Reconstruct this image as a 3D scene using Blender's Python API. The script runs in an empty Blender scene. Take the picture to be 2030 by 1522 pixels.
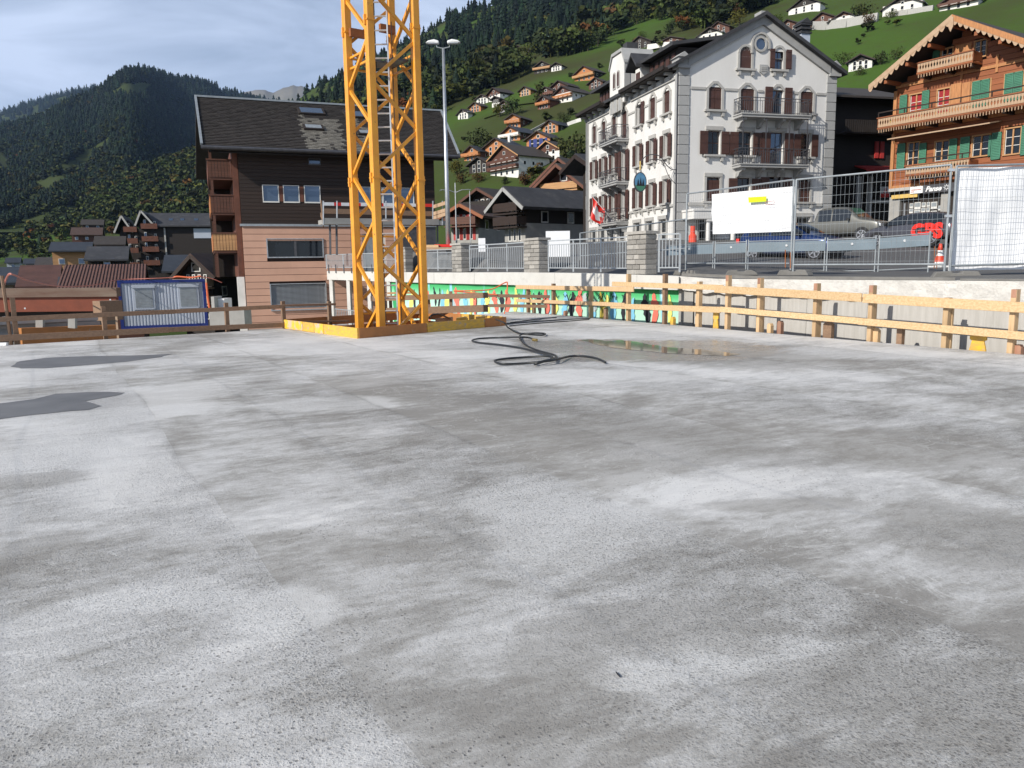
import bpy, bmesh, math, random
import numpy as np
from mathutils import Vector, Matrix, noise
R = math.radians
random.seed(7); np.random.seed(7)
sc = bpy.context.scene
COL = sc.collection

# ---------------------------------------------------------------- camera
CF, CCX, CCY, CP, CR, CH = 1550., 1015., 761., R(8.5), 0.0148, 1.5
_fw = Vector((0, math.cos(CP), -math.sin(CP))); _up = Vector((0, math.sin(CP), math.cos(CP))); _rt = Vector((1, 0, 0))
c_right = _rt*math.cos(CR) - _up*math.sin(CR)
c_up = _rt*math.sin(CR) + _up*math.cos(CR)
cam = bpy.data.cameras.new('camera'); cam.sensor_width = 36; cam.lens = 36*CF/2030.
cam.clip_start = .05; cam.clip_end = 20000
camo = bpy.data.objects.new('camera', cam); COL.objects.link(camo)
m = Matrix((c_right, c_up, -_fw)).transposed().to_4x4(); m.translation = (0, 0, CH)
camo.matrix_world = m
sc.camera = camo

# ---------------------------------------------------------------- light
SUN_EL = R(30); SH = Vector((-.76, -.65)).normalized()
SUN_DIR = Vector((SH.x*math.cos(SUN_EL), SH.y*math.cos(SUN_EL), math.sin(SUN_EL)))
sun = bpy.data.lights.new('sun', 'SUN'); sun.energy = 5.0; sun.angle = R(.53); sun.color = (1, .945, .855)
suno = bpy.data.objects.new('sun', sun); COL.objects.link(suno)
suno.rotation_euler = SUN_DIR.to_track_quat('Z', 'Y').to_euler()
w = bpy.data.worlds.new('World'); sc.world = w; w.use_nodes = True
nt = w.node_tree; nt.nodes.clear()
def N(nt, t, **k):
    n = nt.nodes.new(t)
    for a, b in k.items(): setattr(n, a, b)
    return n
out = N(nt, 'ShaderNodeOutputWorld'); bg = N(nt, 'ShaderNodeBackground'); sky = N(nt, 'ShaderNodeTexSky')
sky.sky_type = 'NISHITA'; sky.sun_disc = False; sky.sun_elevation = SUN_EL
sky.sun_rotation = math.atan2(SH.x, SH.y); sky.altitude = 900; sky.air_density = 1.0; sky.dust_density = .6; sky.ozone_density = 1.6
bg.inputs[1].default_value = .078
tc = N(nt, 'ShaderNodeTexCoord')
# thin streaky high cloud over the whole sky
mp = N(nt, 'ShaderNodeMapping'); mp.inputs['Scale'].default_value = (1.0, 1.3, 4.2); mp.inputs['Rotation'].default_value = (0, R(16), R(20))
nz = N(nt, 'ShaderNodeTexNoise'); nz.inputs['Scale'].default_value = 2.3; nz.inputs['Detail'].default_value = 7; nz.inputs['Roughness'].default_value = .52; nz.inputs['Distortion'].default_value = .5
rp = N(nt, 'ShaderNodeValToRGB'); rp.color_ramp.elements[0].position = .38; rp.color_ramp.elements[0].color = (.22, .22, .22, 1)
rp.color_ramp.elements[1].position = .63; rp.color_ramp.elements[1].color = (1, 1, 1, 1)
mx = N(nt, 'ShaderNodeMix', data_type='RGBA'); mx.inputs['B'].default_value = (8.5, 9.9, 12.6, 1)
L = nt.links.new
L(tc.outputs['Generated'], mp.inputs[0]); L(mp.outputs[0], nz.inputs[0]); L(nz.outputs[0], rp.inputs[0])

# the veil thins out towards the zenith
sz = N(nt, 'ShaderNodeSeparateXYZ'); L(tc.outputs['Generated'], sz.inputs[0]); mz = N(nt, 'ShaderNodeMapRange'); mz.interpolation_type = 'SMOOTHSTEP'
mz.inputs['From Min'].default_value = .35; mz.inputs['From Max'].default_value = .85; mz.inputs['To Min'].default_value = 1; mz.inputs['To Max'].default_value = .18
L(sz.outputs['Z'], mz.inputs[0]); ml = N(nt, 'ShaderNodeMath', operation='MULTIPLY'); L(rp.outputs[0], ml.inputs[0]); L(mz.outputs[0], ml.inputs[1])
L(ml.outputs[0], mx.inputs['Factor']); L(sky.outputs[0], mx.inputs['A']); L(mx.outputs['Result'], bg.inputs[0]); L(bg.outputs[0], out.inputs[0])
sc.view_settings.view_transform = 'Standard'; sc.view_settings.look = 'None'; sc.view_settings.exposure = 0.10; sc.view_settings.gamma = 1
sc.view_settings.use_curve_mapping = False
sc.cycles.max_bounces = 6; sc.cycles.diffuse_bounces = 3; sc.cycles.glossy_bounces = 3; sc.cycles.transparent_max_bounces = 12
sc.cycles.use_denoising = True

# ---------------------------------------------------------------- placing helpers
def ray(px, py):
    d = c_right*(px-CCX) + c_up*(CCY-py) + _fw*CF
    return d.x/d.y, d.z/d.y
def at(px, py, Y):
    a, b = ray(px, py); return Vector((a*Y, Y, CH+b*Y))
def G(px, py, z=0.):
    a, b = ray(px, py); Y = (z-CH)/b; return Vector((a*Y, Y, z))

# ---------------------------------------------------------------- materials
MATS = {}
def mat(name, col, rough=.7, var=.12, scale=2., bump=0., bscale=20., metal=0., stretch=(1, 1, 1), col2=None, det=4, spec=None, tint=False, trans=0., objrand=0., contrast=.25):
    if name in MATS: return MATS[name]
    m = bpy.data.materials.new(name); m.use_nodes = True; nt = m.node_tree; b = nt.nodes['Principled BSDF']
    L = nt.links.new
    b.inputs['Roughness'].default_value = rough; b.inputs['Metallic'].default_value = metal
    if spec is not None: b.inputs['Specular IOR Level'].default_value = spec
    tc = N(nt, 'ShaderNodeTexCoord'); mp = N(nt, 'ShaderNodeMapping'); mp.inputs['Scale'].default_value = stretch
    L(tc.outputs['Object'], mp.inputs[0])
    nz = N(nt, 'ShaderNodeTexNoise'); nz.inputs['Scale'].default_value = scale; nz.inputs['Detail'].default_value = det; nz.inputs['Roughness'].default_value = .6
    L(mp.outputs[0], nz.inputs[0])
    c2 = col2 if col2 else tuple(max(0, c*(1-var*2)) for c in col)
    c1 = tuple(min(1, c*(1+var)) for c in col) if not col2 else col
    rp = N(nt, 'ShaderNodeValToRGB'); e = rp.color_ramp.elements
    e[0].position = .5-contrast; e[0].color = (*c2, 1); e[1].position = .5+contrast; e[1].color = (*c1, 1)
    L(nz.outputs[0], rp.inputs[0]); src = rp.outputs[0]
    if objrand:
        oi = N(nt, 'ShaderNodeObjectInfo'); hs = N(nt, 'ShaderNodeHueSaturation'); mr = N(nt, 'ShaderNodeMapRange')
        mr.inputs['To Min'].default_value = 1-objrand; mr.inputs['To Max'].default_value = 1+objrand
        L(oi.outputs['Random'], mr.inputs[0]); L(mr.outputs[0], hs.inputs['Value']); L(src, hs.inputs['Color']); src = hs.outputs[0]
    if tint:
        at_ = N(nt, 'ShaderNodeAttribute'); at_.attribute_name = 'tint'; mm = N(nt, 'ShaderNodeMix', data_type='RGBA', blend_type='MULTIPLY'); mm.inputs['Factor'].default_value = 1
        L(src, mm.inputs['A']); L(at_.outputs['Color'], mm.inputs['B']); src = mm.outputs['Result']
    L(src, b.inputs['Base Color'])
    if bump:
        n2 = N(nt, 'ShaderNodeTexNoise'); n2.inputs['Scale'].default_value = bscale; n2.inputs['Detail'].default_value = 3
        L(mp.outputs[0], n2.inputs[0]); bp = N(nt, 'ShaderNodeBump'); bp.inputs['Strength'].default_value = bump; bp.inputs['Distance'].default_value = .02
        L(n2.outputs[0], bp.inputs['Height']); L(bp.outputs[0], b.inputs['Normal'])
    if trans: b.inputs['Transmission Weight'].default_value = trans
    MATS[name] = m; return m
def wear(name, col, scale=9., lo=.60, hi=.66):
    m = MATS[name]; nt = m.node_tree; b = nt.nodes['Principled BSDF']; L = nt.links.new; src = b.inputs['Base Color'].links[0].from_socket
    tc = N(nt, 'ShaderNodeTexCoord'); n = N(nt, 'ShaderNodeTexNoise'); n.inputs['Scale'].default_value = scale; n.inputs['Detail'].default_value = 8; n.inputs['Roughness'].default_value = .75
    r = N(nt, 'ShaderNodeMapRange'); r.inputs['From Min'].default_value = lo; r.inputs['From Max'].default_value = hi; mx = N(nt, 'ShaderNodeMix', data_type='RGBA'); mx.inputs['B'].default_value = (*col, 1)
    L(tc.outputs['Object'], n.inputs[0]); L(n.outputs[0], r.inputs[0]); L(r.outputs[0], mx.inputs['Factor']); L(src, mx.inputs['A']); L(mx.outputs['Result'], b.inputs['Base Color'])
def MT(n): return MATS[n]
mat('pine_new', (.60, .43, .25), .65, .18, 3, .15, 30, stretch=(9, 9, .8), col2=(.42, .27, .14), objrand=.16, det=8)
mat('pine_rail', (.70, .52, .30), .65, .1, 2.6, .15, 20, stretch=(.5, 10, 14), col2=(.50, .31, .15), objrand=.14, det=8, contrast=.2)
mat('pine_old', (.27, .17, .105), .75, .1, 2.2, .2, 20, stretch=(.6, 12, 12), col2=(.18, .11, .07), objrand=.15)
mat('red_wood', (.27, .12, .075), .7, .1, 3, .2, 20, stretch=(8, 8, 1), col2=(.36, .21, .14), objrand=.2)
mat('crane_paint', (.79, .35, .032), .42, .10, 3.5, .12, 30, col2=(.66, .27, .028), det=9, contrast=.18)
mat('crane_rust', (.30, .10, .03), .7, .2, 4)
mat('form_yellow', (.78, .46, .03), .55, .1, 6, .3, 25, col2=(.48, .30, .10), contrast=.2, det=9, stretch=(1, 1, 3))
mat('form_worn', (.78, .46, .04), .6, .1, 5, .2, 25, col2=(.55, .42, .33), contrast=.06)
mat('form_orange', (.42, .17, .05), .6, .1, 4, .2, 25)
mat('galv', (.50, .52, .54), .38, .12, 6, metal=.75)
mat('galv_dull', (.33, .36, .38), .5, .12, 4, metal=.4)
mat('grey_rail', (.45, .48, .50), .4, .08, 5, metal=.3)
mat('steel_dark', (.10, .10, .11), .5, .15, 5, metal=.5)
mat('alu', (.72, .73, .74), .3, .05, 5, metal=.7)
mat('rubber', (.018, .02, .022), .45, .2, 30)
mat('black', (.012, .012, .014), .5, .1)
mat('brass', (.45, .33, .12), .4, .1, metal=.8)
mat('plaster_white', (.72, .71, .69), .85, .05, 1.1, .06, 25, col2=(.60, .585, .56), stretch=(1, 1, .3), det=8, contrast=.30)
mat('plaster_hill', (.72, .70, .66), .9, .1, 1)
mat('stone_grey', (.34, .34, .335), .8, .08, 2.5, .2, 18, objrand=.05)
mat('stone_band', (.40, .39, .37), .8, .08, 2.5, .15, 18)
mat('shutter_brown', (.070, .030, .022), .55, .15, 3, .1, 12)
mat('dark_wood', (.020, .014, .011), .75, .2, 1.5, .2, 12, stretch=(1, 1, 8))
mat('brown_wood', (.025, .0125, .008), .7, .2, 1.2, .2, 12, stretch=(.4, .4, 10), objrand=.22)
mat('eave_dark', (.022, .015, .012), .8, .2)
mat('roof_brown', (.040, .033, .029), .8, .15, 2, .2, 9, objrand=.18)
mat('roof_pale', (.27, .25, .215), .8, .2, 3, .2, 9, col2=(.13, .12, .10))
mat('roof_dark', (.040, .040, .044), .7, .2, 1, .2, 5)
mat('roof_slate', (.028, .032, .040), .55, .2, 1, .1, 5)
mat('roof_red', (.105, .045, .034), .8, .2, 1.2, .2, 6, objrand=.12)
mat('roof_rust', (.070, .040, .030), .8, .2, 1.2, .2, 6)
mat('glass', (.010, .014, .020), .05, .05, spec=.5)
mat('glass_sky', (.10, .14, .20), .03, .1, .6, metal=.55)
mat('glass_dark', (.008, .009, .011), .08, .05)
mat('frame_white', (.62, .61, .58), .6, .05)
mat('orange_panel', (.54, .315, .225), .75, .05, 1, .06, 10, objrand=.035)
mat('joint_dark', (.05, .03, .025), .9, .1)
mat('chalet_wood', (.30, .098, .032), .65, .2, 1.6, .2, 12, stretch=(.5, .5, 9), col2=(.20, .06, .022), objrand=.16)
mat('chalet_light', (.45, .20, .075), .65, .2, 2, .2, 12, stretch=(8, 8, 1))
mat('lace_wood', (.46, .34, .23), .75, .2, 5, .2, 15, col2=(.36, .22, .13))
mat('green_paint', (.055, .19, .12), .5, .1, 3)
mat('red_curtain', (.30, .015, .02), .8, .2, 10, stretch=(6, 6, 1))
mat('red_paint', (.42, .035, .03), .6, .1)
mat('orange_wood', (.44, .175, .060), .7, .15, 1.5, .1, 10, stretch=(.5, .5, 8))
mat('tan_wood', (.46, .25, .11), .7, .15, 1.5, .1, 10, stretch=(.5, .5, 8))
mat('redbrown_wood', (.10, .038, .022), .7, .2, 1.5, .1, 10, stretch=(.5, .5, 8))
mat('balcony_red', (.13, .045, .025), .7, .2, 2)
mat('container_white', (.44, .48, .55), .45, .05, 1.5)
mat('container_blue', (.014, .032, .19), .4, .1, 2)
mat('concrete_light', (.56, .55, .52), .8, .05, 1.5, .08, 20)
mat('concrete_grey', (.33, .32, .30), .85, .1, 1.5, .15, 20)
mat('concrete_foot', (.17, .165, .155), .9, .12, 4, .3, 20)
mat('stucco', (.60, .585, .55), .9, .1, 6, .8, 22, col2=(.47, .455, .43))
mat('board_wall', (.47, .455, .43), .85, .1, 2.5, .35, 10, stretch=(5, 5, .45), col2=(.36, .345, .32))
mat('pier_stone', (.31, .295, .27), .9, .1, 9, .7, 22, objrand=.30)
mat('pier_mortar', (.34, .33, .31), .9, .1, 9)
mat('asphalt', (.115, .113, .110), .85, .18, 1.5, .25, 60, col2=(.088, .086, .085))
mat('banner', (.82, .83, .85), .55, .02, 1.2, .35, 3)
mat('banner_green', (.55, .72, .01), .6, .1)
mat('net_blue', (.17, .22, .26), .6, .08, 2)
mat('cone_red', (.75, .07, .03), .5, .08); mat('cone_white', (.8, .8, .78), .5, .05)
mat('paint_red', (.70, .025, .015), .5, .05); mat('paint_white', (.8, .8, .8), .5, .05); mat('paint_yellow', (.62, .42, .12), .6, .1)
mat('orange_hose', (.75, .16, .06), .5, .1); mat('cable_red', (.50, .17, .13), .5, .1)
mat('car_silver', (.125, .125, .115), .36, .03, metal=.35); mat('car_grey', (.10, .10, .115), .25, .03, metal=.5); mat('car_blue', (.015, .035, .12), .22, .03, metal=.4)
mat('car_glass', (.015, .018, .022), .05, .02, spec=.8); mat('tyre', (.015, .015, .016), .8, .1); mat('rim', (.5, .5, .52), .3, .05, metal=.8)
mat('lamp_white', (.75, .76, .76), .4, .03)
mat('bark', (.055, .042, .032), .9, .2, 6, .4, 20)
mat('sign_blue', (.10, .26, .42), .5, .2, 3)
mat('chipboard', (.48, .32, .20), .8, .15, 25, .3, 60)

wear('crane_paint', (.22, .085, .035), 7., .625, .66); wear('form_yellow', (.42, .33, .25), 5., .58, .62); wear('form_orange', (.33, .24, .18), 5., .60, .66)
wear('container_white', (.30, .31, .33), 3., .60, .75); wear('concrete_light', (.36, .34, .31), 2.2, .55, .80); wear('stucco', (.30, .26, .22), 5., .62, .72); wear('banner', (.62, .62, .63), 2., .60, .80)
wear('roof_brown', (.075, .065, .055), 1.3, .55, .75); wear('roof_dark', (.085, .083, .08), .8, .52, .75); wear('roof_slate', (.05, .055, .06), .8, .55, .75)
# ---------------------------------------------------------------- mesh builder
class MB:
    def __init__(s): s.v = []; s.f = []; s.m = []; s.T = None
    def add(s, vs, fs, mi=0):
        o = len(s.v)
        if s.T is not None: vs = [s.T @ Vector(q) for q in vs]
        s.v += [tuple(q) for q in vs]; s.f += [tuple(i+o for i in f) for f in fs]; s.m += [mi]*len(fs); return s
    def box(s, x0, x1, y0, y1, z0, z1, mi=0):
        return s.add([(x0, y0, z0), (x1, y0, z0), (x1, y1, z0), (x0, y1, z0), (x0, y0, z1), (x1, y0, z1), (x1, y1, z1), (x0, y1, z1)],
              [(0, 3, 2, 1), (4, 5, 6, 7), (0, 1, 5, 4), (1, 2, 6, 5), (2, 3, 7, 6), (3, 0, 4, 7)], mi)
    def beam(s, a, b, w, h, up=(0, 0, 1), mi=0):
        a = Vector(a); b = Vector(b); d = (b-a).normalized(); u = Vector(up)
        if abs(d.dot(u)) > .98: u = Vector((1, 0, 0))
        x = d.cross(u).normalized(); z = x.cross(d).normalized()
        q = []
        for p in (a, b):
            for sx, sz in ((-1, -1), (1, -1), (1, 1), (-1, 1)): q.append(p + x*(sx*w/2) + z*(sz*h/2))
        return s.add(q, [(0, 1, 2, 3), (7, 6, 5, 4), (0, 4, 5, 1), (1, 5, 6, 2), (2, 6, 7, 3), (3, 7, 4, 0)], mi)
    def tube(s, pts, r, n=6, mi=0, cap=True):
        pts = [Vector(p) for p in pts]; q = []; fs = []; k = len(pts)
        for i, p in enumerate(pts):
            d = (pts[min(i+1, k-1)] - pts[max(i-1, 0)]).normalized(); u = Vector((0, 0, 1)) if abs(d.z) < .95 else Vector((1, 0, 0))
            x = d.cross(u).normalized(); z = x.cross(d); rr = r[i] if isinstance(r, (list, tuple)) else r
            for j in range(n):
                t = 2*math.pi*j/n; q.append(p + x*(rr*math.cos(t)) + z*(rr*math.sin(t)))
        for i in range(k-1):
            for j in range(n): fs.append((i*n+j, i*n+(j+1) % n, (i+1)*n+(j+1) % n, (i+1)*n+j))
        if cap: fs.append(tuple(range(n-1, -1, -1))); fs.append(tuple(range((k-1)*n, k*n)))
        return s.add(q, fs, mi)
    def prism(s, poly, ext, mi=0):
        poly = [Vector(p) for p in poly]; e = Vector(ext); n = len(poly)
        return s.add(poly + [p+e for p in poly], [tuple(range(n)), tuple(range(2*n-1, n-1, -1))] + [(i, n+i, n+(i+1) % n, (i+1) % n) for i in range(n)], mi)
    def build(s, name, mats, parent=None, loc=None, smooth=False, rot=None):
        me = bpy.data.meshes.new(name); me.from_pydata(s.v, [], s.f)
        if not isinstance(mats, (list, tuple)): mats = [mats]
        for q in mats: me.materials.append(MATS[q] if isinstance(q, str) else q)
        if len(mats) > 1: me.polygons.foreach_set('material_index', s.m)
        bm = bmesh.new(); bm.from_mesh(me); bmesh.ops.recalc_face_normals(bm, faces=bm.faces); bm.to_mesh(me); bm.free()
        if smooth:
            for p in me.polygons: p.use_smooth = True
        o = bpy.data.objects.new(name, me); COL.objects.link(o)
        if parent: o.parent = parent
        if loc is not None: o.location = loc
        if rot is not None: o.rotation_euler = rot
        return o
def tag(o, label=None, cat=None, group=None, kind=None):
    if label: o['label'] = label
    if cat: o['category'] = cat
    if group: o['group'] = group
    if kind: o['kind'] = kind
    return o
def empty(name, loc, rz=0, label=None, cat=None, group=None):
    o = bpy.data.objects.new(name, None); COL.objects.link(o); o.location = loc; o.rotation_euler = (0, 0, rz); o.empty_display_size = .3
    return tag(o, label, cat, group)
def copy_tree(o, parent=None):
    c = o.copy(); COL.objects.link(c); c.parent = parent
    for ch in list(o.children): copy_tree(ch, c)
    return c
def inst(src, name, parent, loc, rot=(0, 0, 0), scl=(1, 1, 1)):
    o = bpy.data.objects.new(name, src.data); COL.objects.link(o); o.parent = parent; o.location = loc; o.rotation_euler = rot; o.scale = scl; return o
def bevel(o, wd=.01, seg=1):
    md = o.modifiers.new('bevel', 'BEVEL'); md.width = wd; md.segments = seg; md.limit_method = 'ANGLE'; return o
def wall_grid(mb, x0, x1, z0, z1, holes, y=0., depth=.25, mi=0, top=None):
    """front wall sheet in the plane y with openings and their reveals; top(x) gives a sloping upper edge"""
    xs = sorted({x0, x1, *[h[0] for h in holes], *[h[1] for h in holes]}); zs = sorted({z0, z1, *[h[2] for h in holes], *[h[3] for h in holes]})
    for i in range(len(xs)-1):
        for j in range(len(zs)-1):
            a, b, c, d = xs[i], xs[i+1], zs[j], zs[j+1]; cx, cz = (a+b)/2, (c+d)/2
            if any(h[0] < cx < h[1] and h[2] < cz < h[3] for h in holes): continue
            mb.add([(a, y, c), (b, y, c), (b, y, d), (a, y, d)], [(0, 1, 2, 3)], mi)
    for a, b, c, d in holes:
        mb.add([(a, y, c), (b, y, c), (b, y, d), (a, y, d), (a, y+depth, c), (b, y+depth, c), (b, y+depth, d), (a, y+depth, d)],
               [(0, 1, 5, 4), (1, 2, 6, 5), (2, 3, 7, 6), (3, 0, 4, 7)], mi)
def plane_T(ox, oy, oz, ux, uy):
    """matrix: local x runs along (ux,uy), local -y is outward (right-handed), z up"""
    return Matrix(((ux, -uy, 0, ox), (uy, ux, 0, oy), (0, 0, 1, oz), (0, 0, 0, 1)))
# ================================================================ terrain
def interp(x, pts):
    if x <= pts[0][0]: return pts[0][1]
    for (a, b), (c, d) in zip(pts, pts[1:]):
        if x <= c: return b + (d-b)*(x-a)/(c-a)
    return pts[-1][1]
def inpoly(x, y, poly):
    r = False; j = len(poly)-1
    for i in range(len(poly)):
        xi, yi = poly[i]; xj, yj = poly[j]
        if (yi > y) != (yj > y) and x < (xj-xi)*(y-yi)/(yj-yi)+xi: r = not r
        j = i
    return r
# right hillside: a slope that rises to the right and back, steeper under the forest
SKY_A = [(420, 330), (480, 290), (560, 235), (640, 175), (700, 145), (760, 118), (830, 82), (900, 38), (1000, 6), (1200, -60), (1500, -130), (2030, -260), (2700, -420)]
def hill_e(m, Y, es):
    b = .348+.275*m; e0 = (2.6-CH)/Y; Yk = 430.
    lo = lambda y: max((2.6-CH)/y, b-49.1/y)
    if Y <= Yk: e = lo(Y)
    else:
        t = (Y-Yk)/(1000-Yk); e = lo(Yk)+(es-lo(Yk))*(t*.72+.28*(1-(1-t)**2)) if t < 1 else es
    X = m*Y; k = max(0, min(1, (Y-150)/120.))
    return e + k*2.2*(noise.noise((X/55, Y/55, 3.))+.4*noise.noise((X/20, Y/20, 5.)))/Y
def px_of(m): # approximate column of an azimuth (at the horizon)
    return CCX + m*1567
def es_of(px):
    return ray(px, interp(px, SKY_A))[1]
def hillY(px, py):
    m, e = ray(px, py); es = ray(px, interp(px, SKY_A))[1]; a, b = 90., 1000.
    for _ in range(30):
        c = (a+b)/2
        if hill_e(m, c, es) < e: a = c
        else: b = c
    return a
def on_hill(px, py):
    return at(px, py, hillY(px, py))
def grid_mesh(name, rows, m, smooth=True):
    nr, nc = len(rows), len(rows[0]); v = [p for r in rows for p in r]
    f = [(i*nc+j, i*nc+j+1, (i+1)*nc+j+1, (i+1)*nc+j) for i in range(nr-1) for j in range(nc-1)]
    me = bpy.data.meshes.new(name); me.from_pydata(v, [], f); me.materials.append(m)
    if smooth: me.polygons.foreach_set('use_smooth', [True]*len(f))
    o = bpy.data.objects.new(name, me); COL.objects.link(o); return o

def meadow_mat(name, a, b, c, sc1=.012, sc2=.12):
    m = bpy.data.materials.new(name); m.use_nodes = True; nt = m.node_tree; bs = nt.nodes['Principled BSDF']; L = nt.links.new
    bs.inputs['Roughness'].default_value = .95; bs.inputs['Specular IOR Level'].default_value = .1
    tc = N(nt, 'ShaderNodeTexCoord'); n1 = N(nt, 'ShaderNodeTexNoise'); n2 = N(nt, 'ShaderNodeTexNoise')
    n1.inputs['Scale'].default_value = sc1; n1.inputs['Detail'].default_value = 5; n2.inputs['Scale'].default_value = sc2; n2.inputs['Detail'].default_value = 6; n2.inputs['Roughness'].default_value = .7
    r1 = N(nt, 'ShaderNodeValToRGB'); r1.color_ramp.elements[0].position = .38; r1.color_ramp.elements[1].position = .62
    r1.color_ramp.elements[0].color = (*a, 1); r1.color_ramp.elements[1].color = (*b, 1)
    r2 = N(nt, 'ShaderNodeValToRGB'); r2.color_ramp.elements[0].position = .55; r2.color_ramp.elements[1].position = .8
    r2.color_ramp.elements[0].color = (0, 0, 0, 1); r2.color_ramp.elements[1].color = (.8, .8, .8, 1)
    mx = N(nt, 'ShaderNodeMix', data_type='RGBA'); mx.inputs['B'].default_value = (*c, 1)
    L(tc.outputs['Object'], n1.inputs[0]); L(tc.outputs['Object'], n2.inputs[0]); L(n1.outputs[0], r1.inputs[0]); L(n2.outputs[0], r2.inputs[0])
    L(r2.outputs[0], mx.inputs['Factor']); L(r1.outputs[0], mx.inputs['A']); L(mx.outputs['Result'], bs.inputs['Base Color'])
    bp = N(nt, 'ShaderNodeBump'); bp.inputs['Distance'].default_value = .6; bp.inputs['Strength'].default_value = .6
    L(n2.outputs[0], bp.inputs['Height']); L(bp.outputs[0], bs.inputs['Normal'])
    return m
MEADOW = meadow_mat('meadow_grass', (.046, .052, .018), (.052, .098, .016), (.062, .052, .026), .014, .16)
FLOOR = meadow_mat('mountain_meadow', (.038, .048, .016), (.045, .062, .018), (.045, .042, .018), .006, .05)
rows = []
ms = [ray(p, 530)[0] for p in np.linspace(440, 3300, 190)]
for Y in [58, 70, 85]+list(np.geomspace(100, 430, 50))+list(np.geomspace(445, 1000, 26)):
    rows.append([(m*Y, Y, CH+hill_e(m, Y, es_of(px_of(m)))*Y) for m in ms])
rows.append([(x*1.4, y*1.4, z*.6) for x, y, z in rows[-1]])
tag(grid_mesh('hillside', rows, MEADOW), kind='structure')

def flank(px, on):
    if not on: return 1.
    t = max(0., min(1., (px-225)/240.)); return 1+.55*t*t*(3-2*t)+ .05*math.sin(px/23.)
def layer(name, sky, foot, Yf, Ys, x0, x1, m, ncol=120, nrow=40, amp=0., back=.5, fl_=False):
    rows = []
    for s in np.linspace(0, 1, nrow):
        r = []
        for px in np.linspace(x0, x1, ncol):
            p = at(px, foot(px)+(interp(px, sky)-foot(px))*s, Yf*(Ys/Yf)**s*(1+(flank(px, fl_)-1)*min(1, s*2.5)))
            p.z += amp*math.sin(math.pi*s)*noise.noise((p.x/(Ys*.08), p.y/(Ys*.08), 1.))
            r.append(tuple(p))
        rows.append(r)
    rows.append([(x*1.3, y*1.3, z*back) for x, y, z in rows[-1]])
    return tag(grid_mesh(name, rows, m), kind='structure')
def lay_at(px, py, sky, foot, Yf, Ys):
    s = (py-foot(px))/(interp(px, sky)-foot(px)); return at(px, py, Yf*(Ys/Yf)**s*(1+(flank(px, sky is SKY_B)-1)*min(1, s*2.5)))
SKY_B = [(-900, 420), (-500, 300), (-100, 262), (0, 254), (45, 243), (90, 230), (125, 208), (190, 182), (215, 162), (240, 145), (262, 139), (290, 139), (312, 141), (345, 153), (400, 160), (430, 170), (440, 186), (450, 180), (480, 188), (560, 205), (620, 235), (700, 300), (760, 380)]
FB = lambda px: 460.; YB = (650., 2000.)
layer('left_mountain', SKY_B, FB, *YB, -900, 760, FLOOR, 190, 50, 0., fl_=True)
SKY_C = [(-1200, 420), (-500, 380), (-150, 285), (0, 229), (35, 215), (70, 206), (110, 193), (150, 183), (180, 180), (240, 176), (400, 200), (600, 230), (900, 330)]
FC = lambda px: 430.; YC = (2300., 4200.)
layer('far_ridge', SKY_C, FC, *YC, -1200, 700, FLOOR, 90, 20, 40)
# bare rocky peaks far behind
mr = meadow_mat('rock_peak', (.16, .15, .12), (.22, .20, .17), (.10, .11, .07), .0016, .008)
SKY_D = [(400, 330), (440, 205), (470, 186), (500, 179), (520, 177), (540, 184), (560, 175), (580, 169), (600, 171), (620, 178), (640, 190), (700, 230), (800, 380)]
rowsD = []
for s in np.linspace(0, 1, 30):
    r = []
    for px in np.linspace(400, 800, 80):
        py = 420+(interp(px, SKY_D)-420)*s; p = at(px, py, 5200*(7000/5200)**s)
        p.z += 120*math.sin(math.pi*s)*(noise.noise((p.x/300, p.y/300, 1))+.5*noise.noise((p.x/120, p.y/120, 1))) + 14*noise.noise((px/9., 2, 1)); r.append(tuple(p))
    rowsD.append(r)
rowsD.append([(x*1.3, y*1.3, z*.5) for x, y, z in rowsD[-1]])
tag(grid_mesh('rocky_peak', rowsD, mr), kind='structure')
# nearer spur on the left
SKY_E = [(-700, 540), (-300, 500), (0, 447), (45, 428), (110, 405), (150, 396), (190, 373), (240, 350), (290, 328), (330, 315), (400, 292), (480, 270), (560, 250), (700, 240), (800, 330)]
FE = lambda px: 545.; YE = (330., 950.)
layer('wooded_spur', SKY_E, FE, *YE, -700, 800, MEADOW, 110, 40, 4)
# valley floor: one sheet out to the horizon
g = MB(); g.box(-9000, 9000, -400, 9000, -10.6, -10.1); tag(g.build('valley_ground', MEADOW), kind='structure')

# ================================================================ forest
def leaf_mat(name, rough=.8):
    m = bpy.data.materials.new(name); m.use_nodes = True; nt = m.node_tree; b = nt.nodes['Principled BSDF']; L = nt.links.new
    b.inputs['Roughness'].default_value = rough; b.inputs['Specular IOR Level'].default_value = .15
    a = N(nt, 'ShaderNodeAttribute'); a.attribute_name = 'tint'
    tc = N(nt, 'ShaderNodeTexCoord'); n1 = N(nt, 'ShaderNodeTexNoise'); n1.inputs['Scale'].default_value = .9; n1.inputs['Detail'].default_value = 4
    mr_ = N(nt, 'ShaderNodeMapRange'); mr_.inputs['From Min'].default_value = .3; mr_.inputs['From Max'].default_value = .7; mr_.inputs['To Min'].default_value = .65; mr_.inputs['To Max'].default_value = 1.3
    h = N(nt, 'ShaderNodeHueSaturation'); L(tc.outputs['Object'], n1.inputs[0]); L(n1.outputs[0], mr_.inputs[0]); L(mr_.outputs[0], h.inputs['Value'])
    L(a.outputs['Color'], h.inputs['Color']); L(h.outputs[0], b.inputs['Base Color'])
    return m
LEAF = leaf_mat('foliage')
rng = np.random.RandomState(5)
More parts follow.
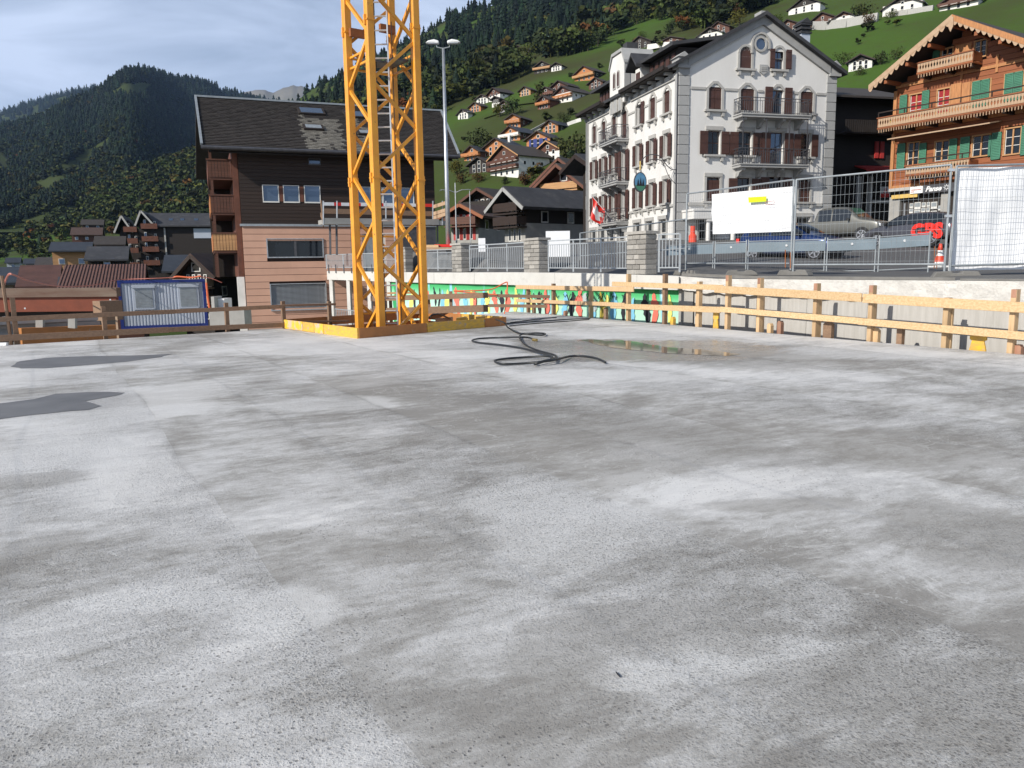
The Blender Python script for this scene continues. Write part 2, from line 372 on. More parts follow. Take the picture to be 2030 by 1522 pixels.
def conifer(h=1., seed=0, tiers=7, n=7):
    r = np.random.RandomState(seed); v = []; f = []
    for t in range(tiers):
        z0 = .06+.80*t/tiers; z1 = z0+.30*(1-.35*t/tiers); rad = .20*(1-t/tiers)**.85+.018
        b = len(v); v.append((0, 0, min(z1, 1.0)))
        for j in range(n*2):
            a = 2*math.pi*j/(n*2)+t*.7; q = rad*(1. if j % 2 == 0 else .62)*(.8+.4*r.rand()); v.append((q*math.cos(a), q*math.sin(a), z0-.035*(j % 2 == 0)+.02*r.randn()))
        for j in range(n*2): f.append((b, b+1+j, b+1+(j+1) % (n*2)))
    return np.array(v), np.array(f)
def leafy(seed, n=150, size=.075, blobs=7, sx=.36, tall=.62):
    """crown of unit height: leaf clumps spread through several lobes, on a short stem height"""
    r = np.random.RandomState(seed); v = []; f = []
    cs = [(r.uniform(-.5, .5)*sx, r.uniform(-.5, .5)*sx, .45+r.uniform(-.5, .75)*tall*.5) for _ in range(blobs)]; rs = [r.uniform(.5, .8)*sx*.72 for _ in range(blobs)]
    for i in range(n):
        k = r.randint(blobs); d = r.randn(3); d /= np.linalg.norm(d); rr = rs[k]*r.uniform(.55, 1.08)
        c = np.array(cs[k])+d*rr*np.array((1, 1, .9)); c[2] = max(.12, c[2])
        nrm = d+.55*r.randn(3); nrm /= np.linalg.norm(nrm); t = np.cross(nrm, r.randn(3)); t /= np.linalg.norm(t); u = np.cross(nrm, t); s = size*r.uniform(.6, 1.35)
        b = len(v); v += [c-t*s, c-u*s*.8+nrm*s*.2, c+t*s, c+u*s*.8-nrm*s*.2]; f.append((b, b+1, b+2)); f.append((b, b+2, b+3))
    # stem
    b = len(v)
    for z in (-.02, .5):
        for j in range(4): a = j*math.pi/2; q = .022*(1-z*.8); v.append(np.array((q*math.cos(a), q*math.sin(a), z)))
    for j in range(4): f.append((b+j, b+(j+1) % 4, b+4+(j+1) % 4)); f.append((b+j, b+4+(j+1) % 4, b+4+j))
    return np.array(v), np.array(f)
CON = [conifer(seed=i) for i in range(5)]
CONS = [conifer(seed=i+9, tiers=4, n=5) for i in range(4)]
DEC = [leafy(i+20) for i in range(6)]
DECS = [leafy(i+40, n=70, size=.11) for i in range(5)]
GREENS = [(.033, .046, .015), (.043, .056, .016), (.054, .068, .018), (.028, .040, .016)]
YELLOWS = [(.066, .072, .015), (.075, .066, .013), (.060, .074, .016)]
RUSTS = [(.12, .055, .014), (.11, .04, .012), (.085, .048, .018)]
DARKS = [(.008, .017, .011), (.010, .021, .011), (.013, .025, .013), (.007, .014, .010)]
def forest(name, trees, label_kind='stuff'):
    """trees: (pos, height, proto, tint, width) joined into one mesh"""
    V = []; F = []; T = []; o = 0
    for p, h, pr, col, wd in trees:
        v, f = pr; a = rng.rand()*6.283; ca, sa = math.cos(a), math.sin(a)
        q = np.empty_like(v); q[:, 0] = (v[:, 0]*ca-v[:, 1]*sa)*h*wd+p[0]; q[:, 1] = (v[:, 0]*sa+v[:, 1]*ca)*h*wd+p[1]; q[:, 2] = v[:, 2]*h+p[2]-.02*h
        V.append(q); F.append(f+o); o += len(v); T.append(np.tile((*col, 1.), (len(v), 1)))
    V = np.concatenate(V).astype(np.float32); F = np.concatenate(F).astype(np.int32); T = np.concatenate(T).astype(np.float32)
    me = bpy.data.meshes.new(name); me.vertices.add(len(V)); me.vertices.foreach_set('co', V.ravel())
    me.loops.add(F.size); me.loops.foreach_set('vertex_index', F.ravel()); me.polygons.add(len(F))
    me.polygons.foreach_set('loop_start', np.arange(0, F.size, 3, dtype=np.int32)); me.update(calc_edges=True)
    at_ = me.attributes.new('tint', 'FLOAT_COLOR', 'POINT'); at_.data.foreach_set('color', T.ravel()); me.materials.append(LEAF)
    ob = bpy.data.objects.new(name, me); COL.objects.link(ob); return tag(ob, kind=label_kind) if label_kind else ob
def pick(l): return l[rng.randint(len(l))]
def jit(c, s=.25):
    k = 1+s*rng.randn(); return tuple(max(.004, q*k*(1+.06*rng.randn())) for q in c)
# forest on the right hillside
FA = [(430, 420), (440, 300), (560, 228), (640, 168), (700, 138), (760, 110), (830, 76), (900, 30), (1000, -4), (1200, -70), (1500, -120), (1545, -60), (1540, 6), (1480, 28), (1440, 52), (1400, 58), (1345, 64), (1325, 40), (1250, 46), (1200, 84), (1150, 108), (1090, 118), (1062, 112), (1058, 92), (1030, 88), (1008, 108), (1040, 125), (1046, 142), (1020, 165), (990, 172), (960, 186), (900, 202), (868, 224), (850, 262), (700, 330), (560, 400)]
tr = []
for _ in range(17000):
    px = rng.uniform(430, 1550); py = rng.uniform(-70, 400)
    if not inpoly(px, py, FA): continue
    if 560 < px < 860 and py > 235: continue
    if rng.rand() > .62 and py > 30: continue
    p = on_hill(px, py); up = p.y > 560
    edge = py - interp(px, SKY_A)
    nn = noise.noise((p.x/70, p.y/70, 8.)); nn2 = noise.noise((p.x/38, p.y/38, 18.)); sz_ = 1+.45*noise.noise((p.x/24, p.y/24, 28.))
    if noise.noise((p.x/30, p.y/30, 38.)) > .42: continue
    if up and nn < .42:
        pr = pick(CONS) if p.y > 700 else pick(CON); tr.append((p, rng.uniform(9, 19)*sz_, pr, jit(pick(DARKS)), 1.25)); 
    else:
        c = rng.rand(); base = RUSTS if (c < .008+.22*(nn2 > .30)) else YELLOWS if c < .08+.40*(nn2 < -.18) else GREENS
        if rng.rand() < .10: tr.append((p, rng.uniform(10, 16), pick(CON), jit(pick(DARKS)), 1.2))
        else: tr.append((p, rng.uniform(6.5, 12.5)*sz_*(1.35 if rng.rand() < .12 else 1), pick(DECS) if p.y > 450 else pick(DEC), jit(pick(base)), rng.uniform(1., 1.4)))
for px in np.arange(430, 1010, 3.2):   # crest of the ridge
    p = at(px+rng.uniform(-1.5, 1.5), interp(px, SKY_A)+rng.uniform(-1, 6), 985); tr.append((p, rng.uniform(6, 13), pick(CONS), jit(pick(DARKS)), 1.))
forest('hillside_forest', tr)
print('forest A', len(tr))
# forest on the left mountain
HOLES = [[(212, 190), (248, 168), (285, 163), (306, 168), (300, 178), (285, 190), (262, 194)], [(110, 336), (170, 300), (216, 278), (224, 286), (186, 312), (178, 332), (132, 348)], [(-40, 440), (50, 402), (100, 368), (132, 350), (150, 350), (108, 380), (62, 410), (0, 445)], [(-60, 290), (8, 303), (20, 335), (-60, 370)], [(60, 368), (130, 345), (150, 352), (80, 384)]]
tr = []
for _ in range(19000):
    px = rng.uniform(-220, 640); py = rng.uniform(140, 455)
    if py < interp(px, SKY_B)+1 or any(inpoly(px, py, h) for h in HOLES) or py > interp(px, SKY_E)+10: continue
    p = lay_at(px, py, SKY_B, FB, *YB); nn = noise.noise((p.x/260, p.y/260, 2.)); low = py > 255+.25*px
    c = rng.rand()
    if low and c < .45 or nn > .25 and c < .3:
        tr.append((p, rng.uniform(9, 15)*(p.y/1300.)**.6, pick(DECS), jit(tuple(.7*q for q in pick(RUSTS if rng.rand() < .012 else YELLOWS if rng.rand() < .12+.3*(nn < -.2) else GREENS)), .18), 1.5))
    else: tr.append((p, rng.uniform(12, 20)*(p.y/1300.)**.6, pick(CONS), jit(pick(DARKS)), 1.5))
for px in np.arange(-220, 640, 2.6):
    p = lay_at(px+rng.uniform(-1, 1), interp(px, SKY_B)+2, SKY_B, FB, *YB); tr.append((p, rng.uniform(9, 19), pick(CONS), jit(pick(DARKS)), 1.2))
forest('mountain_forest', tr)
print('forest B', len(tr))
tr = []
for _ in range(3200):
    px = rng.uniform(-200, 420); py = rng.uniform(170, 420)
    if py < interp(px, SKY_C)+1 or py > interp(px, SKY_B)+14: continue
    tr.append((lay_at(px, py, SKY_C, FC, *YC), rng.uniform(24, 44), pick(CONS), jit((.014, .026, .018)), 1.5))
for px in np.arange(-200, 300, 2.3):
    tr.append((lay_at(px, interp(px, SKY_C)+1.5, SKY_C, FC, *YC), rng.uniform(25, 50), pick(CONS), jit((.014, .026, .018)), 1.))
forest('far_ridge_forest', tr)
# wood on the near spur
HE = [[(-60, 445), (0, 432), (60, 412), (105, 392), (112, 402), (60, 440), (0, 462), (-60, 470)], [(205, 498), (232, 455), (262, 452), (300, 470), (250, 490)], [(80, 500), (128, 478), (175, 470), (240, 478), (232, 505), (120, 510)], [(410, 425), (440, 422), (440, 445), (400, 436)]]
tr = []
for _ in range(5200):
    px = rng.uniform(-260, 500); py = rng.uniform(270, 520)
    if py < interp(px, SKY_E)+1 or any(inpoly(px, py, h) for h in HE): continue
    if py > 470 and rng.rand() < .75: continue
    if px > 150 and py > 500-.1*px: continue
    p = lay_at(px, py, SKY_E, FE, *YE); d = p.y; c = rng.rand(); nn2 = noise.noise((p.x/45, p.y/45, 18.)); sz_ = 1+.5*noise.noise((p.x/30, p.y/30, 28.))
    base = RUSTS if c < .006+.12*(nn2 > .32) else YELLOWS if c < .10+.4*(nn2 < -.15) else GREENS
    if rng.rand() < .08: tr.append((p, rng.uniform(8, 13), pick(CON), jit(pick(DARKS)), 1.3))
    else: tr.append((p, rng.uniform(6, 12)*sz_, pick(DEC) if d < 520 else pick(DECS), jit(pick(base)), rng.uniform(1.1, 1.5)))
for px in np.arange(-240, 500, 6):
    p = lay_at(px, interp(px, SKY_E)+3, SKY_E, FE, *YE); tr.append((p, rng.uniform(5, 9), pick(DECS), jit(pick(YELLOWS if rng.rand() < .5 else GREENS)), 1.5))
forest('spur_wood', tr)
print('forest E', len(tr))

# single trees that can be told apart: crown (with leaf tint) and trunk
def tree(px, py, hpx, label, pal=GREENS, kind='dec', wd=1., Y=None, name='broadleaf_tree', n=420):
    p = on_hill(px, py) if Y is None else at(px, py, Y); h = hpx*p.y/1550.
    root = empty(name, p-Vector((0, 0, .3)), 0, label, 'tree')
    s = int(px*7+py) % 9999
    pr = leafy(s, n=n, size=.045, blobs=11, sx=.42*wd, tall=.7) if kind == 'dec' else conifer(seed=s, tiers=11, n=8)
    if kind == 'col': pr = leafy(s, n=n, size=.04, blobs=14, sx=.20*wd, tall=1.0)
    c = forest('crown', [((0, 0, 0), h, pr, jit(pick(pal), .1), 1.)], None); c.parent = root
    t = MB(); t.tube([(0, 0, -.5), (.02*h, 0, .25*h), (-.01*h, .01*h, .55*h)], [.03*h, .022*h, .01*h], 6)
    for k in range(4):
        a = k*1.7+s; t.tube([(0, 0, (.25+.07*k)*h), (.13*h*math.cos(a), .13*h*math.sin(a), (.42+.08*k)*h)], [.012*h, .004*h], 4)
    t.build('trunk', 'bark', root)
    return root
TREES = [(1069, 215, 58, 'tall narrow dark green poplar-like tree among the hillside chalets', GREENS, 'col', 1.1, 'poplar_tree'),
 (1018, 228, 40, 'broad dark green tree left of the tall narrow tree on the hillside', GREENS, 'dec', 1.2, 0),
 (990, 232, 32, 'yellowing green tree above the brown roofed orange chalet', YELLOWS, 'dec', 1.1, 0),
 (1118, 246, 26, 'low spreading tree standing alone on the open green slope', GREENS, 'dec', 1.5, 0),
 (950, 300, 50, 'large bushy tree below the upper chalets beside the dark long roof', GREENS, 'dec', 1.5, 0),
 (1140, 322, 66, 'dense dark green tree touching the left edge of the white hotel', GREENS, 'dec', 1.3, 0),
 (1120, 318, 50, 'dense dark green tree right of the stone based dark chalet', GREENS, 'dec', 1.1, 0),
 (905, 345, 34, 'round yellow green tree just right of the long dark roof', YELLOWS, 'dec', 1.3, 0),
 (948, 362, 26, 'orange red autumn bush on the lawn left of the white and brown chalet', RUSTS, 'dec', 1.7, 0),
 (918, 364, 30, 'dark rust coloured bush at the left end of the lawn', RUSTS, 'dec', 1.3, 0),
 (1040, 368, 36, 'deep orange autumn shrub below the long white wall', RUSTS, 'dec', 1.2, 0),
 (1062, 350, 34, 'tall orange brown shrub beside the long white wall', RUSTS, 'dec', 1.1, 0),
 (1066, 378, 40, 'fresh yellow green tree left of the steep brown gable', YELLOWS, 'dec', 1.2, 0),
 (1330, 68, 30, 'rounded green tree at the forest edge above the hotel roof', GREENS, 'dec', 1.2, 0),
 (1262, 48, 30, 'rounded green tree at the far forest edge left of the hotel tower', GREENS, 'dec', 1.3, 0),
 (1308, 40, 26, 'yellow green round tree on the meadow edge', YELLOWS, 'dec', 1.4, 0),
 (1352, 62, 36, 'orange tinged tree at the corner of the dark wood', RUSTS, 'dec', 1.1, 0),
 (1465, 50, 38, 'broad yellow green tree behind the hotel gable', YELLOWS, 'dec', 1.4, 0),
 (1272, 76, 16, 'small dark bush behind the lone brown chalet', GREENS, 'dec', 1.8, 0),
 (1540, 50, 26, 'dark tree right of the hotel gable tip', GREENS, 'dec', 1.4, 0),
 (1600, 64, 24, 'dark bush between the two upper chalet groups', GREENS, 'dec', 1.5, 0),
 (1706, 46, 42, 'big dark green tree right of the paired chalets on the upper meadow', GREENS, 'dec', 1.4, 0),
 (1720, 48, 26, 'brownish tree next to the big dark green tree', RUSTS, 'dec', 1.3, 0),
 (1765, 36, 20, 'bush below the white based chalet at the top of the slope', GREENS, 'dec', 1.6, 0),
 (1745, 128, 30, 'round bush left of the big wooden chalet roof', GREENS, 'dec', 1.5, 0),
 (1775, 118, 26, 'round dark bush nearest the roof edge of the big wooden chalet', GREENS, 'dec', 1.5, 0),
 (1672, 128, 28, 'hedge like bush right of the hotel chimney', GREENS, 'dec', 2.0, 0),
 (1702, 150, 22, 'dark bush under the small dark chalet', GREENS, 'dec', 1.8, 0),
 (1000, 365, 22, 'dark rounded shrub before the white wall of the brown chalet', GREENS, 'dec', 1.2, 0),
 (1100, 352, 22, 'shrub below the stone base of the dark chalet', GREENS, 'dec', 1.4, 0)]
for px, py, hp, lb, pal, kd, wd, nm in TREES:
    tree(px, py, hp, lb, pal, kd, wd, name=nm or ('shrub' if ('bush' in lb or 'shrub' in lb) else 'broadleaf_tree'))
for i, (px, py, hp) in enumerate([(1045, 118, 38), (1080, 114, 52), (1110, 108, 50), (1140, 104, 46), (1165, 100, 44), (1185, 92, 40)]):
    tree(px, py, hp, ['leftmost of six broad green trees edging the upper meadow', 'second from left of six broad green trees edging the upper meadow', 'third from left of six broad green trees edging the upper meadow', 'fourth from left of six broad green trees edging the upper meadow', 'fifth from left of six broad green trees edging the upper meadow', 'rightmost of six broad green trees edging the upper meadow'][i], GREENS if i % 3 else YELLOWS, 'dec', 1.25, n=300)['group'] = 'trees edging the upper meadow'
# ================================================================ hillside chalets
def house(name, loc, yaw, w, d, he, pitch, label, cat='chalet', wall='brown_wood', base=None, bh=0., roof='roof_brown', over=.9, side=None, wins=(2, 3), balc=None, trim='brown_wood', chim=False, winframe='frame_white', glass='glass_dark', rt=.22, group=None, balrows=(0,), shut=None, fascia=None):
    root = empty(name, loc, yaw, label, cat, group); hr = w/2*math.tan(pitch)
    z0 = -2.5
    if base and bh > 0:
        MB().box(-.06, w+.06, -.06, d+.06, z0, bh).build('base_wall', base, root)
    b = MB(); zb = bh if base else z0
    b.prism([(0, 0, zb), (w, 0, zb), (w, 0, he), (w/2, 0, he+hr), (0, 0, he)], (0, d, 0)); b.build('wall', wall, root)
    if side: MB().box(w-.02, w+.05, .05, d-.05, zb+.02, he-.1).build('side_wall', side, root)  # on some chalets a darker wood: the shaded side put into the colour
    sp, cp = math.sin(pitch), math.cos(pitch); L = (w/2+over)/cp
    r = MB()
    for s in (-1, 1):
        x1 = w/2+s*(w/2+over); z1 = he+hr-(w/2+over)*math.tan(pitch); n = Vector((s*sp, 0, cp))*rt
        p = [Vector((w/2, -over, he+hr+.03)), Vector((x1, -over, z1+.03)), Vector((x1, -over, z1+.03))+n, Vector((w/2, -over, he+hr+.03+rt/cp))]
        r.prism(p, (0, d+2*over, 0))
    r.build('roof', roof, root)
    f = MB()
    for s in (-1, 1):
        x1 = w/2+s*(w/2+over+.03); z1 = he+hr-(w/2+over+.03)*math.tan(pitch)
        f.beam((w/2, -over-.05, he+hr+.10), (x1, -over-.05, z1+.10), .06, .3)
    f.build('bargeboard', fascia or trim, root)
    nr, nc = wins; ww = min(.95, w/nc*.45)
    for k in range(nr):
        zc = (bh*.0+he*(k+.55)/nr) if nr > 1 else he*.6
        for j in range(nc):
            x = w*(j+1)/(nc+1)
            if shut:
                for s in (-1, 1): MB().box(x+s*ww*.78-.18*ww*2, x+s*ww*.78+.18*ww*2, -.10, -.03, zc-.6, zc+.6).build('shutter', shut, root)
            fr = MB().box(x-ww/2, x+ww/2, -.07, .02, zc-.55, zc+.55).build('window', winframe, root)
            MB().box(x-ww/2+.09, x+ww/2-.09, -.085, -.05, zc-.47, zc+.47).build('pane', glass, fr)
    x = w/2; zc = he+hr*.35
    if hr > 1.4:
        fr = MB().box(x-.5, x+.5, -.07, .02, zc-.45, zc+.45).build('window', winframe, root); MB().box(x-.38, x+.38, -.085, -.05, zc-.36, zc+.36).build('pane', glass, fr)
    if side or d > 6:
        for j in range(max(2, int(d/3.2))):
            y = d*(j+.7)/(int(d/3.2)+.6); fr = MB().box(w+.03, w+.09, y-.4, y+.4, he*.62-.5, he*.62+.5).build('window', winframe, root); MB().box(w+.08, w+.11, y-.3, y+.3, he*.62-.4, he*.62+.4).build('pane', glass, fr)
    if balc:
        for k in balrows:
            zf = he*(k+1.05)/nr+.1 if nr > 1 else he*.45
            bb = MB().box(-.3, w+.3, -1.15, -.05, zf-.14, zf); bo = bb.build('balcony', balc, root)
            q = MB(); q.box(-.3, w+.3, -1.2, -1.13, zf+.12, zf+.85)
            for s in (-.3, w+.22): q.box(s, s+.07, -1.13, -.1, zf+.12, zf+.85)
            q.build('railing', balc, bo)
    if chim:
        c = MB(); c.box(w*.7, w*.7+.7, d*.45, d*.45+.7, he+hr*.3, he+hr+1.1).build('chimney', 'plaster_hill', root)
    return root
def hill_chalet(px, py, gw, gh, label, yawd=-42, dd=None, **k):
    yawd += ((int(px)*7+int(py)*3) % 23)-11
    p = on_hill(px, py); s = p.y/1550.; a = R(yawd)
    w = gw*s/max(.3, math.cos(a)); H = gh*s; pitch = R(k.pop('pitch', 27)); he = max(2.2, H-w/2*math.tan(pitch)*1.05); d = (dd*s/max(.35, abs(math.sin(a))) if dd else w*1.1)
    o = p-Vector((math.cos(a), math.sin(a), 0))*w/2
    return house(k.pop('name', 'chalet'), o, a, w, d, he, pitch, label, rt=max(.22, .9*s), over=max(.8, 3*s), **k)
W = 'plaster_hill'
HC = [
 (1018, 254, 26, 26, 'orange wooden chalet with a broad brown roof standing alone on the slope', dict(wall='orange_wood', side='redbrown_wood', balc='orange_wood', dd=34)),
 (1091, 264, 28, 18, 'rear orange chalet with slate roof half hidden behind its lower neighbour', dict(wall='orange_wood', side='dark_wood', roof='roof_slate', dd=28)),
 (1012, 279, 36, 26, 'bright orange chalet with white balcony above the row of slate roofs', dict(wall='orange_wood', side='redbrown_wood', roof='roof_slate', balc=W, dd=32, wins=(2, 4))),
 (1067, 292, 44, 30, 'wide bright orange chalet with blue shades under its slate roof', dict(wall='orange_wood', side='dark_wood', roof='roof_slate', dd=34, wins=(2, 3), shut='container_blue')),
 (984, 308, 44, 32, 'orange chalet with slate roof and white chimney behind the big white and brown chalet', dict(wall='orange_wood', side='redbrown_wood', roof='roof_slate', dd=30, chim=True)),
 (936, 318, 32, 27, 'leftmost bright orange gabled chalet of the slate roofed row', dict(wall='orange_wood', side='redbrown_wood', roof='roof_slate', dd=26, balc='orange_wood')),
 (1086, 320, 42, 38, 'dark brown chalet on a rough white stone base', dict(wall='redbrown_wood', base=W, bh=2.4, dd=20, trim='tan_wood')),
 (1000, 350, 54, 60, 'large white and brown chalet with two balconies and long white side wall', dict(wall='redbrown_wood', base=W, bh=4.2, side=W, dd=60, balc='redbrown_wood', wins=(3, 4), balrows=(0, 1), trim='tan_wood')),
 (950, 342, 40, 20, 'low dark house with long brown roof left of the big white and brown chalet', dict(wall='dark_wood', dd=34)),
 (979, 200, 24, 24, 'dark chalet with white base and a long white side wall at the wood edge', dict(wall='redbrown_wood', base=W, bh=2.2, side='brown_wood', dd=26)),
 (956, 206, 22, 17, 'small white based chalet left end of the upper village row', dict(wall='redbrown_wood', base=W, bh=2.5, dd=12)),
 (1041, 190, 20, 17, 'small orange brown chalet left of the tall narrow tree', dict(wall='tan_wood', dd=12)),
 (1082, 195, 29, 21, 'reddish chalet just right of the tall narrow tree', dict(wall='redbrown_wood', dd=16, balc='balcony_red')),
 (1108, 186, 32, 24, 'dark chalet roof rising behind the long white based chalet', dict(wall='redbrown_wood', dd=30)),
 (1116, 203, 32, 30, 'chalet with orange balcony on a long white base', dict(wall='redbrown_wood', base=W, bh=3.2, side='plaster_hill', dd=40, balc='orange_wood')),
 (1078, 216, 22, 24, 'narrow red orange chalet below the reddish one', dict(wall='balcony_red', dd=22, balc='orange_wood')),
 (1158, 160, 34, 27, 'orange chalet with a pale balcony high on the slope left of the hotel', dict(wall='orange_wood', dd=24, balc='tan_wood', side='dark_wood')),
 (1181, 176, 24, 19, 'dark chalet with red blinds directly left of the hotel roof', dict(wall='redbrown_wood', dd=12)),
 (1075, 144, 30, 21, 'dark brown chalet at the lower corner of the upper meadow', dict(wall='dark_wood', dd=16, balc='tan_wood')),
 (1103, 140, 18, 14, 'small dark barn on white legs beside the dark brown chalet', dict(wall='dark_wood', base=W, bh=1.8, dd=9)),
 (942, 222, 22, 15, 'orange chalet above the tall bush at the left of the slope', dict(wall='orange_wood', dd=16)),
 (918, 236, 20, 18, 'small white house with red brown gable at the left of the slope', dict(wall='redbrown_wood', base=W, bh=2.6, dd=8)),
 (983, 212, 14, 19, 'tiny dark chalet with a white footing between two larger ones', dict(wall='dark_wood', base=W, bh=1.6, dd=8)),
 (1000, 218, 18, 15, 'small brown chalet half hidden by the broad dark tree', dict(wall='redbrown_wood', dd=12)),
 (1012, 106, 16, 9, 'leftmost tiny barn of the far cluster at the forest edge', dict(wall='redbrown_wood', dd=8)),
 (1028, 104, 16, 11, 'middle tiny barn of the far cluster at the forest edge', dict(wall='redbrown_wood', dd=10)),
 (1042, 108, 14, 9, 'rightmost tiny barn of the far cluster at the forest edge', dict(wall='dark_wood', dd=8)),
 (1594, 24, 42, 25, 'black and white chalet highest on the meadow behind the hotel', dict(wall='dark_wood', base=W, bh=2.4, dd=14)),
 (1630, 54, 36, 21, 'left chalet of the pair on the stone terrace above the hotel', dict(wall='redbrown_wood', dd=12)),
 (1672, 52, 40, 26, 'right chalet of the pair on the stone terrace with white base', dict(wall='redbrown_wood', base=W, bh=3.2, dd=12)),
 (1424, 68, 32, 20, 'reddish chalet roof behind the black and white one near the hotel gable', dict(wall='redbrown_wood', dd=12)),
 (1407, 80, 38, 22, 'black and white chalet left of the hotel gable', dict(wall='dark_wood', base=W, bh=2.8, dd=10)),
 (1268, 96, 36, 21, 'lone brown chalet above the hotel tower with a pale garage beside it', dict(wall='brown_wood', dd=20)),
 (1330, 92, 40, 10, 'low reddish barn right of the pale garage behind the hotel', dict(wall='redbrown_wood', dd=12, pitch=16)),
 (1562, 66, 30, 20, 'pinkish brown chalet just right of the hotel gable tip', dict(wall='redbrown_wood', dd=18)),
 (1788, 26, 52, 24, 'white walled chalet with dark gable above the big meadow', dict(wall='dark_wood', base=W, bh=3.2, dd=24)),
 (1900, 16, 46, 20, 'long pale chalet with brown balcony at the top of the meadow', dict(wall='redbrown_wood', base=W, bh=2.4, dd=20, balc='redbrown_wood')),
 (1705, 138, 34, 24, 'small dark barn with white footing right of the hotel chimney', dict(wall='dark_wood', base=W, bh=2.0, dd=16)),
]
for px, py, gw, gh, lb, k in HC:
    hill_chalet(px, py, gw, gh, lb, **k)
# beaten paths over the slope, scattered scrub
def track(pts, wd, name='path'):
    P = [];
    for (a, b), (c, d) in zip(pts, pts[1:]):
        for k in range(6): P.append(on_hill(a+(c-a)*k/6, b+(d-b)*k/6))
    P.append(on_hill(*pts[-1])); V = []; F = []
    for i, p in enumerate(P):
        t = (P[min(i+1, len(P)-1)]-P[max(0, i-1)]); n = Vector((-t.y, t.x, 0)).normalized()*wd/2; V += [p+n+Vector((0, 0, .25)), p-n+Vector((0, 0, .22))]
    for i in range(len(P)-1): F.append((2*i, 2*i+1, 2*i+3, 2*i+2))
    b = MB(); b.add(V, F); tag(b.build(name, 'concrete_grey'), kind='structure')
track([(1030, 270), (1060, 262), (1085, 250), (1120, 246), (1150, 238)], 1.6); track([(960, 236), (990, 226), (1020, 210), (1060, 205)], 2.); track([(1290, 100), (1350, 88), (1400, 84)], 2.)
tr = []
for _ in range(420):
    px = rng.uniform(880, 1800); py = rng.uniform(20, 380)
    if inpoly(px, py, FA) or (px > 1150 and py > 160) : continue
    p = on_hill(px, py)
    if noise.noise((p.x/40, p.y/40, 55.)) < .05 or p.y > 600: continue
    tr.append((p, rng.uniform(1.2, 4.2), pick(DECS), jit(pick(GREENS if rng.rand() < .8 else YELLOWS)), 1.5))
forest('meadow_scrub', tr)
# stone terrace walls and the pale garage
def stonewall(pts, h, th, label, m='stone_band', name='stone_wall'):
    b = MB(); P = [on_hill(*q) for q in pts]
    for a, c in zip(P, P[1:]): b.beam(a+Vector((0, 0, h*.3)), c+Vector((0, 0, h*.3)), th, h)
    return tag(b.build(name, m), label, 'wall')
stonewall([(1612, 58), (1640, 58), (1680, 53), (1740, 42)], 3.2, 1.2, 'pale stone terrace wall under the pair of upper chalets')
stonewall([(1762, 33), (1800, 28), (1850, 20)], 1.8, .8, 'low stone wall under the white walled upper chalet')
stonewall([(1125, 249), (1142, 243), (1152, 240)], 1.2, .6, 'short white stone edging beside the lone spreading tree', 'plaster_hill')
stonewall([(1040, 268), (1060, 258), (1082, 246)], .9, .5, 'thin pale path edge climbing beside the orange chalets', 'concrete_grey')
stonewall([(1286, 98), (1330, 93)], 2.4, 2.0, 'low pale garage wall beside the lone brown chalet', 'plaster_hill')

# ================================================================ houses at the foot of the hillside
def fhouse(px, py, Y, gw, gh, label, yawd, dd, **k):
    p = at(px, py, Y); s = Y/1550.; a = R(yawd); w = gw*s/max(.3, math.cos(a)); pitch = R(k.pop('pitch', 27)); he = max(1.6, gh*s-w/2*math.tan(pitch))
    d = dd*s/max(.3, abs(math.sin(a))); o = p-Vector((math.cos(a), math.sin(a), 0))*w/2
    return house(k.pop('name', 'chalet'), o, a, w, d, he, pitch, label, rt=k.pop('rt', .28), over=k.pop('over', 1.1), **k)
fhouse(1122, 420, 104, 62, 96, 'tall brown chalet with steep roof behind the grey roofed house', -38, 70, pitch=36, wall='redbrown_wood', trim='balcony_red', wins=(3, 3), over=1.8)
fhouse(1118, 420, 92, 60, 84, 'chalet with red shutters and yellow balcony left of the hotel', -38, 70, pitch=36, wall='redbrown_wood', trim='balcony_red', balc='tan_wood', balrows=(1,), wins=(3, 3), shut='red_paint', over=1.6)
fhouse(958, 440, 98, 46, 60, 'dark chalet with balcony between the red shuttered house and the lawn', -38, 44, wall='brown_wood', balc='dark_wood', wins=(2, 3), trim='redbrown_wood')
fhouse(922, 478, 80, 52, 66, 'half timbered chalet with bright red shutters and flower balcony', -24, 56, wall='brown_wood', roof='roof_rust', balc='redbrown_wood', balrows=(0,), shut='red_paint', wins=(2, 3), trim='chalet_wood', base='concrete_grey', bh=1.3)
r = fhouse(1022, 480, 70, 38, 98, 'long dark house with grey slate roof and teal framed windows', -52, 140, roof='roof_dark', wall='dark_wood', balc='brown_wood', balrows=(0, 1), wins=(3, 3), trim='stone_grey', base='concrete_grey', bh=1.6, over=1.3, pitch=34)
# skylights with pale streaks on the slate roof
fhouse(1168, 430, 66, 20, 110, 'shaded dark gable squeezed against the left side of the hotel', -60, 30, wall='dark_wood', roof='roof_dark', wins=(2, 1), over=1.4)

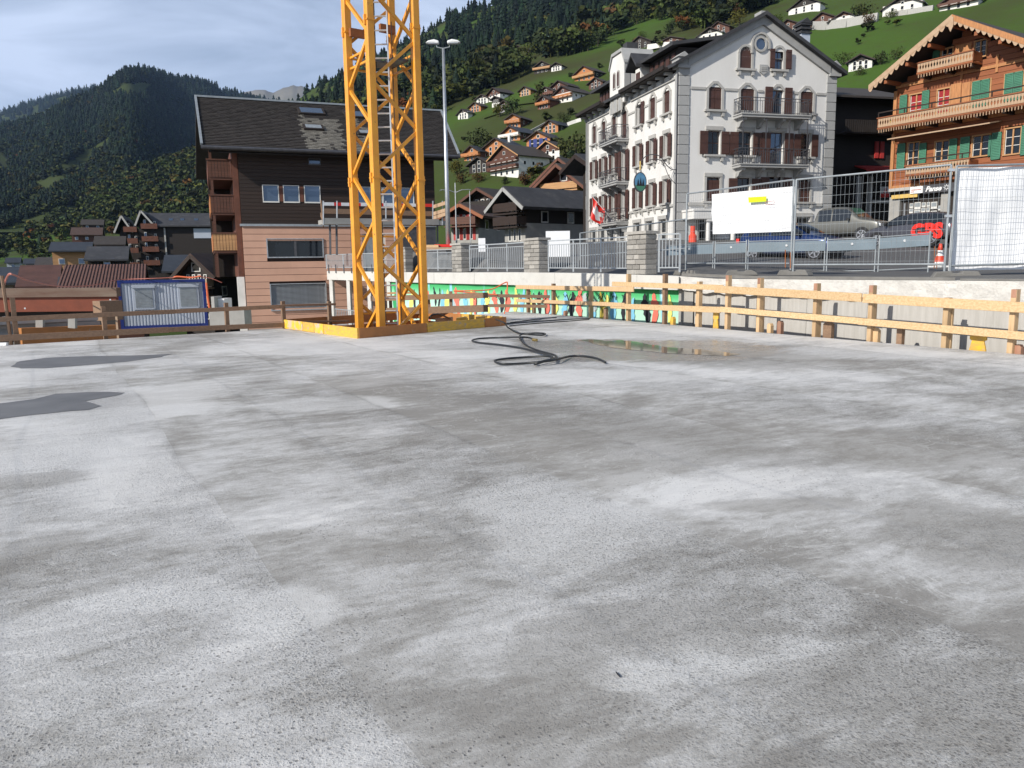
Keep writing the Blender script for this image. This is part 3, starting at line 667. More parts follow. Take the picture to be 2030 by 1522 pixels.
# ================================================================ village on the left
VY = 165.
a = at(236, 540, VY)
def dark_block():
    s = VY/1550; ux = 1.0
    root = empty('apartment_house', at(238, 545, VY), R(16), 'large dark wooden apartment house with twin gables and red brown balconies', 'building')
    q = lambda px: (px-238)*s*.92; zz = lambda py: (545-py)*s
    b = MB(); b.box(q(244), q(286), .0, 14, -3, zz(462)); b.box(q(284), q(438), -1.2, 14, -3, zz(452))
    b.prism([(q(284), -1.2, zz(452)), (q(320), -1.2, zz(452)), (q(302), -1.2, zz(428))], (0, 3, 0)); b.prism([(q(244), 0, zz(462)), (q(284), 0, zz(462)), (q(262), 0, zz(438))], (0, 3, 0))
    b.build('wall', 'dark_wood', root)
    r = MB()
    r.add([(q(316), -2.2, zz(453)), (q(440), -2.2, zz(453)), (q(440), 6, zz(424)), (q(292), 6, zz(424)), (q(316), -2.2, zz(450.5)), (q(440), -2.2, zz(450.5)), (q(440), 6, zz(421.5)), (q(292), 6, zz(421.5))], [(0, 1, 2, 3), (4, 5, 6, 7), (0, 1, 5, 4), (1, 2, 6, 5), (2, 3, 7, 6), (3, 0, 4, 7)])
    r.build('roof', 'roof_dark', root)
    for (xa, xp, xb, ye, yp, y0) in ((279, 292, 316, 452, 424, -2.2), (236, 252, 272, 465, 433, -1.2)):
        for u, v in (((xa, ye), (xp, yp)), ((xb, ye), (xp, yp))):
            g = MB(); A = Vector((q(u[0]), y0, zz(u[1]))); B = Vector((q(v[0]), y0, zz(v[1]))); g.add([A, B, B+Vector((0, 10, 0)), A+Vector((0, 10, 0)), A+Vector((0, 0, .3)), B+Vector((0, 0, .3)), B+Vector((0, 10, .3)), A+Vector((0, 10, .3))], [(0, 1, 2, 3), (4, 5, 6, 7), (0, 1, 5, 4), (1, 2, 6, 5), (2, 3, 7, 6), (3, 0, 4, 7)]); g.build('roof', 'roof_dark', root)
            g = MB(); g.beam(A+Vector((0, -.1, .1)), B+Vector((0, -.1, .1)), .1, .35); g.build('bargeboard', 'stone_band', root)
    for x0, x1, rows in ((256, 282, (462, 484, 502, 530)), (290, 322, (456, 480, 500, 526))):
        for py in rows:
            bal = MB().box(q(x0), q(x1), -2.3, -.9, zz(py), zz(py-2)).build('balcony', 'balcony_red', root)
            g = MB(); g.box(q(x0), q(x1), -2.4, -2.3, zz(py+1), zz(py-9)); g.build('railing', 'balcony_red', bal)
            fr = MB().box(q(x0+4), q(x0+9), -1.32 if x0 > 280 else -.1, -1.18 if x0 > 280 else .05, zz(py-1), zz(py-17)).build('window', 'frame_white', root)
            MB().box(q(x0+5), q(x0+8), -1.4 if x0 > 280 else -.16, -1.25 if x0 > 280 else -.08, zz(py-2), zz(py-16)).build('pane', 'glass_sky', fr)
            fr = MB().box(q(x1-9), q(x1-4), -1.32 if x0 > 280 else -.1, -1.18 if x0 > 280 else .05, zz(py-3), zz(py-14)).build('window', 'frame_white', root)
            MB().box(q(x1-8), q(x1-5), -1.4 if x0 > 280 else -.16, -1.25 if x0 > 280 else -.08, zz(py-4), zz(py-13)).build('pane', 'glass_dark', fr)
    MB().box(q(333), q(336), -1.5, -1.2, zz(510), zz(455)).build('corner_post', 'stone_band', root)
    MB().box(q(392), q(440), -1.35, -1.15, zz(475), zz(456)).build('plaster_panel', 'container_white', root)
    for px in (341, 364, 392):
        g = MB(); c = (px+15*0, 0); g.add([(q(px), 1.0, zz(439)), (q(px+8), 1.0, zz(439)), (q(px+8), 2.0, zz(434.5)), (q(px), 2.0, zz(434.5))], [(0, 1, 2, 3)]); g.build('skylight', 'glass_sky', root)
dark_block()
def roofhouse(px0, px1, pyr, pye, pyb, Y, label, wall, roof, dpt=6., yawd=-8, gable=False, lean=0, name='house', cat='house', **kw):
    """house seen from its eaves: ridge row pyr, eave row pye, base row pyb"""
    s = Y/1550; mm = ray((px0+px1)/2, 500)[0]; yaw = -math.atan(mm)*.85; root = empty(name, at(px0, pyb, Y), yaw, label, cat); wd = (px1-px0)*s/(math.cos(yaw)-mm*math.sin(yaw)); zb_ = at(px0, pyb, Y).z; zz = lambda p: at(px0, p, Y).z-zb_
    he = zz(pye); Yr = Y+dpt*math.cos(yaw)+wd*.5*math.sin(yaw); hr = at((px0+px1)/2, pyr, Yr).z-zb_
    MB().prism([(.4, .6, -4), (.4, 2*dpt-.6, -4), (.4, 2*dpt-.6, he), (.4, dpt, hr-.25), (.4, .6, he)], (wd-.8, 0, 0)).build('wall', wall, root)
    for sgn in (0, 1):
        y0 = -.4 if not sgn else 2*dpt+.4
        g = MB(); t = .22
        A = [Vector((0, y0, he-.05)), Vector((wd, y0, he-.05)), Vector((wd, dpt, hr)), Vector((0, dpt, hr))]
        g.add(A+[p+Vector((0, 0, t)) for p in A], [(0, 1, 2, 3), (4, 5, 6, 7), (0, 1, 5, 4), (1, 2, 6, 5), (2, 3, 7, 6), (3, 0, 4, 7)]); g.build('roof', roof, root)
    n = max(1, int(wd/3))
    for j in range(n):
        x = wd*(j+.6)/(n+.2); h2 = max(.9, he*.5)
        fr = MB().box(x-.45, x+.45, .5, .62, he*.5-.45, he*.5+.45).build('window', 'frame_white', root); MB().box(x-.35, x+.35, .47, .55, he*.5-.35, he*.5+.35).build('pane', 'glass_sky', fr)
    return root
roofhouse(100, 186, 482, 499, 537, 125, 'bright orange wooden house with blue black roof below the spur', 'tan_wood', 'roof_slate', 5, -4)
roofhouse(168, 256, 491, 517, 534, 110, 'low house with plain dark slate roof left of the apartment house', 'dark_wood', 'roof_dark', 6, -4)
roofhouse(186, 250, 470, 486, 500, 150, 'brown roofed shed tucked behind the slate roof', 'brown_wood', 'roof_brown', 4, -4, name='shed', cat='shed')
roofhouse(322, 402, 508, 540, 556, 100, 'dark slate roof wedge below the apartment house', 'dark_wood', 'roof_slate', 6, -4)
roofhouse(140, 204, 452, 466, 478, 250, 'brown chalet with white patches on the meadow above the village', 'redbrown_wood', 'roof_rust', 6, -14, name='chalet', cat='chalet')
roofhouse(160, 206, 436, 446, 452, 300, 'faint dark barn at the edge of the spur wood', 'brown_wood', 'roof_brown', 5, -8, name='barn', cat='barn')
roofhouse(10, 42, 512, 522, 532, 200, 'small blue grey house left of a similar one', 'container_white', 'roof_slate', 4, -8)
roofhouse(46, 76, 514, 524, 534, 190, 'small blue grey house right of a similar one', 'container_white', 'roof_slate', 4, -8)
roofhouse(70, 120, 512, 528, 548, 140, 'dark brown house behind the red tiled roofs', 'dark_wood', 'roof_brown', 5, -8)
roofhouse(-90, 40, 534, 566, 600, 68, 'grey blue roofed house at the left edge of the picture', 'concrete_grey', 'roof_slate', 5, 3)
roofhouse(34, 122, 530, 572, 600, 66, 'red tiled house with an open dark gable at its right', 'redbrown_wood', 'roof_red', 5, -3)
# ================================================================ concrete slab (roof of the car park)
def slab_mat():
    m = bpy.data.materials.new('slab_concrete'); m.use_nodes = True; nt = m.node_tree; b = nt.nodes['Principled BSDF']; L = nt.links.new
    geo = N(nt, 'ShaderNodeNewGeometry')
    mp = N(nt, 'ShaderNodeMapping'); mp.vector_type = 'POINT'; mp.inputs['Rotation'].default_value = (0, 0, R(-30.5)); L(geo.outputs['Position'], mp.inputs[0])   # x: across the strips (trowel strokes), y: along them
    def noise_(sc_, det=5, rough=.6, dist=0., stretch=(1, 1, 1), off=(0, 0, 0)):
        q = N(nt, 'ShaderNodeMapping'); q.inputs['Scale'].default_value = stretch; q.inputs['Location'].default_value = off; L(mp.outputs[0], q.inputs[0])
        n = N(nt, 'ShaderNodeTexNoise'); n.inputs['Scale'].default_value = sc_; n.inputs['Detail'].default_value = det; n.inputs['Roughness'].default_value = rough; n.inputs['Distortion'].default_value = dist
        L(q.outputs[0], n.inputs[0]); return n.outputs[0]
    def ramp(src, p0, p1, a=0., c=1.):
        r = N(nt, 'ShaderNodeMapRange'); r.interpolation_type = 'SMOOTHSTEP'; r.inputs['From Min'].default_value = p0; r.inputs['From Max'].default_value = p1; r.inputs['To Min'].default_value = a; r.inputs['To Max'].default_value = c
        L(src, r.inputs[0]); return r.outputs[0]
    def mth(op, a, c=None, cl=False):
        n = N(nt, 'ShaderNodeMath', operation=op); n.use_clamp = cl
        for i, x in enumerate((a, c)):
            if x is None: continue
            if isinstance(x, (int, float)): n.inputs[i].default_value = x
            else: L(x, n.inputs[i])
        return n.outputs[0]
    def mixc(f, a, c):
        n = N(nt, 'ShaderNodeMix', data_type='RGBA')
        L(f, n.inputs['Factor']) if not isinstance(f, float) else setattr(n.inputs['Factor'], 'default_value', f)
        for k, x in (('A', a), ('B', c)):
            if isinstance(x, tuple): n.inputs[k].default_value = (*x, 1)
            else: L(x, n.inputs[k])
        return n.outputs['Result']
    sep = N(nt, 'ShaderNodeSeparateXYZ'); L(mp.outputs[0], sep.inputs[0])
    wob = mth('MULTIPLY', mth('SUBTRACT', noise_(.22, 3), .5), .45)
    wx = mth('ADD', sep.outputs['X'], wob)
    # strips about 2.2 m wide, each with its own finish
    W0 = 2.2; ph = mth('ADD', mth('DIVIDE', wx, W0), 19.614)
    sid = mth('FLOOR', ph); fr = mth('FRACT', ph)
    wn = N(nt, 'ShaderNodeTexWhiteNoise'); wn.noise_dimensions = '1D'; L(sid, wn.inputs['W'])
    big = noise_(.28, 4, .55, .4, (1, .7, 1)); mid = noise_(1.0, 8, .72, .5, (.75, 1.25, 1)); stro = noise_(3.0, 8, .75, .4, (.55, 1.5, 1), (3, 1, 0)); patch = noise_(1.6, 5, .62, .8, (.7, 1.1, 1), (9, 4, 0))
    grain = noise_(60, 4, .7); fine = noise_(170, 3, .7)
    v = mth('ADD', mth('MULTIPLY', big, .9), mth('MULTIPLY', mid, .62)); v = mth('ADD', v, mth('MULTIPLY', stro, .46)); v = mth('ADD', v, mth('MULTIPLY', mth('SUBTRACT', wn.outputs['Value'], .5), .02))
    v = mth('ADD', v, mth('MULTIPLY', mth('SUBTRACT', grain, .5), .16)); v = mth('ADD', v, mth('MULTIPLY', mth('SUBTRACT', noise_(9, 8, .78, .3, (.8, 1.25, 1), (6, 2, 0)), .5), .34))
    v = mth('ADD', v, mth('MULTIPLY', mth('MULTIPLY', ramp(fr, .45, .97), ramp(noise_(.5, 3, .6, 0, (1, 1, 1), (11, 3, 0)), .40, .60)), .055)); v = mth('SUBTRACT', v, mth('MULTIPLY', mth('MULTIPLY', ramp(fr, .20, .0), ramp(noise_(.5, 3, .6, 0, (1, 1, 1), (1, 13, 0)), .40, .60)), .075))
    lv = ramp(v, .785, 1.17)
    cr = N(nt, 'ShaderNodeValToRGB'); e = cr.color_ramp.elements
    e[0].position = 0; e[0].color = (.27, .258, .238, 1); e[1].position = 1; e[1].color = (.70, .69, .67, 1)
    for p_, c_ in ((.3, (.395, .385, .365)), (.55, (.50, .493, .478)), (.8, (.585, .578, .565))):
        k = e.new(p_); k.color = (*c_, 1)
    L(lv, cr.inputs[0]); col = cr.outputs[0]
    # whitish laitance blooms placed where they lie, soft edged
    STR = noise_(4.5, 7, .78, .3, (.45, 1.5, 1), (2, 8, 0))
    def blob(cx, cy, rx, ry, rot, soft=.5, nz=.5, nsc=1.2):
        q = N(nt, 'ShaderNodeMapping'); q.vector_type = 'TEXTURE'; q.inputs['Location'].default_value = (cx, cy, 0); q.inputs['Rotation'].default_value = (0, 0, R(rot)); q.inputs['Scale'].default_value = (rx, ry, 1)
        L(geo.outputs['Position'], q.inputs[0]); ln = N(nt, 'ShaderNodeVectorMath', operation='LENGTH'); L(q.outputs[0], ln.inputs[0])
        d = mth('ADD', ln.outputs['Value'], mth('ADD', mth('MULTIPLY', mth('SUBTRACT', noise_(nsc*.6, 6, .68, .8, (.8, 1.25, 1), (cx, cy, 0)), .5), nz*3.8), mth('MULTIPLY', mth('SUBTRACT', STR, .5), nz*2.0)))
        return ramp(d, 1+soft*.5, 1-soft*.5)
    def addup(l):
        r = l[0]
        for x in l[1:]: r = mth('MAXIMUM', r, x)
        return r
    def B(px, py, wpx, hpx, **k):
        c = G(px, py); a = G(px-wpx/2, py); d = G(px+wpx/2, py); t = G(px, py-hpx/2); u = G(px, py+hpx/2)
        return blob(c.x, c.y, abs(d.x-a.x)/2, abs(t.y-u.y)/2, 0, **k)
    bloom = addup([B(1110, 1020, 330, 150), B(260, 800, 340, 90, nz=.6), B(60, 740, 190, 60), B(600, 690, 420, 26), B(1330, 655, 560, 22), B(1700, 700, 500, 26), B(1150, 745, 300, 30), B(120, 900, 340, 90), B(560, 1215, 200, 90), B(1290, 960, 150, 60, nz=.8), B(1460, 1290, 300, 60, nz=.9), B(1290, 1330, 240, 70, nz=.9), B(300, 1190, 420, 60, nz=.9), B(660, 800, 280, 30), B(1000, 700, 500, 18)])
    dark = addup([B(730, 765, 240, 50, nz=.7), B(960, 850, 330, 60, nz=.8), B(1270, 880, 560, 130, nz=.8), B(1800, 890, 420, 110, nz=.8), B(1330, 1230, 420, 130, nz=.8), B(1090, 1310, 260, 110, nz=.7), B(1900, 1060, 360, 160, nz=.7), B(1480, 715, 420, 36, nz=.6), B(1270, 690, 420, 44, nz=.6), B(60, 950, 200, 40, nz=.8), B(30, 1110, 140, 120, nz=.8), B(1850, 1380, 460, 160, nz=.9), B(1300, 1470, 420, 110, nz=.9), B(800, 1095, 240, 50, nz=.8), B(1580, 1000, 330, 26, nz=.6), B(230, 730, 60, 12)])
    col = mixc(mth('MULTIPLY', bloom, .60), col, (.72, .715, .70))
    col = mixc(mth('MULTIPLY', dark, .46), col, (.26, .245, .22))
    # damp rings around the puddles
    damp2 = addup([B(180, 716, 290, 20, nz=.3, soft=.5), B(100, 802, 270, 44, nz=.3, soft=.5)])
    col = mixc(mth('MULTIPLY', damp2, .45), col, (.33, .32, .31))
    damp = addup([B(1290, 693, 520, 44, nz=.35, soft=.25), B(1160, 683, 260, 26, nz=.4, soft=.25)])
    col = mixc(mth('MULTIPLY', damp, .62), col, (.20, .19, .178))
    # the strip seams: ragged lip paler on one side, thin dark line
    sm = ramp(mth('ABSOLUTE', mth('SUBTRACT', fr, .5)), .470, .5)
    smn = mth('MULTIPLY', sm, ramp(noise_(.8, 3), .42, .62))
    col = mixc(mth('MULTIPLY', smn, .35), col, (.20, .19, .175))
    # thin pale run-off veins
    vn = noise_(1.3, 5, .6, 2.2, (.7, 1.0, 1), (20, 2, 0)); vein = mth('MULTIPLY', ramp(mth('ABSOLUTE', mth('SUBTRACT', vn, .5)), .010, 0), ramp(noise_(.35, 2, .5, 0, (1, 1, 1), (7, 7, 0)), .52, .60))
    col = mixc(mth('MULTIPLY', vein, .38), col, (.72, .715, .70))
    # pits: small dark pock marks, denser on the rough areas
    def pits(scl, r0, seed, st=(1, 1, 1)):
        q = N(nt, 'ShaderNodeMapping'); q.inputs['Scale'].default_value = st; q.inputs['Location'].default_value = (seed, seed, 0); L(mp.outputs[0], q.inputs[0])
        vo = N(nt, 'ShaderNodeTexVoronoi'); vo.voronoi_dimensions = '2D'; vo.inputs['Scale'].default_value = scl; vo.inputs['Randomness'].default_value = 1; L(q.outputs[0], vo.inputs['Vector'])
        wnn = N(nt, 'ShaderNodeTexWhiteNoise'); L(vo.outputs['Color'], wnn.inputs['Vector'])
        rr = mth('MULTIPLY', mth('POWER', wnn.outputs['Value'], 2.2), r0)
        return ramp(mth('SUBTRACT', vo.outputs['Distance'], rr), .03, -.06), rr
    rough_area = mth('MULTIPLY', ramp(noise_(.45, 4, .6, .5, (1, .8, 1), (1, 5, 0)), .34, .56, .3, 1), ramp(fr, .15, .80, .30, 1.))
    p1_, _ = pits(36, .24, 1.); p2_, _ = pits(58, .36, 4.); p3_, _ = pits(100, .42, 7.)
    pit = addup([mth('MULTIPLY', p1_, ramp(noise_(.6, 5, .7, 0, (1, 1, 1), (5, 5, 0)), .50, .62)), mth('MULTIPLY', p2_, rough_area), mth('MULTIPLY', p3_, mth('MULTIPLY', rough_area, .8))])
    col = mixc(mth('MULTIPLY', pit, .60), col, (.10, .092, .085))
    col = mixc(mth('MULTIPLY', mth('MULTIPLY', ramp(noise_(120, 3, .7), .60, .72), rough_area), .45), col, (.16, .15, .14))
    col = mixc(mth('MULTIPLY', mth('MULTIPLY', ramp(noise_(95, 3, .7, 0, (1, 1, 1), (3, 3, 3)), .60, .72), rough_area), .5), col, (.72, .72, .74))
    L(col, b.inputs['Base Color'])
    ro = mth('SUBTRACT', mth('ADD', .66, mth('MULTIPLY', mth('SUBTRACT', .5, lv), .22)), mth('MULTIPLY', damp, .42)); L(ro, b.inputs['Roughness'])
    b.inputs['Specular IOR Level'].default_value = .42
    # relief
    rg = noise_(26, 5, .72, .3, (.8, 1.25, 1)); hgt = mth('ADD', mth('MULTIPLY', mth('MULTIPLY', rg, rough_area), .014), mth('MULTIPLY', fine, .0020)); hgt = mth('SUBTRACT', hgt, mth('MULTIPLY', pit, .006))
    hgt = mth('ADD', hgt, mth('MULTIPLY', stro, .005)); hgt = mth('ADD', hgt, mth('MULTIPLY', big, .02)); hgt = mth('ADD', hgt, mth('MULTIPLY', ramp(fr, .5, .46), .005))
    hgt = mth('ADD', hgt, mth('MULTIPLY', mth('MULTIPLY', noise_(75, 4, .75), rough_area), .0115))
    bp = N(nt, 'ShaderNodeBump'); bp.inputs['Strength'].default_value = .9; bp.inputs['Distance'].default_value = 1.0; L(hgt, bp.inputs['Height']); L(bp.outputs[0], b.inputs['Normal'])
    return m
SLAB = slab_mat()
L0, L1, FAR, RR_, = G(0, 685), G(560, 651), G(1020, 617), G(2030, 703)
dl = (L1-L0).normalized(); dr = (RR_-FAR).normalized()
fc, fl, fr_ = G(710, 671), G(560, 650), G(1003, 645)
ul = (fl-fc); ur = (fr_-fc)
back = fc+ul+ur*.98
P0 = L0-dl*30; P1 = RR_+dr*30
cut1 = L1; # the slab edge breaks at the crane opening and resumes behind it
edge_b = fc+ul*1.0+ur*.62
poly = [P0, L1+dl*.0, fc+Vector((0, 0, 0)), fr_+ur*.02, fr_+ul*.45+ur*.02, G(905, 626), FAR, P1, Vector((22, -20, 0)), Vector((-40, -20, 0))]
def sheet(poly, z0, z1):
    b = MB(); b.prism([(p.x, p.y, z0) for p in poly], (0, 0, z1-z0)); return b
o = tag(sheet(poly, -.32, 0).build('concrete_slab', SLAB), kind='structure')
bm = bmesh.new(); bm.from_mesh(o.data); bmesh.ops.triangulate(bm, faces=[f for f in bm.faces if len(f.verts) > 4]); bm.to_mesh(o.data); bm.free()
# puddles: shallow water sheets with ragged outlines
def puddle(pts, z=.004, name='puddle', m=None, jag=.5):
    P = []
    for (a, b_), (c, d) in zip(pts, pts[1:]+pts[:1]):
        for k in range(6):
            t = k/6; q = G(a+(c-a)*t, b_+(d-b_)*t); n = noise.noise((q.x*4, q.y*4, 3))*.12*jag; P.append(Vector((q.x+n, q.y+n*1.6, z)))
    b = MB(); b.add(P, [tuple(range(len(P)))]); o = b.build(name, m); tag(o, kind='structure'); return o
pm = bpy.data.materials.new('puddle_water'); pm.use_nodes = True; q = pm.node_tree.nodes['Principled BSDF']; q.inputs['Base Color'].default_value = (.17, .155, .135, 1); q.inputs['Roughness'].default_value = .07; q.inputs['Specular IOR Level'].default_value = .42; q.inputs['IOR'].default_value = 1.33
pmd = bpy.data.materials.new('wet_concrete'); pmd.use_nodes = True; nt_ = pmd.node_tree; q2 = nt_.nodes['Principled BSDF']; q2.inputs['Roughness'].default_value = .5; q2.inputs['Specular IOR Level'].default_value = .25
gx = N(nt_, 'ShaderNodeNewGeometry'); nx_ = N(nt_, 'ShaderNodeTexNoise'); nx_.inputs['Scale'].default_value = 2.2; nx_.inputs['Detail'].default_value = 6; rx_ = N(nt_, 'ShaderNodeValToRGB'); rx_.color_ramp.elements[0].position = .3; rx_.color_ramp.elements[0].color = (.125, .124, .125, 1); rx_.color_ramp.elements[1].position = .7; rx_.color_ramp.elements[1].color = (.18, .178, .178, 1)
nt_.links.new(gx.outputs['Position'], nx_.inputs[0]); nt_.links.new(nx_.outputs[0], rx_.inputs[0]); nt_.links.new(rx_.outputs[0], q2.inputs['Base Color'])
puddle([(1148, 674), (1180, 673), (1200, 677), (1232, 674), (1262, 678), (1290, 684), (1326, 688), (1400, 694), (1470, 702), (1440, 706), (1380, 703), (1320, 700), (1268, 694), (1222, 690), (1190, 684)], m=pm)
puddle([(20, 727), (40, 716), (95, 709), (170, 706), (260, 705), (338, 702), (318, 708), (250, 717), (170, 724), (90, 730), (45, 730)], m=pmd, name='wet_patch', jag=.25)
puddle([(-120, 815), (0, 800), (70, 791), (110, 781), (180, 777), (252, 778), (226, 785), (170, 795), (205, 804), (180, 812), (120, 817), (60, 823), (0, 831), (-120, 850)], m=pmd, name='wet_patch', jag=.3)
# ground of the building site beyond and below the slab
tag(sheet([Vector((-60, 14, 0)), Vector((-16, 60, 0)), Vector((-3, 60, 0)), Vector((8, 30, 0)), Vector((30, 0, 0)), Vector((20, -30, 0)), Vector((-60, -30, 0))], -3.1, -2.9).build('site_ground', 'concrete_grey'), kind='structure')

# ================================================================ formwork box round the crane opening
def plank(a, b, w, h, m, parent, name='plank', up=(0, 0, 1)):
    q = MB(); a = Vector(a); b = Vector(b); q.beam(a, b, w, h, up); return q.build(name, m, parent)
root = empty('formwork_frame', fc, 0, 'yellow and orange plank frame around the crane opening in the slab', 'formwork')
h = .23
def fp(t0, t1, u, m, dz=0, off=0, org=Vector((0, 0, 0)), hh=h, nm='plank'):
    a = org+u*t0; b = org+u*t1; return plank(a+Vector((0, 0, hh/2+dz)), b+Vector((0, 0, hh/2+dz)), .035, hh, m, root, nm)
for t0, t1, mm in ((.0, .40, 'form_yellow'), (.405, .52, 'form_worn'), (.525, .68, 'form_yellow'), (.685, 1.0, 'form_worn')): fp(t0, t1, ul, mm)
for t0, t1, mm in ((.005, .42, 'form_orange'), (.425, .83, 'form_yellow'), (.835, 1.0, 'form_orange')): fp(t0, t1, ur, mm, hh=h*.98)
for t0, t1, mm in ((.02, .5, 'form_orange'), (.505, 1.0, 'form_orange')): fp(t0, t1, ur, mm, org=ul*.99)
for t0, t1, mm in ((.02, .45, 'form_yellow'), (.455, 1.0, 'form_orange')): fp(t0, t1, ul, mm, org=ur*.99)
# walls of the opening going down
w_ = MB(); 
for a, b in ((Vector((0, 0, 0)), ul), (Vector((0, 0, 0)), ur), (ul, ul+ur), (ur, ul+ur)): w_.beam(a+Vector((0, 0, -1.5)), b+Vector((0, 0, -1.5)), .05, 2.9)
w_.build('shaft_lining', 'form_orange', root)
# panels lying behind the opening
pp = tag(MB().beam(at(865, 652, 20.6), at(897, 648, 21.2), .05, .55, up=(0, 0, 1)).build('chipboard_panel', 'chipboard'), 'pale chipboard panel standing behind the right crane leg', 'board')
for k, (x0, y0, x1, y1, Y) in enumerate([(906, 636, 926, 634, 20.0), (944, 634, 962, 633, 20.4)]):
    o = tag(MB().beam(at(x0, y0, Y), at(x1, y1, Y), .4, .16).build('timber_block', 'form_yellow'), ['left yellow timber block lying on the crane frame', 'right yellow timber block lying on the crane frame'][k], 'timber', 'yellow blocks on the crane frame')

# ================================================================ crane mast
cb = Vector((*at(755, 640, 18.35).xy, 0)); beta = R(36); S = 1.16
root = empty('tower_crane_mast', (cb.x, cb.y, -2.9), beta, 'orange yellow lattice mast of a tower crane rising out of the slab opening', 'crane')
ZB = 2.9  # slab level in the mast's own height
corners = [Vector((0, 0, 0)), Vector((S, 0, 0)), Vector((S, S, 0)), Vector((0, S, 0))]
ctr = Vector((S/2, S/2, 0)); H_ = 14.5
for c in corners:
    q = MB(); q.box(c.x-.085 if c.x == 0 else c.x-.085, c.x+.085, c.y-.085, c.y+.085, 0, H_); o = q.build('leg', 'crane_paint', root); bevel(o, .012)
    zj = ZB+6.95
    j = MB()
    for z in (zj-3.4, zj+.0):
        j.box(c.x-.10, c.x+.10, c.y-.10, c.y+.10, z, z+.03)
        for sx in (-1, 1): j.box(c.x+sx*.105-.02, c.x+sx*.105+.02, c.y-.03, c.y+.03, z-.09, z+.12)
    j.build('joint_plate', 'crane_paint', root)
zA = ZB+at(755, 516, 18.4).z; zB_ = ZB+at(755, 429, 18.4).z
P_ = 2.0
def faces():  # each face: left corner, right corner as seen from outside
    return [(corners[3], corners[0]), (corners[0], corners[1]), (corners[1], corners[2]), (corners[2], corners[3])]
for a, b in faces():
    k = -3
    while True:
        za = zA+k*P_; zb = zB_+k*P_
        if za > H_-.3: break
        for z0, z1 in ((za, zb), (za, zb-P_)):
            if min(z0, z1) < .05 or max(z0, z1) > H_: continue
            q = MB(); A = Vector((a.x, a.y, z0)); B_ = Vector((b.x, b.y, z1)); d = (B_-A).normalized(); q.beam(A+d*.07, B_-d*.07, .07, .07); q.build('brace', 'crane_paint', root)
        k += 1
    
# ladder inside, on the far side
lp0, lp1 = Vector((.33, .45, 0)), Vector((.585, .265, 0))
la = empty('ladder', (0, 0, 0)); la.parent = root
for x in (lp0, lp1): MB().beam(x+Vector((0, 0, .2)), x+Vector((0, 0, H_-.3)), .03, .045, up=(.59, .81, 0)).build('side_rail', 'alu', la)
z = .35
while z < H_-.4:
    q = MB(); q.tube([lp0+Vector((0, 0, z)), lp1+Vector((0, 0, z))], .019, 6); q.build('rung', 'alu', la); z += .305
pz = ZB+at(755, 112, 18.6).z
q = MB(); q.box(.62, S-.12, .12, S-.12, pz, pz+.04); q.box(.12, .62, .52, S-.12, pz, pz+.04); q.build('platform', 'steel_dark', root)
for z in (pz-.10, pz+.14, ZB+at(755, 465, 18.6).z, ZB+.42):
    q = MB()
    for a, b in (((.05, S-.03), (S-.05, S-.03)), ((S-.03, .05), (S-.03, S-.05)), ((.03, .05), (.03, S-.05))):
        if z < pz-.2 and a[0] != .05: continue
        q.beam((*a, z), (*b, z), .045, .045)
    q.build('cross_bar', 'crane_paint', root)
for (cx_, sx) in ((0, 1), (S, -1)):
    zz_ = ZB+at(700, 42, 18.4).z if cx_ == 0 else ZB+at(800, 34, 18.9).z
    q = MB(); q.box(min(cx_, cx_+sx*.38), max(cx_, cx_+sx*.38), S-.20, S-.10, zz_-.1, zz_+.08); q.build('bracket', 'crane_rust', root)
q = MB(); q.tube([(S*.36, S*.5, z) for z in np.linspace(.2, H_-1, 12)], .022, 6); q.build('power_cable', 'rubber', root)
q = MB(); q.tube([(S*.86, S*.72, z) for z in np.linspace(.2, 10.2, 4)], .010, 5); q.build('power_cable', 'rubber', root)
# black cable hooped by the mast foot
tag(MB().tube([at(x, y, Y) for x, y, Y in ((843, 650, 20), (846, 634, 20), (856, 624, 20), (868, 622, 20.2), (880, 626, 20.6), (893, 632, 21))], .022, 6).build('cable_hoop', 'rubber', smooth=True), 'black cable hooped up beside the right crane leg', 'cable')
tag(MB().tube([at(x, y, Y) for x, y, Y in ((916, 645, 20.2), (917, 634, 20.2), (922, 628, 20.3), (926, 631, 20.3), (928, 640, 20.3))], .022, 6).build('cable_hoop', 'rubber', smooth=True), 'small black cable loop over the yellow timber blocks', 'cable')
for k, (x0, y0, x1, y1, Y) in enumerate([(700, 640, 708, 560, 19.8), (746, 655, 733, 552, 18.9)]):
    tag(MB().tube([at(x0, y0, Y)-Vector((0, 0, .6)), at(x1, y1, Y)], .012, 5).build('reinforcing_bar', 'steel_dark'), ['thin steel bar standing left of the crane mast', 'thin steel bar leaning inside the crane mast'][k], 'steel bar')

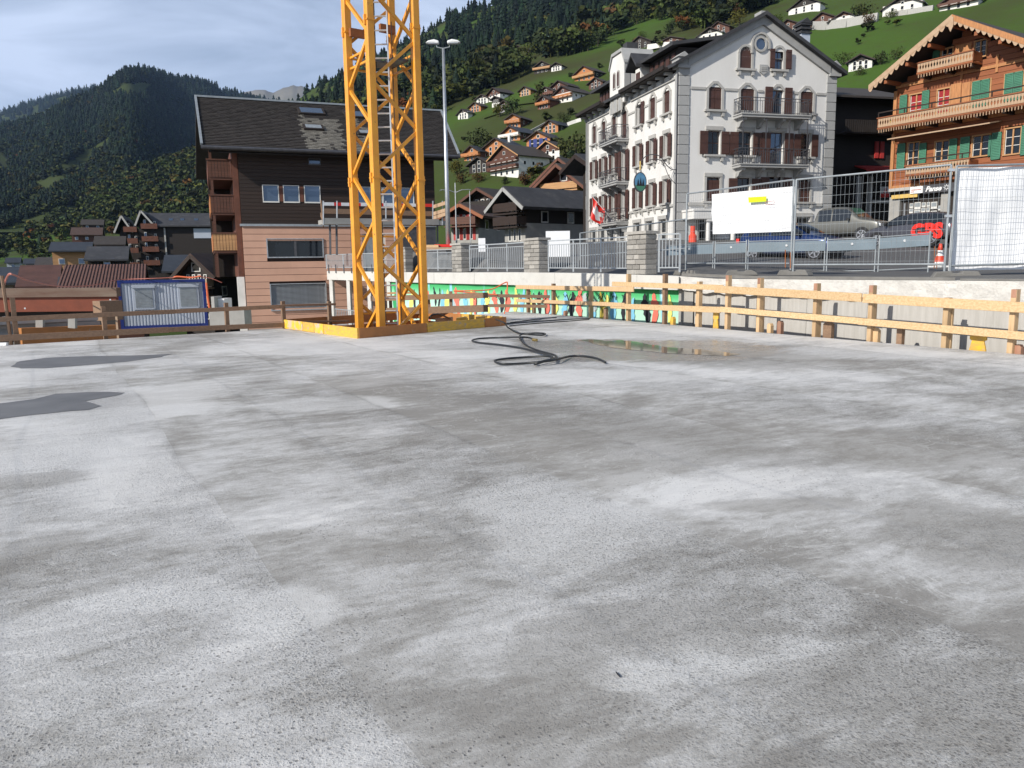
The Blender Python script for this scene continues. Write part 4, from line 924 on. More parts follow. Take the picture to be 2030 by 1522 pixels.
# ================================================================ hose on the slab
def spline(pts, n=10):
    r = []
    for i in range(len(pts)-1):
        p0 = pts[max(0, i-1)]; p1 = pts[i]; p2 = pts[i+1]; p3 = pts[min(len(pts)-1, i+2)]
        for k in range(n):
            t = k/n; r.append(.5*((2*p1)+(-p0+p2)*t+(2*p0-5*p1+4*p2-p3)*t*t+(-p0+3*p1-3*p2+p3)*t**3))
    r.append(pts[-1]); return r
hz = [(983, 633, .25), (1000, 640, .24), (1006, 648, .06), (1012, 652, .03), (1022, 658, .03), (1035, 661, .03), (1058, 660, .05), (1080, 661, .03), (1075, 664, .04), (1050, 663, .06), (1036, 662, .07), (1030, 668, .04), (1040, 682, .03), (1065, 694, .03), (1100, 704, .03), (1098, 711, .05), (1080, 716, .04), (1060, 722, .03), (1072, 717, .07), (1092, 712, .08), (1090, 706, .06), (1040, 708, .03), (1000, 711, .03), (981, 715, .03), (995, 721, .03), (1040, 720, .03), (1095, 714, .07), (1130, 706, .03), (1160, 706, .03), (1185, 711, .03), (1200, 718, .03)]
hose = tag(MB().tube(spline([G(x, y, z) for x, y, z in hz], 9), .018, 8).build('hose', 'rubber', smooth=True), 'long black rubber hose tangled in loops on the concrete', 'hose')
hz = [(1095, 707, .05), (1070, 699, .05), (1035, 690, .03), (990, 683, .03), (950, 679, .03), (936, 675, .03), (950, 671, .03), (990, 669, .03), (1030, 668, .08), (1048, 669, .05), (1058, 673, .04)]
hs2 = tag(MB().tube(spline([G(x, y, z) for x, y, z in hz], 9), .018, 8).build('hose', 'rubber', smooth=True), 'second black hose forming the wide left loop with a brass coupling', 'hose')
q = MB(); q.tube([G(1057, 673, .04), G(1064, 674, .04)], [.032, .03], 8); q.build('coupling', 'brass', hs2)
for k, pts in enumerate([[(1004, 641), (1060, 637), (1120, 633), (1170, 631)], [(1010, 646), (1060, 641), (1130, 636), (1168, 633)], [(1012, 639), (1060, 633), (1103, 629)]]):
    tag(MB().tube(spline([G(x, y, .02) for x, y in pts], 6), .014, 6).build('cable', 'rubber', smooth=True), ['upper of two thin cables running over the slab to the right fence', 'lower of two thin cables running over the slab to the right fence', 'thin cable ending at the mural behind the crane frame'][k], 'cable')
tag(MB().beam(G(1221, 1332, .006), G(1229, 1341, .006), .003, .004).build('twig', 'black'), 'tiny dark splinter of wood lying on the bare slab', 'splinter')

# ================================================================ plank guard rails
def fence_root(name, p, label, group=None):
    return empty(name, p, 0, label, 'fence', group)
# right-hand fence
pxs = [1380, 1437, 1500, 1612, 1722, 1872, 2005]
RIGHTTOP = [(1020, 540), (1235, 553), (1340, 557), (1437, 560), (1500, 563), (1660, 571), (1850, 579), (2030, 588)]
def on_line(px, A, B):
    a = ray(px, 600)[0]; d = B-A; t = (a*A.y-A.x)/(d.x-a*d.y); return A+d*t
def zat(px, py, p): return CH+ray(px, py)[1]*p.y
fr2 = fence_root('plank_fence', FAR, 'raw yellow pine plank guard rail along the right edge of the slab')
def sub(o, root): o.parent = root; o.location = o.location-root.location; return o
nrm = Vector((dr.y, -dr.x, 0)); nrm = nrm if nrm.x > 0 else -nrm    # outward (to the wall)
def post(root, px, ytop, side=1, w=.09, wt=.11, m='pine_new', A=FAR, B=RR_, off=.05, zb=-.45, dd=None):
    p = on_line(px, A, B); q = MB(); zt = zat(px, ytop, p); d = (B-A).normalized() if dd is None else dd; c = p-root.location+nrm*(off+wt/2)
    q.beam(c+Vector((0, 0, zb)), c+Vector((0, 0, zt)), w, wt, up=tuple(nrm)); return q.build('post', m, root)
post_list = [(1380, 558, 'pine_new'), (1437, 546, 'red_wood'), (1500, 551, 'red_wood'), (1612, 562, 'red_wood'), (1722, 566, 'red_wood'), (1872, 590, 'pine_new'), (2005, 574, 'red_wood')]
for px, yt, mm in post_list:
    o = post(fr2, px, yt, m='pine_new')
    if mm == 'red_wood':
        p = on_line(px, FAR, RR_); zt = zat(px, yt, p); c = p-fr2.location+nrm*(.05+.055); q = MB(); q.beam(c+Vector((0, 0, zt-.13)), c+Vector((0, 0, zt+.004)), .08, .115, up=tuple(nrm)); q.build('red_cap', 'red_wood', o)
        q = MB(); c2 = c+dr*.039; q.beam(c2+Vector((0, 0, -.4)), c2+Vector((0, 0, zt-.14)), .004, .112, up=tuple(nrm)); q.build('red_side', 'red_wood', o)  # thin red-brown sheet over one side of the post
for px, yt, mm in ((1370, 574, 'pine_new'), (1501, 578, 'pine_new'), (1614, 590, 'pine_new'), (1723, 597, 'pine_new'), (1876, 603, 'pine_new')): post(fr2, px, yt, m=mm, w=.04, wt=.05, off=.165)
def rail(root, px0, y0, px1, y1, h0, m, A=FAR, B=RR_, off=-.02, ext0=0, th=.035):
    a = on_line(px0, A, B); b = on_line(px1, A, B); za = zat(px0, y0, a); zb = zat(px1, y1, b)
    hh = h0; d = (b-a).normalized(); q = MB(); pa = a-root.location+nrm*(off); pb = b-root.location+nrm*(off)
    q.beam(pa+Vector((0, 0, za-hh/2)), pb+Vector((0, 0, zb-hh/2)), th, hh, up=(0, 0, 1)); o = q.build('plank', m, root); bevel(o, .004); return o
rail(fr2, 1215, 558, 1434, 564.5, .125, 'pine_rail'); rail(fr2, 1420, 565.5, 1712, 581, .165, 'pine_rail', off=-.06); rail(fr2, 1712, 582, 2120, 603.5, .168, 'pine_rail', off=-.022)
rail(fr2, 1212, 601, 1430, 608, .14, 'pine_rail'); rail(fr2, 1430, 607.5, 1712, 630, .125, 'pine_rail', off=-.022); rail(fr2, 1708, 629.5, 2120, 664, .13, 'pine_rail', off=-.06)
# far part of the same edge: older planks
fr3 = fence_root('plank_fence', FAR+dr*2, 'brownish plank guard rail in front of the mural at the far right edge')
OFF3 = -.5
for px, yt, mm in ((1042, 566, 'pine_old'), (1092, 562, 'pine_old'), (1166, 568, 'pine_new'), (1240, 543, 'pine_new'), (1312, 543, 'pine_old')): post(fr3, px, yt, m=mm)
rail(fr3, 1025, 564.8, 1258, 568.5, .13, 'pine_new', off=-.03); rail(fr3, 1025, 592, 1240, 600, .11, 'pine_new', off=-.03)
# short inclined props and wedges at the foot
for k, (px, yt, yb, mm, lb) in enumerate([(1413, 616, 646, 'form_yellow', 'small yellow prop board near the mural end of the fence'), (1937, 656, 694, 'form_yellow', 'large yellow hourglass shaped board under the lower plank')]):
    p = on_line(px, FAR, RR_)+nrm*.10; zt = zat(px, yt, p); wv = .085 if k == 0 else .14
    root = tag(MB().prism([p+dr*x+Vector((0, 0, z)) for x, z in ((-wv, zt), (wv, zt), (wv, zt*.55), (wv*.72, zt*.48), (wv, 0), (wv, -.3), (-wv, -.3), (-wv, 0), (-wv*.72, zt*.48), (-wv, zt*.55))], nrm*.03).build('prop_board', mm), lb, 'board')
for k, (px, yt, mm, lb) in enumerate([(1518, 641, 'pine_new', 'short pale stub post left of the reddish stub'), (1538, 636, 'red_wood', 'short reddish stub post by the third fence post'), (1634, 638, 'pine_old', 'broad brown stub board by the fourth fence post'), (1726, 650, 'pine_new', 'rounded pale stub board by the fifth fence post'), (1778, 643, 'pine_old', 'brown stub post between the fifth and sixth fence posts'), (2016, 683, 'red_wood', 'short red stub post at the right picture edge'), (1325, 628, 'form_yellow', 'tiny yellow stub post near the mural end'), (1192, 610, 'pine_old', 'brown wedge board leaning before the mural'), (1112, 616, 'red_wood', 'small reddish log piece before the mural'), (1050, 600, 'pine_old', 'short brown stub at the far corner of the slab')]):
    p = on_line(px, FAR, RR_)+nrm*.12; zt = zat(px, yt, p); ww_ = .1 if 'broad' in lb or 'rounded' in lb else .055
    b = MB(); b.prism([p+dr*x+Vector((0, 0, z)) for x, z in ((-ww_, -.3), (ww_, -.3), (ww_, zt-.05), (ww_*.5, zt), (-ww_*.5, zt), (-ww_, zt-.05))], nrm*.09)
    tag(b.build('stub_post', mm), lb, 'post', 'stub posts at the slab edge')
# left fence
fl2 = fence_root('plank_fence', L1, 'weathered brown plank guard rail along the left edge of the slab')
nl = Vector((-dl.y, dl.x, 0)); nl = nl if nl.y > 0 else -nl
nrm_save = nrm; nrm = nl
for px, yt in ((-120, 560), (26, 590), (205, 607), (450, 600), (563, 597), (655, 597)): post(fl2, px, yt, m='pine_old', A=L0, B=L1, w=.09, wt=.10, off=.04)
rail(fl2, -300, 641, 345, 613, .105, 'pine_old', A=L0, B=L1); rail(fl2, 345, 613, 560, 603.5, .10, 'pine_old', A=L0, B=L1); rail(fl2, 560, 603, 665, 600.5, .06, 'pine_old', A=L0, B=L1)
rail(fl2, -300, 678, 330, 648, .135, 'pine_old', A=L0, B=L1); rail(fl2, 330, 648.5, 560, 639, .12, 'pine_old', A=L0, B=L1); rail(fl2, 560, 637, 690, 634, .05, 'pine_old', A=L0, B=L1)
rail(fl2, -300, 720, 560, 652, .06, 'pine_old', A=L0, B=L1, off=.02)
nrm = nrm_save
# rails behind the crane opening
fb = fence_root('plank_fence', at(860, 620, 23), 'grey brown plank guard rail right behind the crane mast')
def pr(px0, y0, px1, y1, Y0, Y1, h, m, root, nm='plank', th=.035):
    a = at(px0, y0, Y0); b = at(px1, y1, Y1); q = MB(); q.beam(a-root.location, b-root.location, th, h); o = q.build(nm, m, root); return o
pr(735, 592, 967, 585, 23.6, 21.9, .15, 'pine_old', fb); pr(735, 618, 967, 611, 23.6, 21.9, .20, 'pine_old', fb); pr(967, 585.5, 1090, 588, 24.8, 25.0, .10, 'pine_old', fb); pr(967, 605.5, 1085, 607, 24.8, 25.0, .10, 'pine_old', fb)
pr(768, 581, 820, 580, 24.6, 24.4, .06, 'tan_wood', fb)
for px, y0, y1, Y in ((895, 577, 632, 22.6), (850, 584, 616, 23.), (758, 585, 640, 23.6), (776, 588, 645, 23.8)): q = MB(); A = at(px, y1, Y); B_ = at(px, y0, Y); B_.x = A.x; q.beam(A-fb.location, B_-fb.location, .09, .09, up=(0, 1, 0)); q.build('post', 'pine_old', fb)
# ================================================================ hotel
HO = (10.1, 48.); HD = math.atan2(.26, .966); HB = 2.6
hotel = empty('hotel', (HO[0], HO[1], 0), HD, 'white four storey gabled hotel with brown shutters and grey stone corners', 'building')
WF, DF, EV, SHL, APX, AX = 10.65, 15.4, 12.75, 13.05, 15.72, 5.38
def wpart(name, m, build, T=None, parent=None, bev=0):
    b = MB(); b.T = T; build(b); o = b.build(name, m, parent or hotel)
    if bev: bevel(o, bev)
    return o
TF = None
TL = Matrix(((0, 1, 0, 0), (-1, 0, 0, DF), (0, 0, 1, 0), (0, 0, 0, 1)))  # left facade: u from the far end (0) to the near corner (DF)
def U(L_): return DF-L_
# --- windows
def archpoly(x0, x1, z0, z1, rise, y, n=6):
    """opening outline with a low pointed / round head"""
    r = [(x0, y, z0), (x1, y, z0)]
    for k in range(n+1):
        t = math.pi*k/n; r.append(((x0+x1)/2+(x1-x0)/2*math.cos(t), y, z1-rise+rise*math.sin(t)))
    return r
def surround(T, x0, x1, z0, z1, rise=.28, w=.16, sill=True, m='stone_band', style='arch'):
    b = MB(); b.T = T; y0, y1 = -.07, .03
    b.box(x0-w, x0, y0, y1, z0, z1-rise+.02); b.box(x1, x1+w, y0, y1, z0, z1-rise+.02)
    if style == 'arch':
        n = 6; pi_ = [((x0+x1)/2+(x1-x0)/2*math.cos(math.pi*k/n), z1-rise+rise*math.sin(math.pi*k/n)) for k in range(n+1)]
        po = [((x0+x1)/2+((x1-x0)/2+w)*math.cos(math.pi*k/n), z1-rise+(rise+w)*math.sin(math.pi*k/n)) for k in range(n+1)]
        for k in range(n): b.prism([(pi_[k][0], y0, pi_[k][1]), (po[k][0], y0, po[k][1]), (po[k+1][0], y0, po[k+1][1]), (pi_[k+1][0], y0, pi_[k+1][1])], b_ext)
    elif style == 'point':
        c = (x0+x1)/2; pts_i = [(x0, z1-rise), (c-.12*(x1-x0), z1), (c+.12*(x1-x0), z1), (x1, z1-rise)]; pts_o = [(x0-w, z1-rise+.05), (c-.2*(x1-x0), z1+w), (c+.2*(x1-x0), z1+w), (x1+w, z1-rise+.05)]
        for k in range(3): b.prism([(pts_i[k][0], y0, pts_i[k][1]), (pts_o[k][0], y0, pts_o[k][1]), (pts_o[k+1][0], y0, pts_o[k+1][1]), (pts_i[k+1][0], y0, pts_i[k+1][1])], b_ext)
    else: b.box(x0-w, x1+w, y0-.02, y1, z1-rise+.03, z1-rise+.03+.22)
    o = b.build('window_surround', m, hotel)
    if sill:
        s = MB(); s.T = T; s.box(x0-.28, x1+.28, -.20, .02, z0-.12, z0-.003)
        for x in (x0-.12, x1+.0): s.box(x, x+.16, -.15, -.002, z0-.38, z0-.125)
        s.build('sill', m, hotel)
    return o
b_ext = (0, .10, 0)
def shut(T, x0, x1, z0, z1, y=-.10, rise=0, m='shutter_brown', name='shutter', parent=None):
    b = MB(); b.T = T
    b.prism(archpoly(x0, x1, z0, z1, rise, y) if rise else [(x0, y, z0), (x1, y, z0), (x1, y, z1), (x0, y, z1)], (0, .045, 0))
    h = z1-z0
    for a, c in ((.04, .10), (.48, .54), (.86, .92)): b.box(x0+.02, x1-.02, y-.018, y-.001, z0+h*a, z0+h*c)
    return b.build(name, m, parent or hotel)
def glass(T, x0, x1, z0, z1, y=.2, m='glass', frame='shutter_brown', bars=1, parent=None):
    b = MB(); b.T = T; b.box(x0, x1, y+.03, y+.06, z0, z1); w_ = b.build('window', frame, parent or hotel)
    g = MB(); g.T = T; n = 2
    for k in range(n):
        a = x0+.05+(x1-x0-.05)*k/n; c = x0+(x1-x0-.05)*(k+1)/n
        for j in range(bars+1): zz0 = z0+.06+(z1-z0-.06)*j/(bars+1); zz1 = z0+(z1-z0-.06)*(j+1)/(bars+1); g.box(a, c, y+.012, y+.028, zz0, zz1)
    g.build('pane', m, w_)
    return w_
R3, R2, R1, R0 = (10.62, 12.10), (8.02, 9.42), (5.28, 6.70), (2.9, 4.5)
front = [(1.9, 2.76, *R3, 'shutc'), (4.02, 4.95, *R3, 'shutc'), (6.19, 7.0, 10.25, 12.12, 'door'), (8.16, 9.06, *R3, 'shutc'),
         (1.9, 2.76, *R2, 'open'), (3.95, 4.9, *R2, 'open'), (6.15, 7.1, 7.42, 9.45, 'door'), (8.28, 9.02, *R2, 'open'),
         (1.88, 2.78, *R1, 'shutc'), (3.95, 4.9, *R1, 'open'), (6.15, 7.1, 4.9, 6.8, 'open'), (8.27, 9.1, *R1, 'shutc'),
         (1.4, 2.5, 2.7, 4.35, 'gr'), (3.7, 4.7, 2.7, 4.35, 'gr'), (5.9, 6.9, 2.6, 4.35, 'gr'), (8.2, 9.2, 2.9, 4.35, 'gr')]
holesF = [(a, b, c, d-(.18 if k in ('shutc', 'door') and c > 10 else 0)) for a, b, c, d, k in front]
b = MB(); wall_grid(b, 0, WF, 2.2, EV, holesF)
att = [(3.91, 4.69, 13.05, 14.1), (6.27, 6.88, 13.1, 14.15)]
# gable part above the eaves
wall_grid(b, 1.4, WF-1.4, EV, 13.75, [(a, c, d, min(e, 13.74)) for a, c, d, e in att])
b.add([(0, 0, EV), (1.4, 0, EV), (1.4, 0, 13.75), (0, 0, SHL)], [(0, 1, 2, 3)]); b.add([(WF-1.4, 0, EV), (WF, 0, EV), (WF, 0, SHL), (WF-1.4, 0, 13.75)], [(0, 1, 2, 3)])
for xs_, zs_ in (((1.4, 3.91), None), ((4.69, 6.27), None), ((6.88, WF-1.4), None), ((3.91, 4.69), 14.1), ((6.27, 6.88), 14.15)):
    a_, c_ = xs_; zr_ = lambda x: 13.75+(APX-13.75)*(x-1.4)/(AX-1.4) if x < AX else 13.75+(APX-13.75)*(WF-1.4-x)/(WF-1.4-AX)
    z0_ = zs_ or 13.75; q_ = [(a_, 0, z0_), (c_, 0, z0_), (c_, 0, zr_(c_))]+([(AX, 0, APX)] if a_ < AX < c_ else [])+[(a_, 0, zr_(a_))]
    b.add(q_, [tuple(range(len(q_)))])
# back and right walls, inner dark box
b.add([(0, DF, 2.2), (WF, DF, 2.2), (WF, DF, EV), (0, DF, EV)], [(0, 1, 2, 3)]); b.add([(WF, 0, 2.2), (WF, DF, 2.2), (WF, DF, SHL), (WF, 0, SHL)], [(0, 1, 2, 3)])
left = []
for c in (1.55, 3.55, 5.65): left += [(U(c+.40), U(c-.40), *R3, 'shutc' if c < 5 else 'half'), (U(c+.33), U(c-.33), *R2, 'open'), (U(c+.33), U(c-.33), *R1, 'open')]
for c in (8.02, ): left += [(U(c+.44), U(c-.44), 10.1, 12.1, 'shutc'), (U(c+.4), U(c-.4), 7.3, 9.4, 'open'), (U(c+.4), U(c-.4), 4.7, 6.7, 'open')]
for c in (9.84, 11.8, 13.7): left += [(U(c+.38), U(c-.38), *R3, 'shutc'), (U(c+.33), U(c-.33), *R2, 'open'), (U(c+.33), U(c-.33), *R1, 'open')]
for c in (1.9, 3.9, 5.8): left.append((U(c+.5), U(c-.5), 2.7, 4.3, 'gr'))
for c in (8.5, 10.4, 12.2, 14.0): left.append((U(c+.6), U(c-.6), 2.4, 4.2, 'gr'))
TLb = TL
b.T = TL; wall_grid(b, 0, DF, 2.2, EV, [(a, b_, c, d-(.15 if k in ('shutc', 'half') else 0)) for a, b_, c, d, k in left]); b.T = None
b.build('wall', 'plaster_white', hotel)
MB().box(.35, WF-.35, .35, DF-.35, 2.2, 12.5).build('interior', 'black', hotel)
for T, lst in ((None, front), (TL, left)):
    for a, c, z0, z1, k in lst:
        w2 = (c-a)
        if k == 'gr':
            glass(T, a, c, z0, z1, .12, 'glass_dark', 'frame_white'); surround(T, a, c, z0, z1, 0.0, .14, False, style='flat'); continue
        top = z0 > 10
        glass(T, a, c, z0, z1-(.18 if top and T is None else .15 if top else 0), .16, 'glass_sky' if k == 'door' else 'glass', 'shutter_brown')
        surround(T, a, c, z0, z1, .28 if top else .0, .15, k != 'door', style='point' if top else 'flat')
        if k == 'shutc':
            mid = (a+c)/2; shut(T, a+.01, mid-.01, z0+.02, z1-.17, .02); shut(T, mid+.01, c-.01, z0+.02, z1-.17, .02)
            if top: b = MB(); b.T = T; b.prism([(a+.02, .02, z1-.30), (c-.02, .02, z1-.30), (mid+.1, .02, z1-.02), (mid-.1, .02, z1-.02)], (0, .04, 0)); b.build('shutter', 'shutter_brown', hotel)
        elif k == 'half':
            shut(T, c+.02, c+.02+w2*.55, z0, z1-.1); 
        else:
            sw = w2*.60 if k == 'open' else w2*.62
            shut(T, a-.03-sw, a-.03, z0, z1-.05, -.14); shut(T, c+.03, c+.03+sw, z0, z1-.05, -.14)
# attic windows, round window, plaque
surround(None, 3.91, 4.69, 13.05, 14.32, .39, .14, True); b = MB(); b.prism(archpoly(3.92, 4.68, 13.06, 14.3, .38, .0), (0, .05, 0)); b.build('shutter', 'shutter_brown', hotel)
surround(None, 6.27, 6.88, 13.1, 14.38, .30, .14, True); glass(None, 6.27, 6.88, 13.1, 14.2, .14, 'glass_sky')
shut(None, 5.88, 6.2, 13.12, 14.25, -.2); shut(None, 6.98, 7.35, 13.12, 14.25, -.2)
b = MB()
for r0, r1, y0, y1, z0c in ((.33, .45, -.10, .03, 14.5), (.52, .64, -.12, .03, 14.55)):
    n = 20
    for k in range(n):
        t0, t1 = 2*math.pi*k/n, 2*math.pi*(k+1)/n
        if r0 > .5 and math.sin((t0+t1)/2) < -.05: continue
        b.prism([(5.27+r*math.cos(t), y0, z0c+r*math.sin(t)) for r, t in ((r0, t0), (r1, t0), (r1, t1), (r0, t1))], (0, y1-y0, 0))
b.box(4.63, 4.75, -.12, .02, 13.95, 14.55); b.box(5.79, 5.91, -.12, .02, 14.25, 14.55)
b.build('round_window_surround', 'stone_band', hotel)
b = MB(); b.prism([(5.27+.32*math.cos(2*math.pi*k/18), -.03, 14.5+.32*math.sin(2*math.pi*k/18)) for k in range(18)], (0, .02, 0)); b.build('pane', 'glass_sky', hotel)
b = MB(); b.prism([(5.24, -.10, 12.92), (5.51, -.10, 12.74), (5.78, -.10, 12.92), (5.78, -.10, 13.33), (5.24, -.10, 13.33)], (0, .09, 0)); plq = b.build('stone_plaque', 'stone_grey', hotel)
b = MB()
for z in (12.95, 13.05, 13.15): b.box(5.34, 5.68, -.125, -.098, z, z+.05)
b.build('carved_relief', 'stone_band', plq)
# string course, ground band, quoins
for x0, x1 in ((.72, 1.7), (2.97, 3.82), (5.2, 5.55), (7.68, 7.98), (9.3, 10.0)): b = MB(); b.box(x0, x1, -.06, .02, 11.74, 11.88); b.build('string_course', 'stone_band', hotel)
b = MB(); b.box(.68, 9.98, -.12, .02, 5.02, 5.2); b.T = TL; b.box(.4, DF-.42, -.1, .02, 5.0, 5.14)
for u in np.arange(.9, DF-.6, .95): b.box(u, u+.12, -.08, .02, 4.74, 5.0)
b.build('ground_floor_cornice', 'stone_band', hotel)
b = MB(); b.T = TL
for x0, x1 in ((U(5.1), U(4.15)), (U(3.0), U(2.05)), (U(7.5), U(6.2)), (U(13.2), U(12.3)), (U(11.3), U(10.4))): b.box(x0, x1, -.05, .02, 11.55, 11.68)
b.box(.42, U(10.8), -.10, .02, 12.36, 12.48); b.box(U(6.9), DF-.42, -.10, .02, 12.36, 12.48); b.build('string_course', 'stone_band', hotel)
blk = MB(); blk.box(-.06, .64, -.06, .36, 0, .53); qb = None
z = 2.4; i = 0
while z < 13.0:
    if qb is None: qb = blk.build('quoin_stone', 'stone_grey', hotel, loc=(0, 0, z)); bevel(qb, .015)
    else: o = qb.copy(); COL.objects.link(o); o.location = (0, 0, z)
    o = qb.copy(); COL.objects.link(o); o.location = (WF-.58, -.0, z)
    z += .56; i += 1
for y0_, y1_ in ((.05, .42), (DF-.45, DF-.02)): b = MB(); b.box(-.09, -.004, y0_, y1_, 2.4, 12.6); b.build('corner_pilaster', 'stone_grey', hotel)
# shoulders
for x0, x1 in ((-.22, .62), (WF-.55, WF+.25)):
    b = MB(); b.box(x0, x1, -.2, .9, 12.88, 13.05); b.box(x0+.1, x1-.1, -.12, .8, 13.05, 13.5)
    b.prism([(x0, -.2, 13.5), (x1, -.2, 13.5), ((x0+x1)/2, -.2, 13.8)], (0, 1.1, 0)); b.build('gable_shoulder', 'stone_grey', hotel)
# gable rake stones and roof
b = MB()
rk = [(AX, APX+.42), (AX, APX-.12), (-.1, 13.15), (-.1, 13.75)]
b.prism([(x, -.16, z) for x, z in ((AX, APX+.38), (AX, APX-.12), (.5, 12.98), (.5, 13.48))], (0, .4, 0)); b.prism([(x, -.16, z) for x, z in ((AX, APX+.38), (AX, APX-.12), (WF-.5, 12.98), (WF-.5, 13.48))], (0, .4, 0))
b.box(AX-.24, AX+.24, -.22, .5, APX+.30, APX+.62)
b.build('gable_rake', 'stone_grey', hotel)
b = MB()
for s, xe in ((-1, -.5), (1, WF+.5)):
    ze = 12.92; A = [(AX, APX+.36), (xe, ze), (xe, ze+.2), (AX, APX+.58)]
    b.prism([(x, -.45, z) for x, z in A], (0, DF+.9, 0))
b.build('roof', 'roof_dark', hotel)
# eaves of the left side: dark overhang on stone corbels
for u0, u1 in ((-.3, U(10.6)), (U(7.2), DF-.5)):
    b = MB(); b.T = TL; b.box(u0, u1, -.75, .1, 12.86, 13.02); b.box(u0, u1, -.85, -.73, 12.9, 13.12); b.build('eaves', 'dark_wood', hotel)
    for k in range(int((u1-u0)/1.15)+1):
        u = u0+.35+k*1.15
        if u > u1-.2: break
        b = MB(); b.T = TL; b.box(u, u+.22, -.5, -.002, 12.7, 12.85); b.box(u+.02, u+.2, -.22, -.002, 12.5, 12.7); b.build('corbel', 'stone_grey', hotel)
# shed dormers with brown boarding
for u0, u1, in ((U(13.6), U(10.3)), (U(4.9), U(.9))):
    d = MB(); d.T = TL; d.box(u0, u1, .35, 3.6, 12.9, 14.32); dr_ = d.build('dormer', 'dark_wood', hotel)
    r = MB(); r.T = TL; r.prism([(u0-.5, -.25, 14.3), (u0-.5, -.25, 14.5), (u0-.5, 4.6, 15.3), (u0-.5, 4.6, 15.1)], (u1-u0+.9, 0, 0)); r.build('dormer_roof', 'roof_dark', dr_)
    n = 5
    for k in range(n):
        a = u0+.15+(u1-u0-.2)*k/n; q = MB(); q.T = TL; q.box(a, a+.42, .30, .36, 13.15, 14.1); q.build('window', 'shutter_brown', dr_)
b = MB(); b.T = TL; b.box(U(6.2), U(5.3), -.05, 1.5, 12.9, 14.2); dd = b.build('dormer', 'plaster_white', hotel)
b = MB(); b.T = TL; b.box(U(6.05), U(5.45), -.09, -.04, 13.0, 13.95); b.build('window', 'shutter_brown', dd)
b = MB(); b.T = TL; b.prism([(U(6.6), -.6, 14.1), (U(5.75), -.6, 14.95), (U(4.9), -.6, 14.1), (U(4.9), -.6, 14.3), (U(5.75), -.6, 15.15), (U(6.6), -.6, 14.3)], (0, 3, 0)); b.build('dormer_roof', 'roof_dark', dd)
# central tower bay
ta, tb = U(10.05), U(7.55)
b = MB(); b.T = TL; b.box(ta, tb, -.28, 1.8, 9.9+2.6, 15.0); b.prism([(ta, -.28, 15.0), (tb, -.28, 15.0), (tb-.5, -.28, 15.75), (ta+.5, -.28, 15.75)], (0, 2.1, 0)); tw = b.build('tower', 'plaster_white', hotel)
b = MB(); b.T = TL
b.prism([(ta-.1, -.34, 15.0), (ta+.42, -.34, 15.85), (tb-.42, -.34, 15.85), (tb+.1, -.34, 15.0), (tb+.1, -.34, 15.2), (tb-.35, -.34, 16.05), (ta+.35, -.34, 16.05), (ta-.1, -.34, 15.2)], (0, 2.3, 0)); b.build('tower_roof', 'stone_grey', tw)
b = MB(); b.T = TL; b.box(ta+.9, tb-.9, .3, 1.1, 15.9, 16.6); b.build('tower_cap', 'roof_dark', tw)
b = MB(); b.T = TL; b.box(tb-.005, tb+.04, -.27, .14, 12.5, 15.1); b.build('corner_pilaster', 'stone_grey', tw)
for u in (ta+.62, ta+1.32):
    b = MB(); b.T = TL; b.prism(archpoly(u, u+.48, 13.6, 14.75, .24, -.33), (0, .04, 0)); b.build('window_surround', 'stone_band', tw)
    b = MB(); b.T = TL; b.prism(archpoly(u+.1, u+.38, 13.7, 14.65, .15, -.345), (0, .02, 0)); b.build('pane', 'shutter_brown', tw)
for u, h_ in ((ta+.2, 12.9), (ta+.85, 13.25), (ta+1.65, 12.9)):
    b = MB(); b.T = TL; b.prism(archpoly(u, u+.62, 12.0, h_, .3, -.36), (0, .08, 0)); b.build('niche_surround', 'stone_band', tw)
    b = MB(); b.T = TL; b.prism(archpoly(u+.14, u+.48, 12.0, h_-.12, .17, -.37), (0, .02, 0)); b.build('niche_panel', 'stone_grey', tw)
# balconies
def balcony(T, x0, x1, z, dp, name='balcony', bal_n=22):
    b = MB(); b.T = T; b.box(x0, x1, -dp, -.003, z-.16, z); b.box(x0-.05, x1+.05, -dp-.06, -.003, z-.02, z+.05); o = b.build(name, 'stone_grey', hotel)
    for x in np.linspace(x0+.25, x1-.45, max(2, int((x1-x0)/1.5)+1)):
        c = MB(); c.T = T; c.prism([(x, -.003, z-.16), (x, -dp*.85, z-.16), (x, -dp*.8, z-.3), (x, -dp*.45, z-.42), (x, -dp*.3, z-.62), (x, -.003, z-.7)], (.2, 0, 0)); c.build('bracket', 'stone_grey', o)
    r = MB(); r.T = T; y = -dp
    zt = z+.95
    for q0, q1 in (((x0, y), (x1, y)), ((x0, y), (x0, -.05)), ((x1, y), (x1, -.05))):
        r.beam((*q0, zt), (*q1, zt), .05, .04); r.beam((*q0, zt-.17), (*q1, zt-.17), .03, .02); r.beam((*q0, z+.12), (*q1, z+.12), .03, .02)
        L_ = math.hypot(q1[0]-q0[0], q1[1]-q0[1]); n = max(3, int(L_/.15))
        for k in range(n+1):
            t = k/n; px_, py_ = q0[0]+(q1[0]-q0[0])*t, q0[1]+(q1[1]-q0[1])*t; r.beam((px_, py_, z+.04), (px_, py_, zt-(.17 if k % 2 else 0)), .022, .022)
    r.build('railing', 'steel_dark', o); return o
balcony(None, 3.60, 8.25, 10.28, .95); balcony(None, 3.60, 8.3, 7.38, .95)
for zb in (10.0, 7.15, 4.45): balcony(TL, U(10.6), U(7.3), zb, .9)
# props of the balconies
for x in (3.75, 5.3, 6.9, 8.15): b = MB(); b.beam((x, -.88, 7.4), (x, -.88, 10.1), .05, .05); b.build('balcony_post', 'steel_dark', hotel)
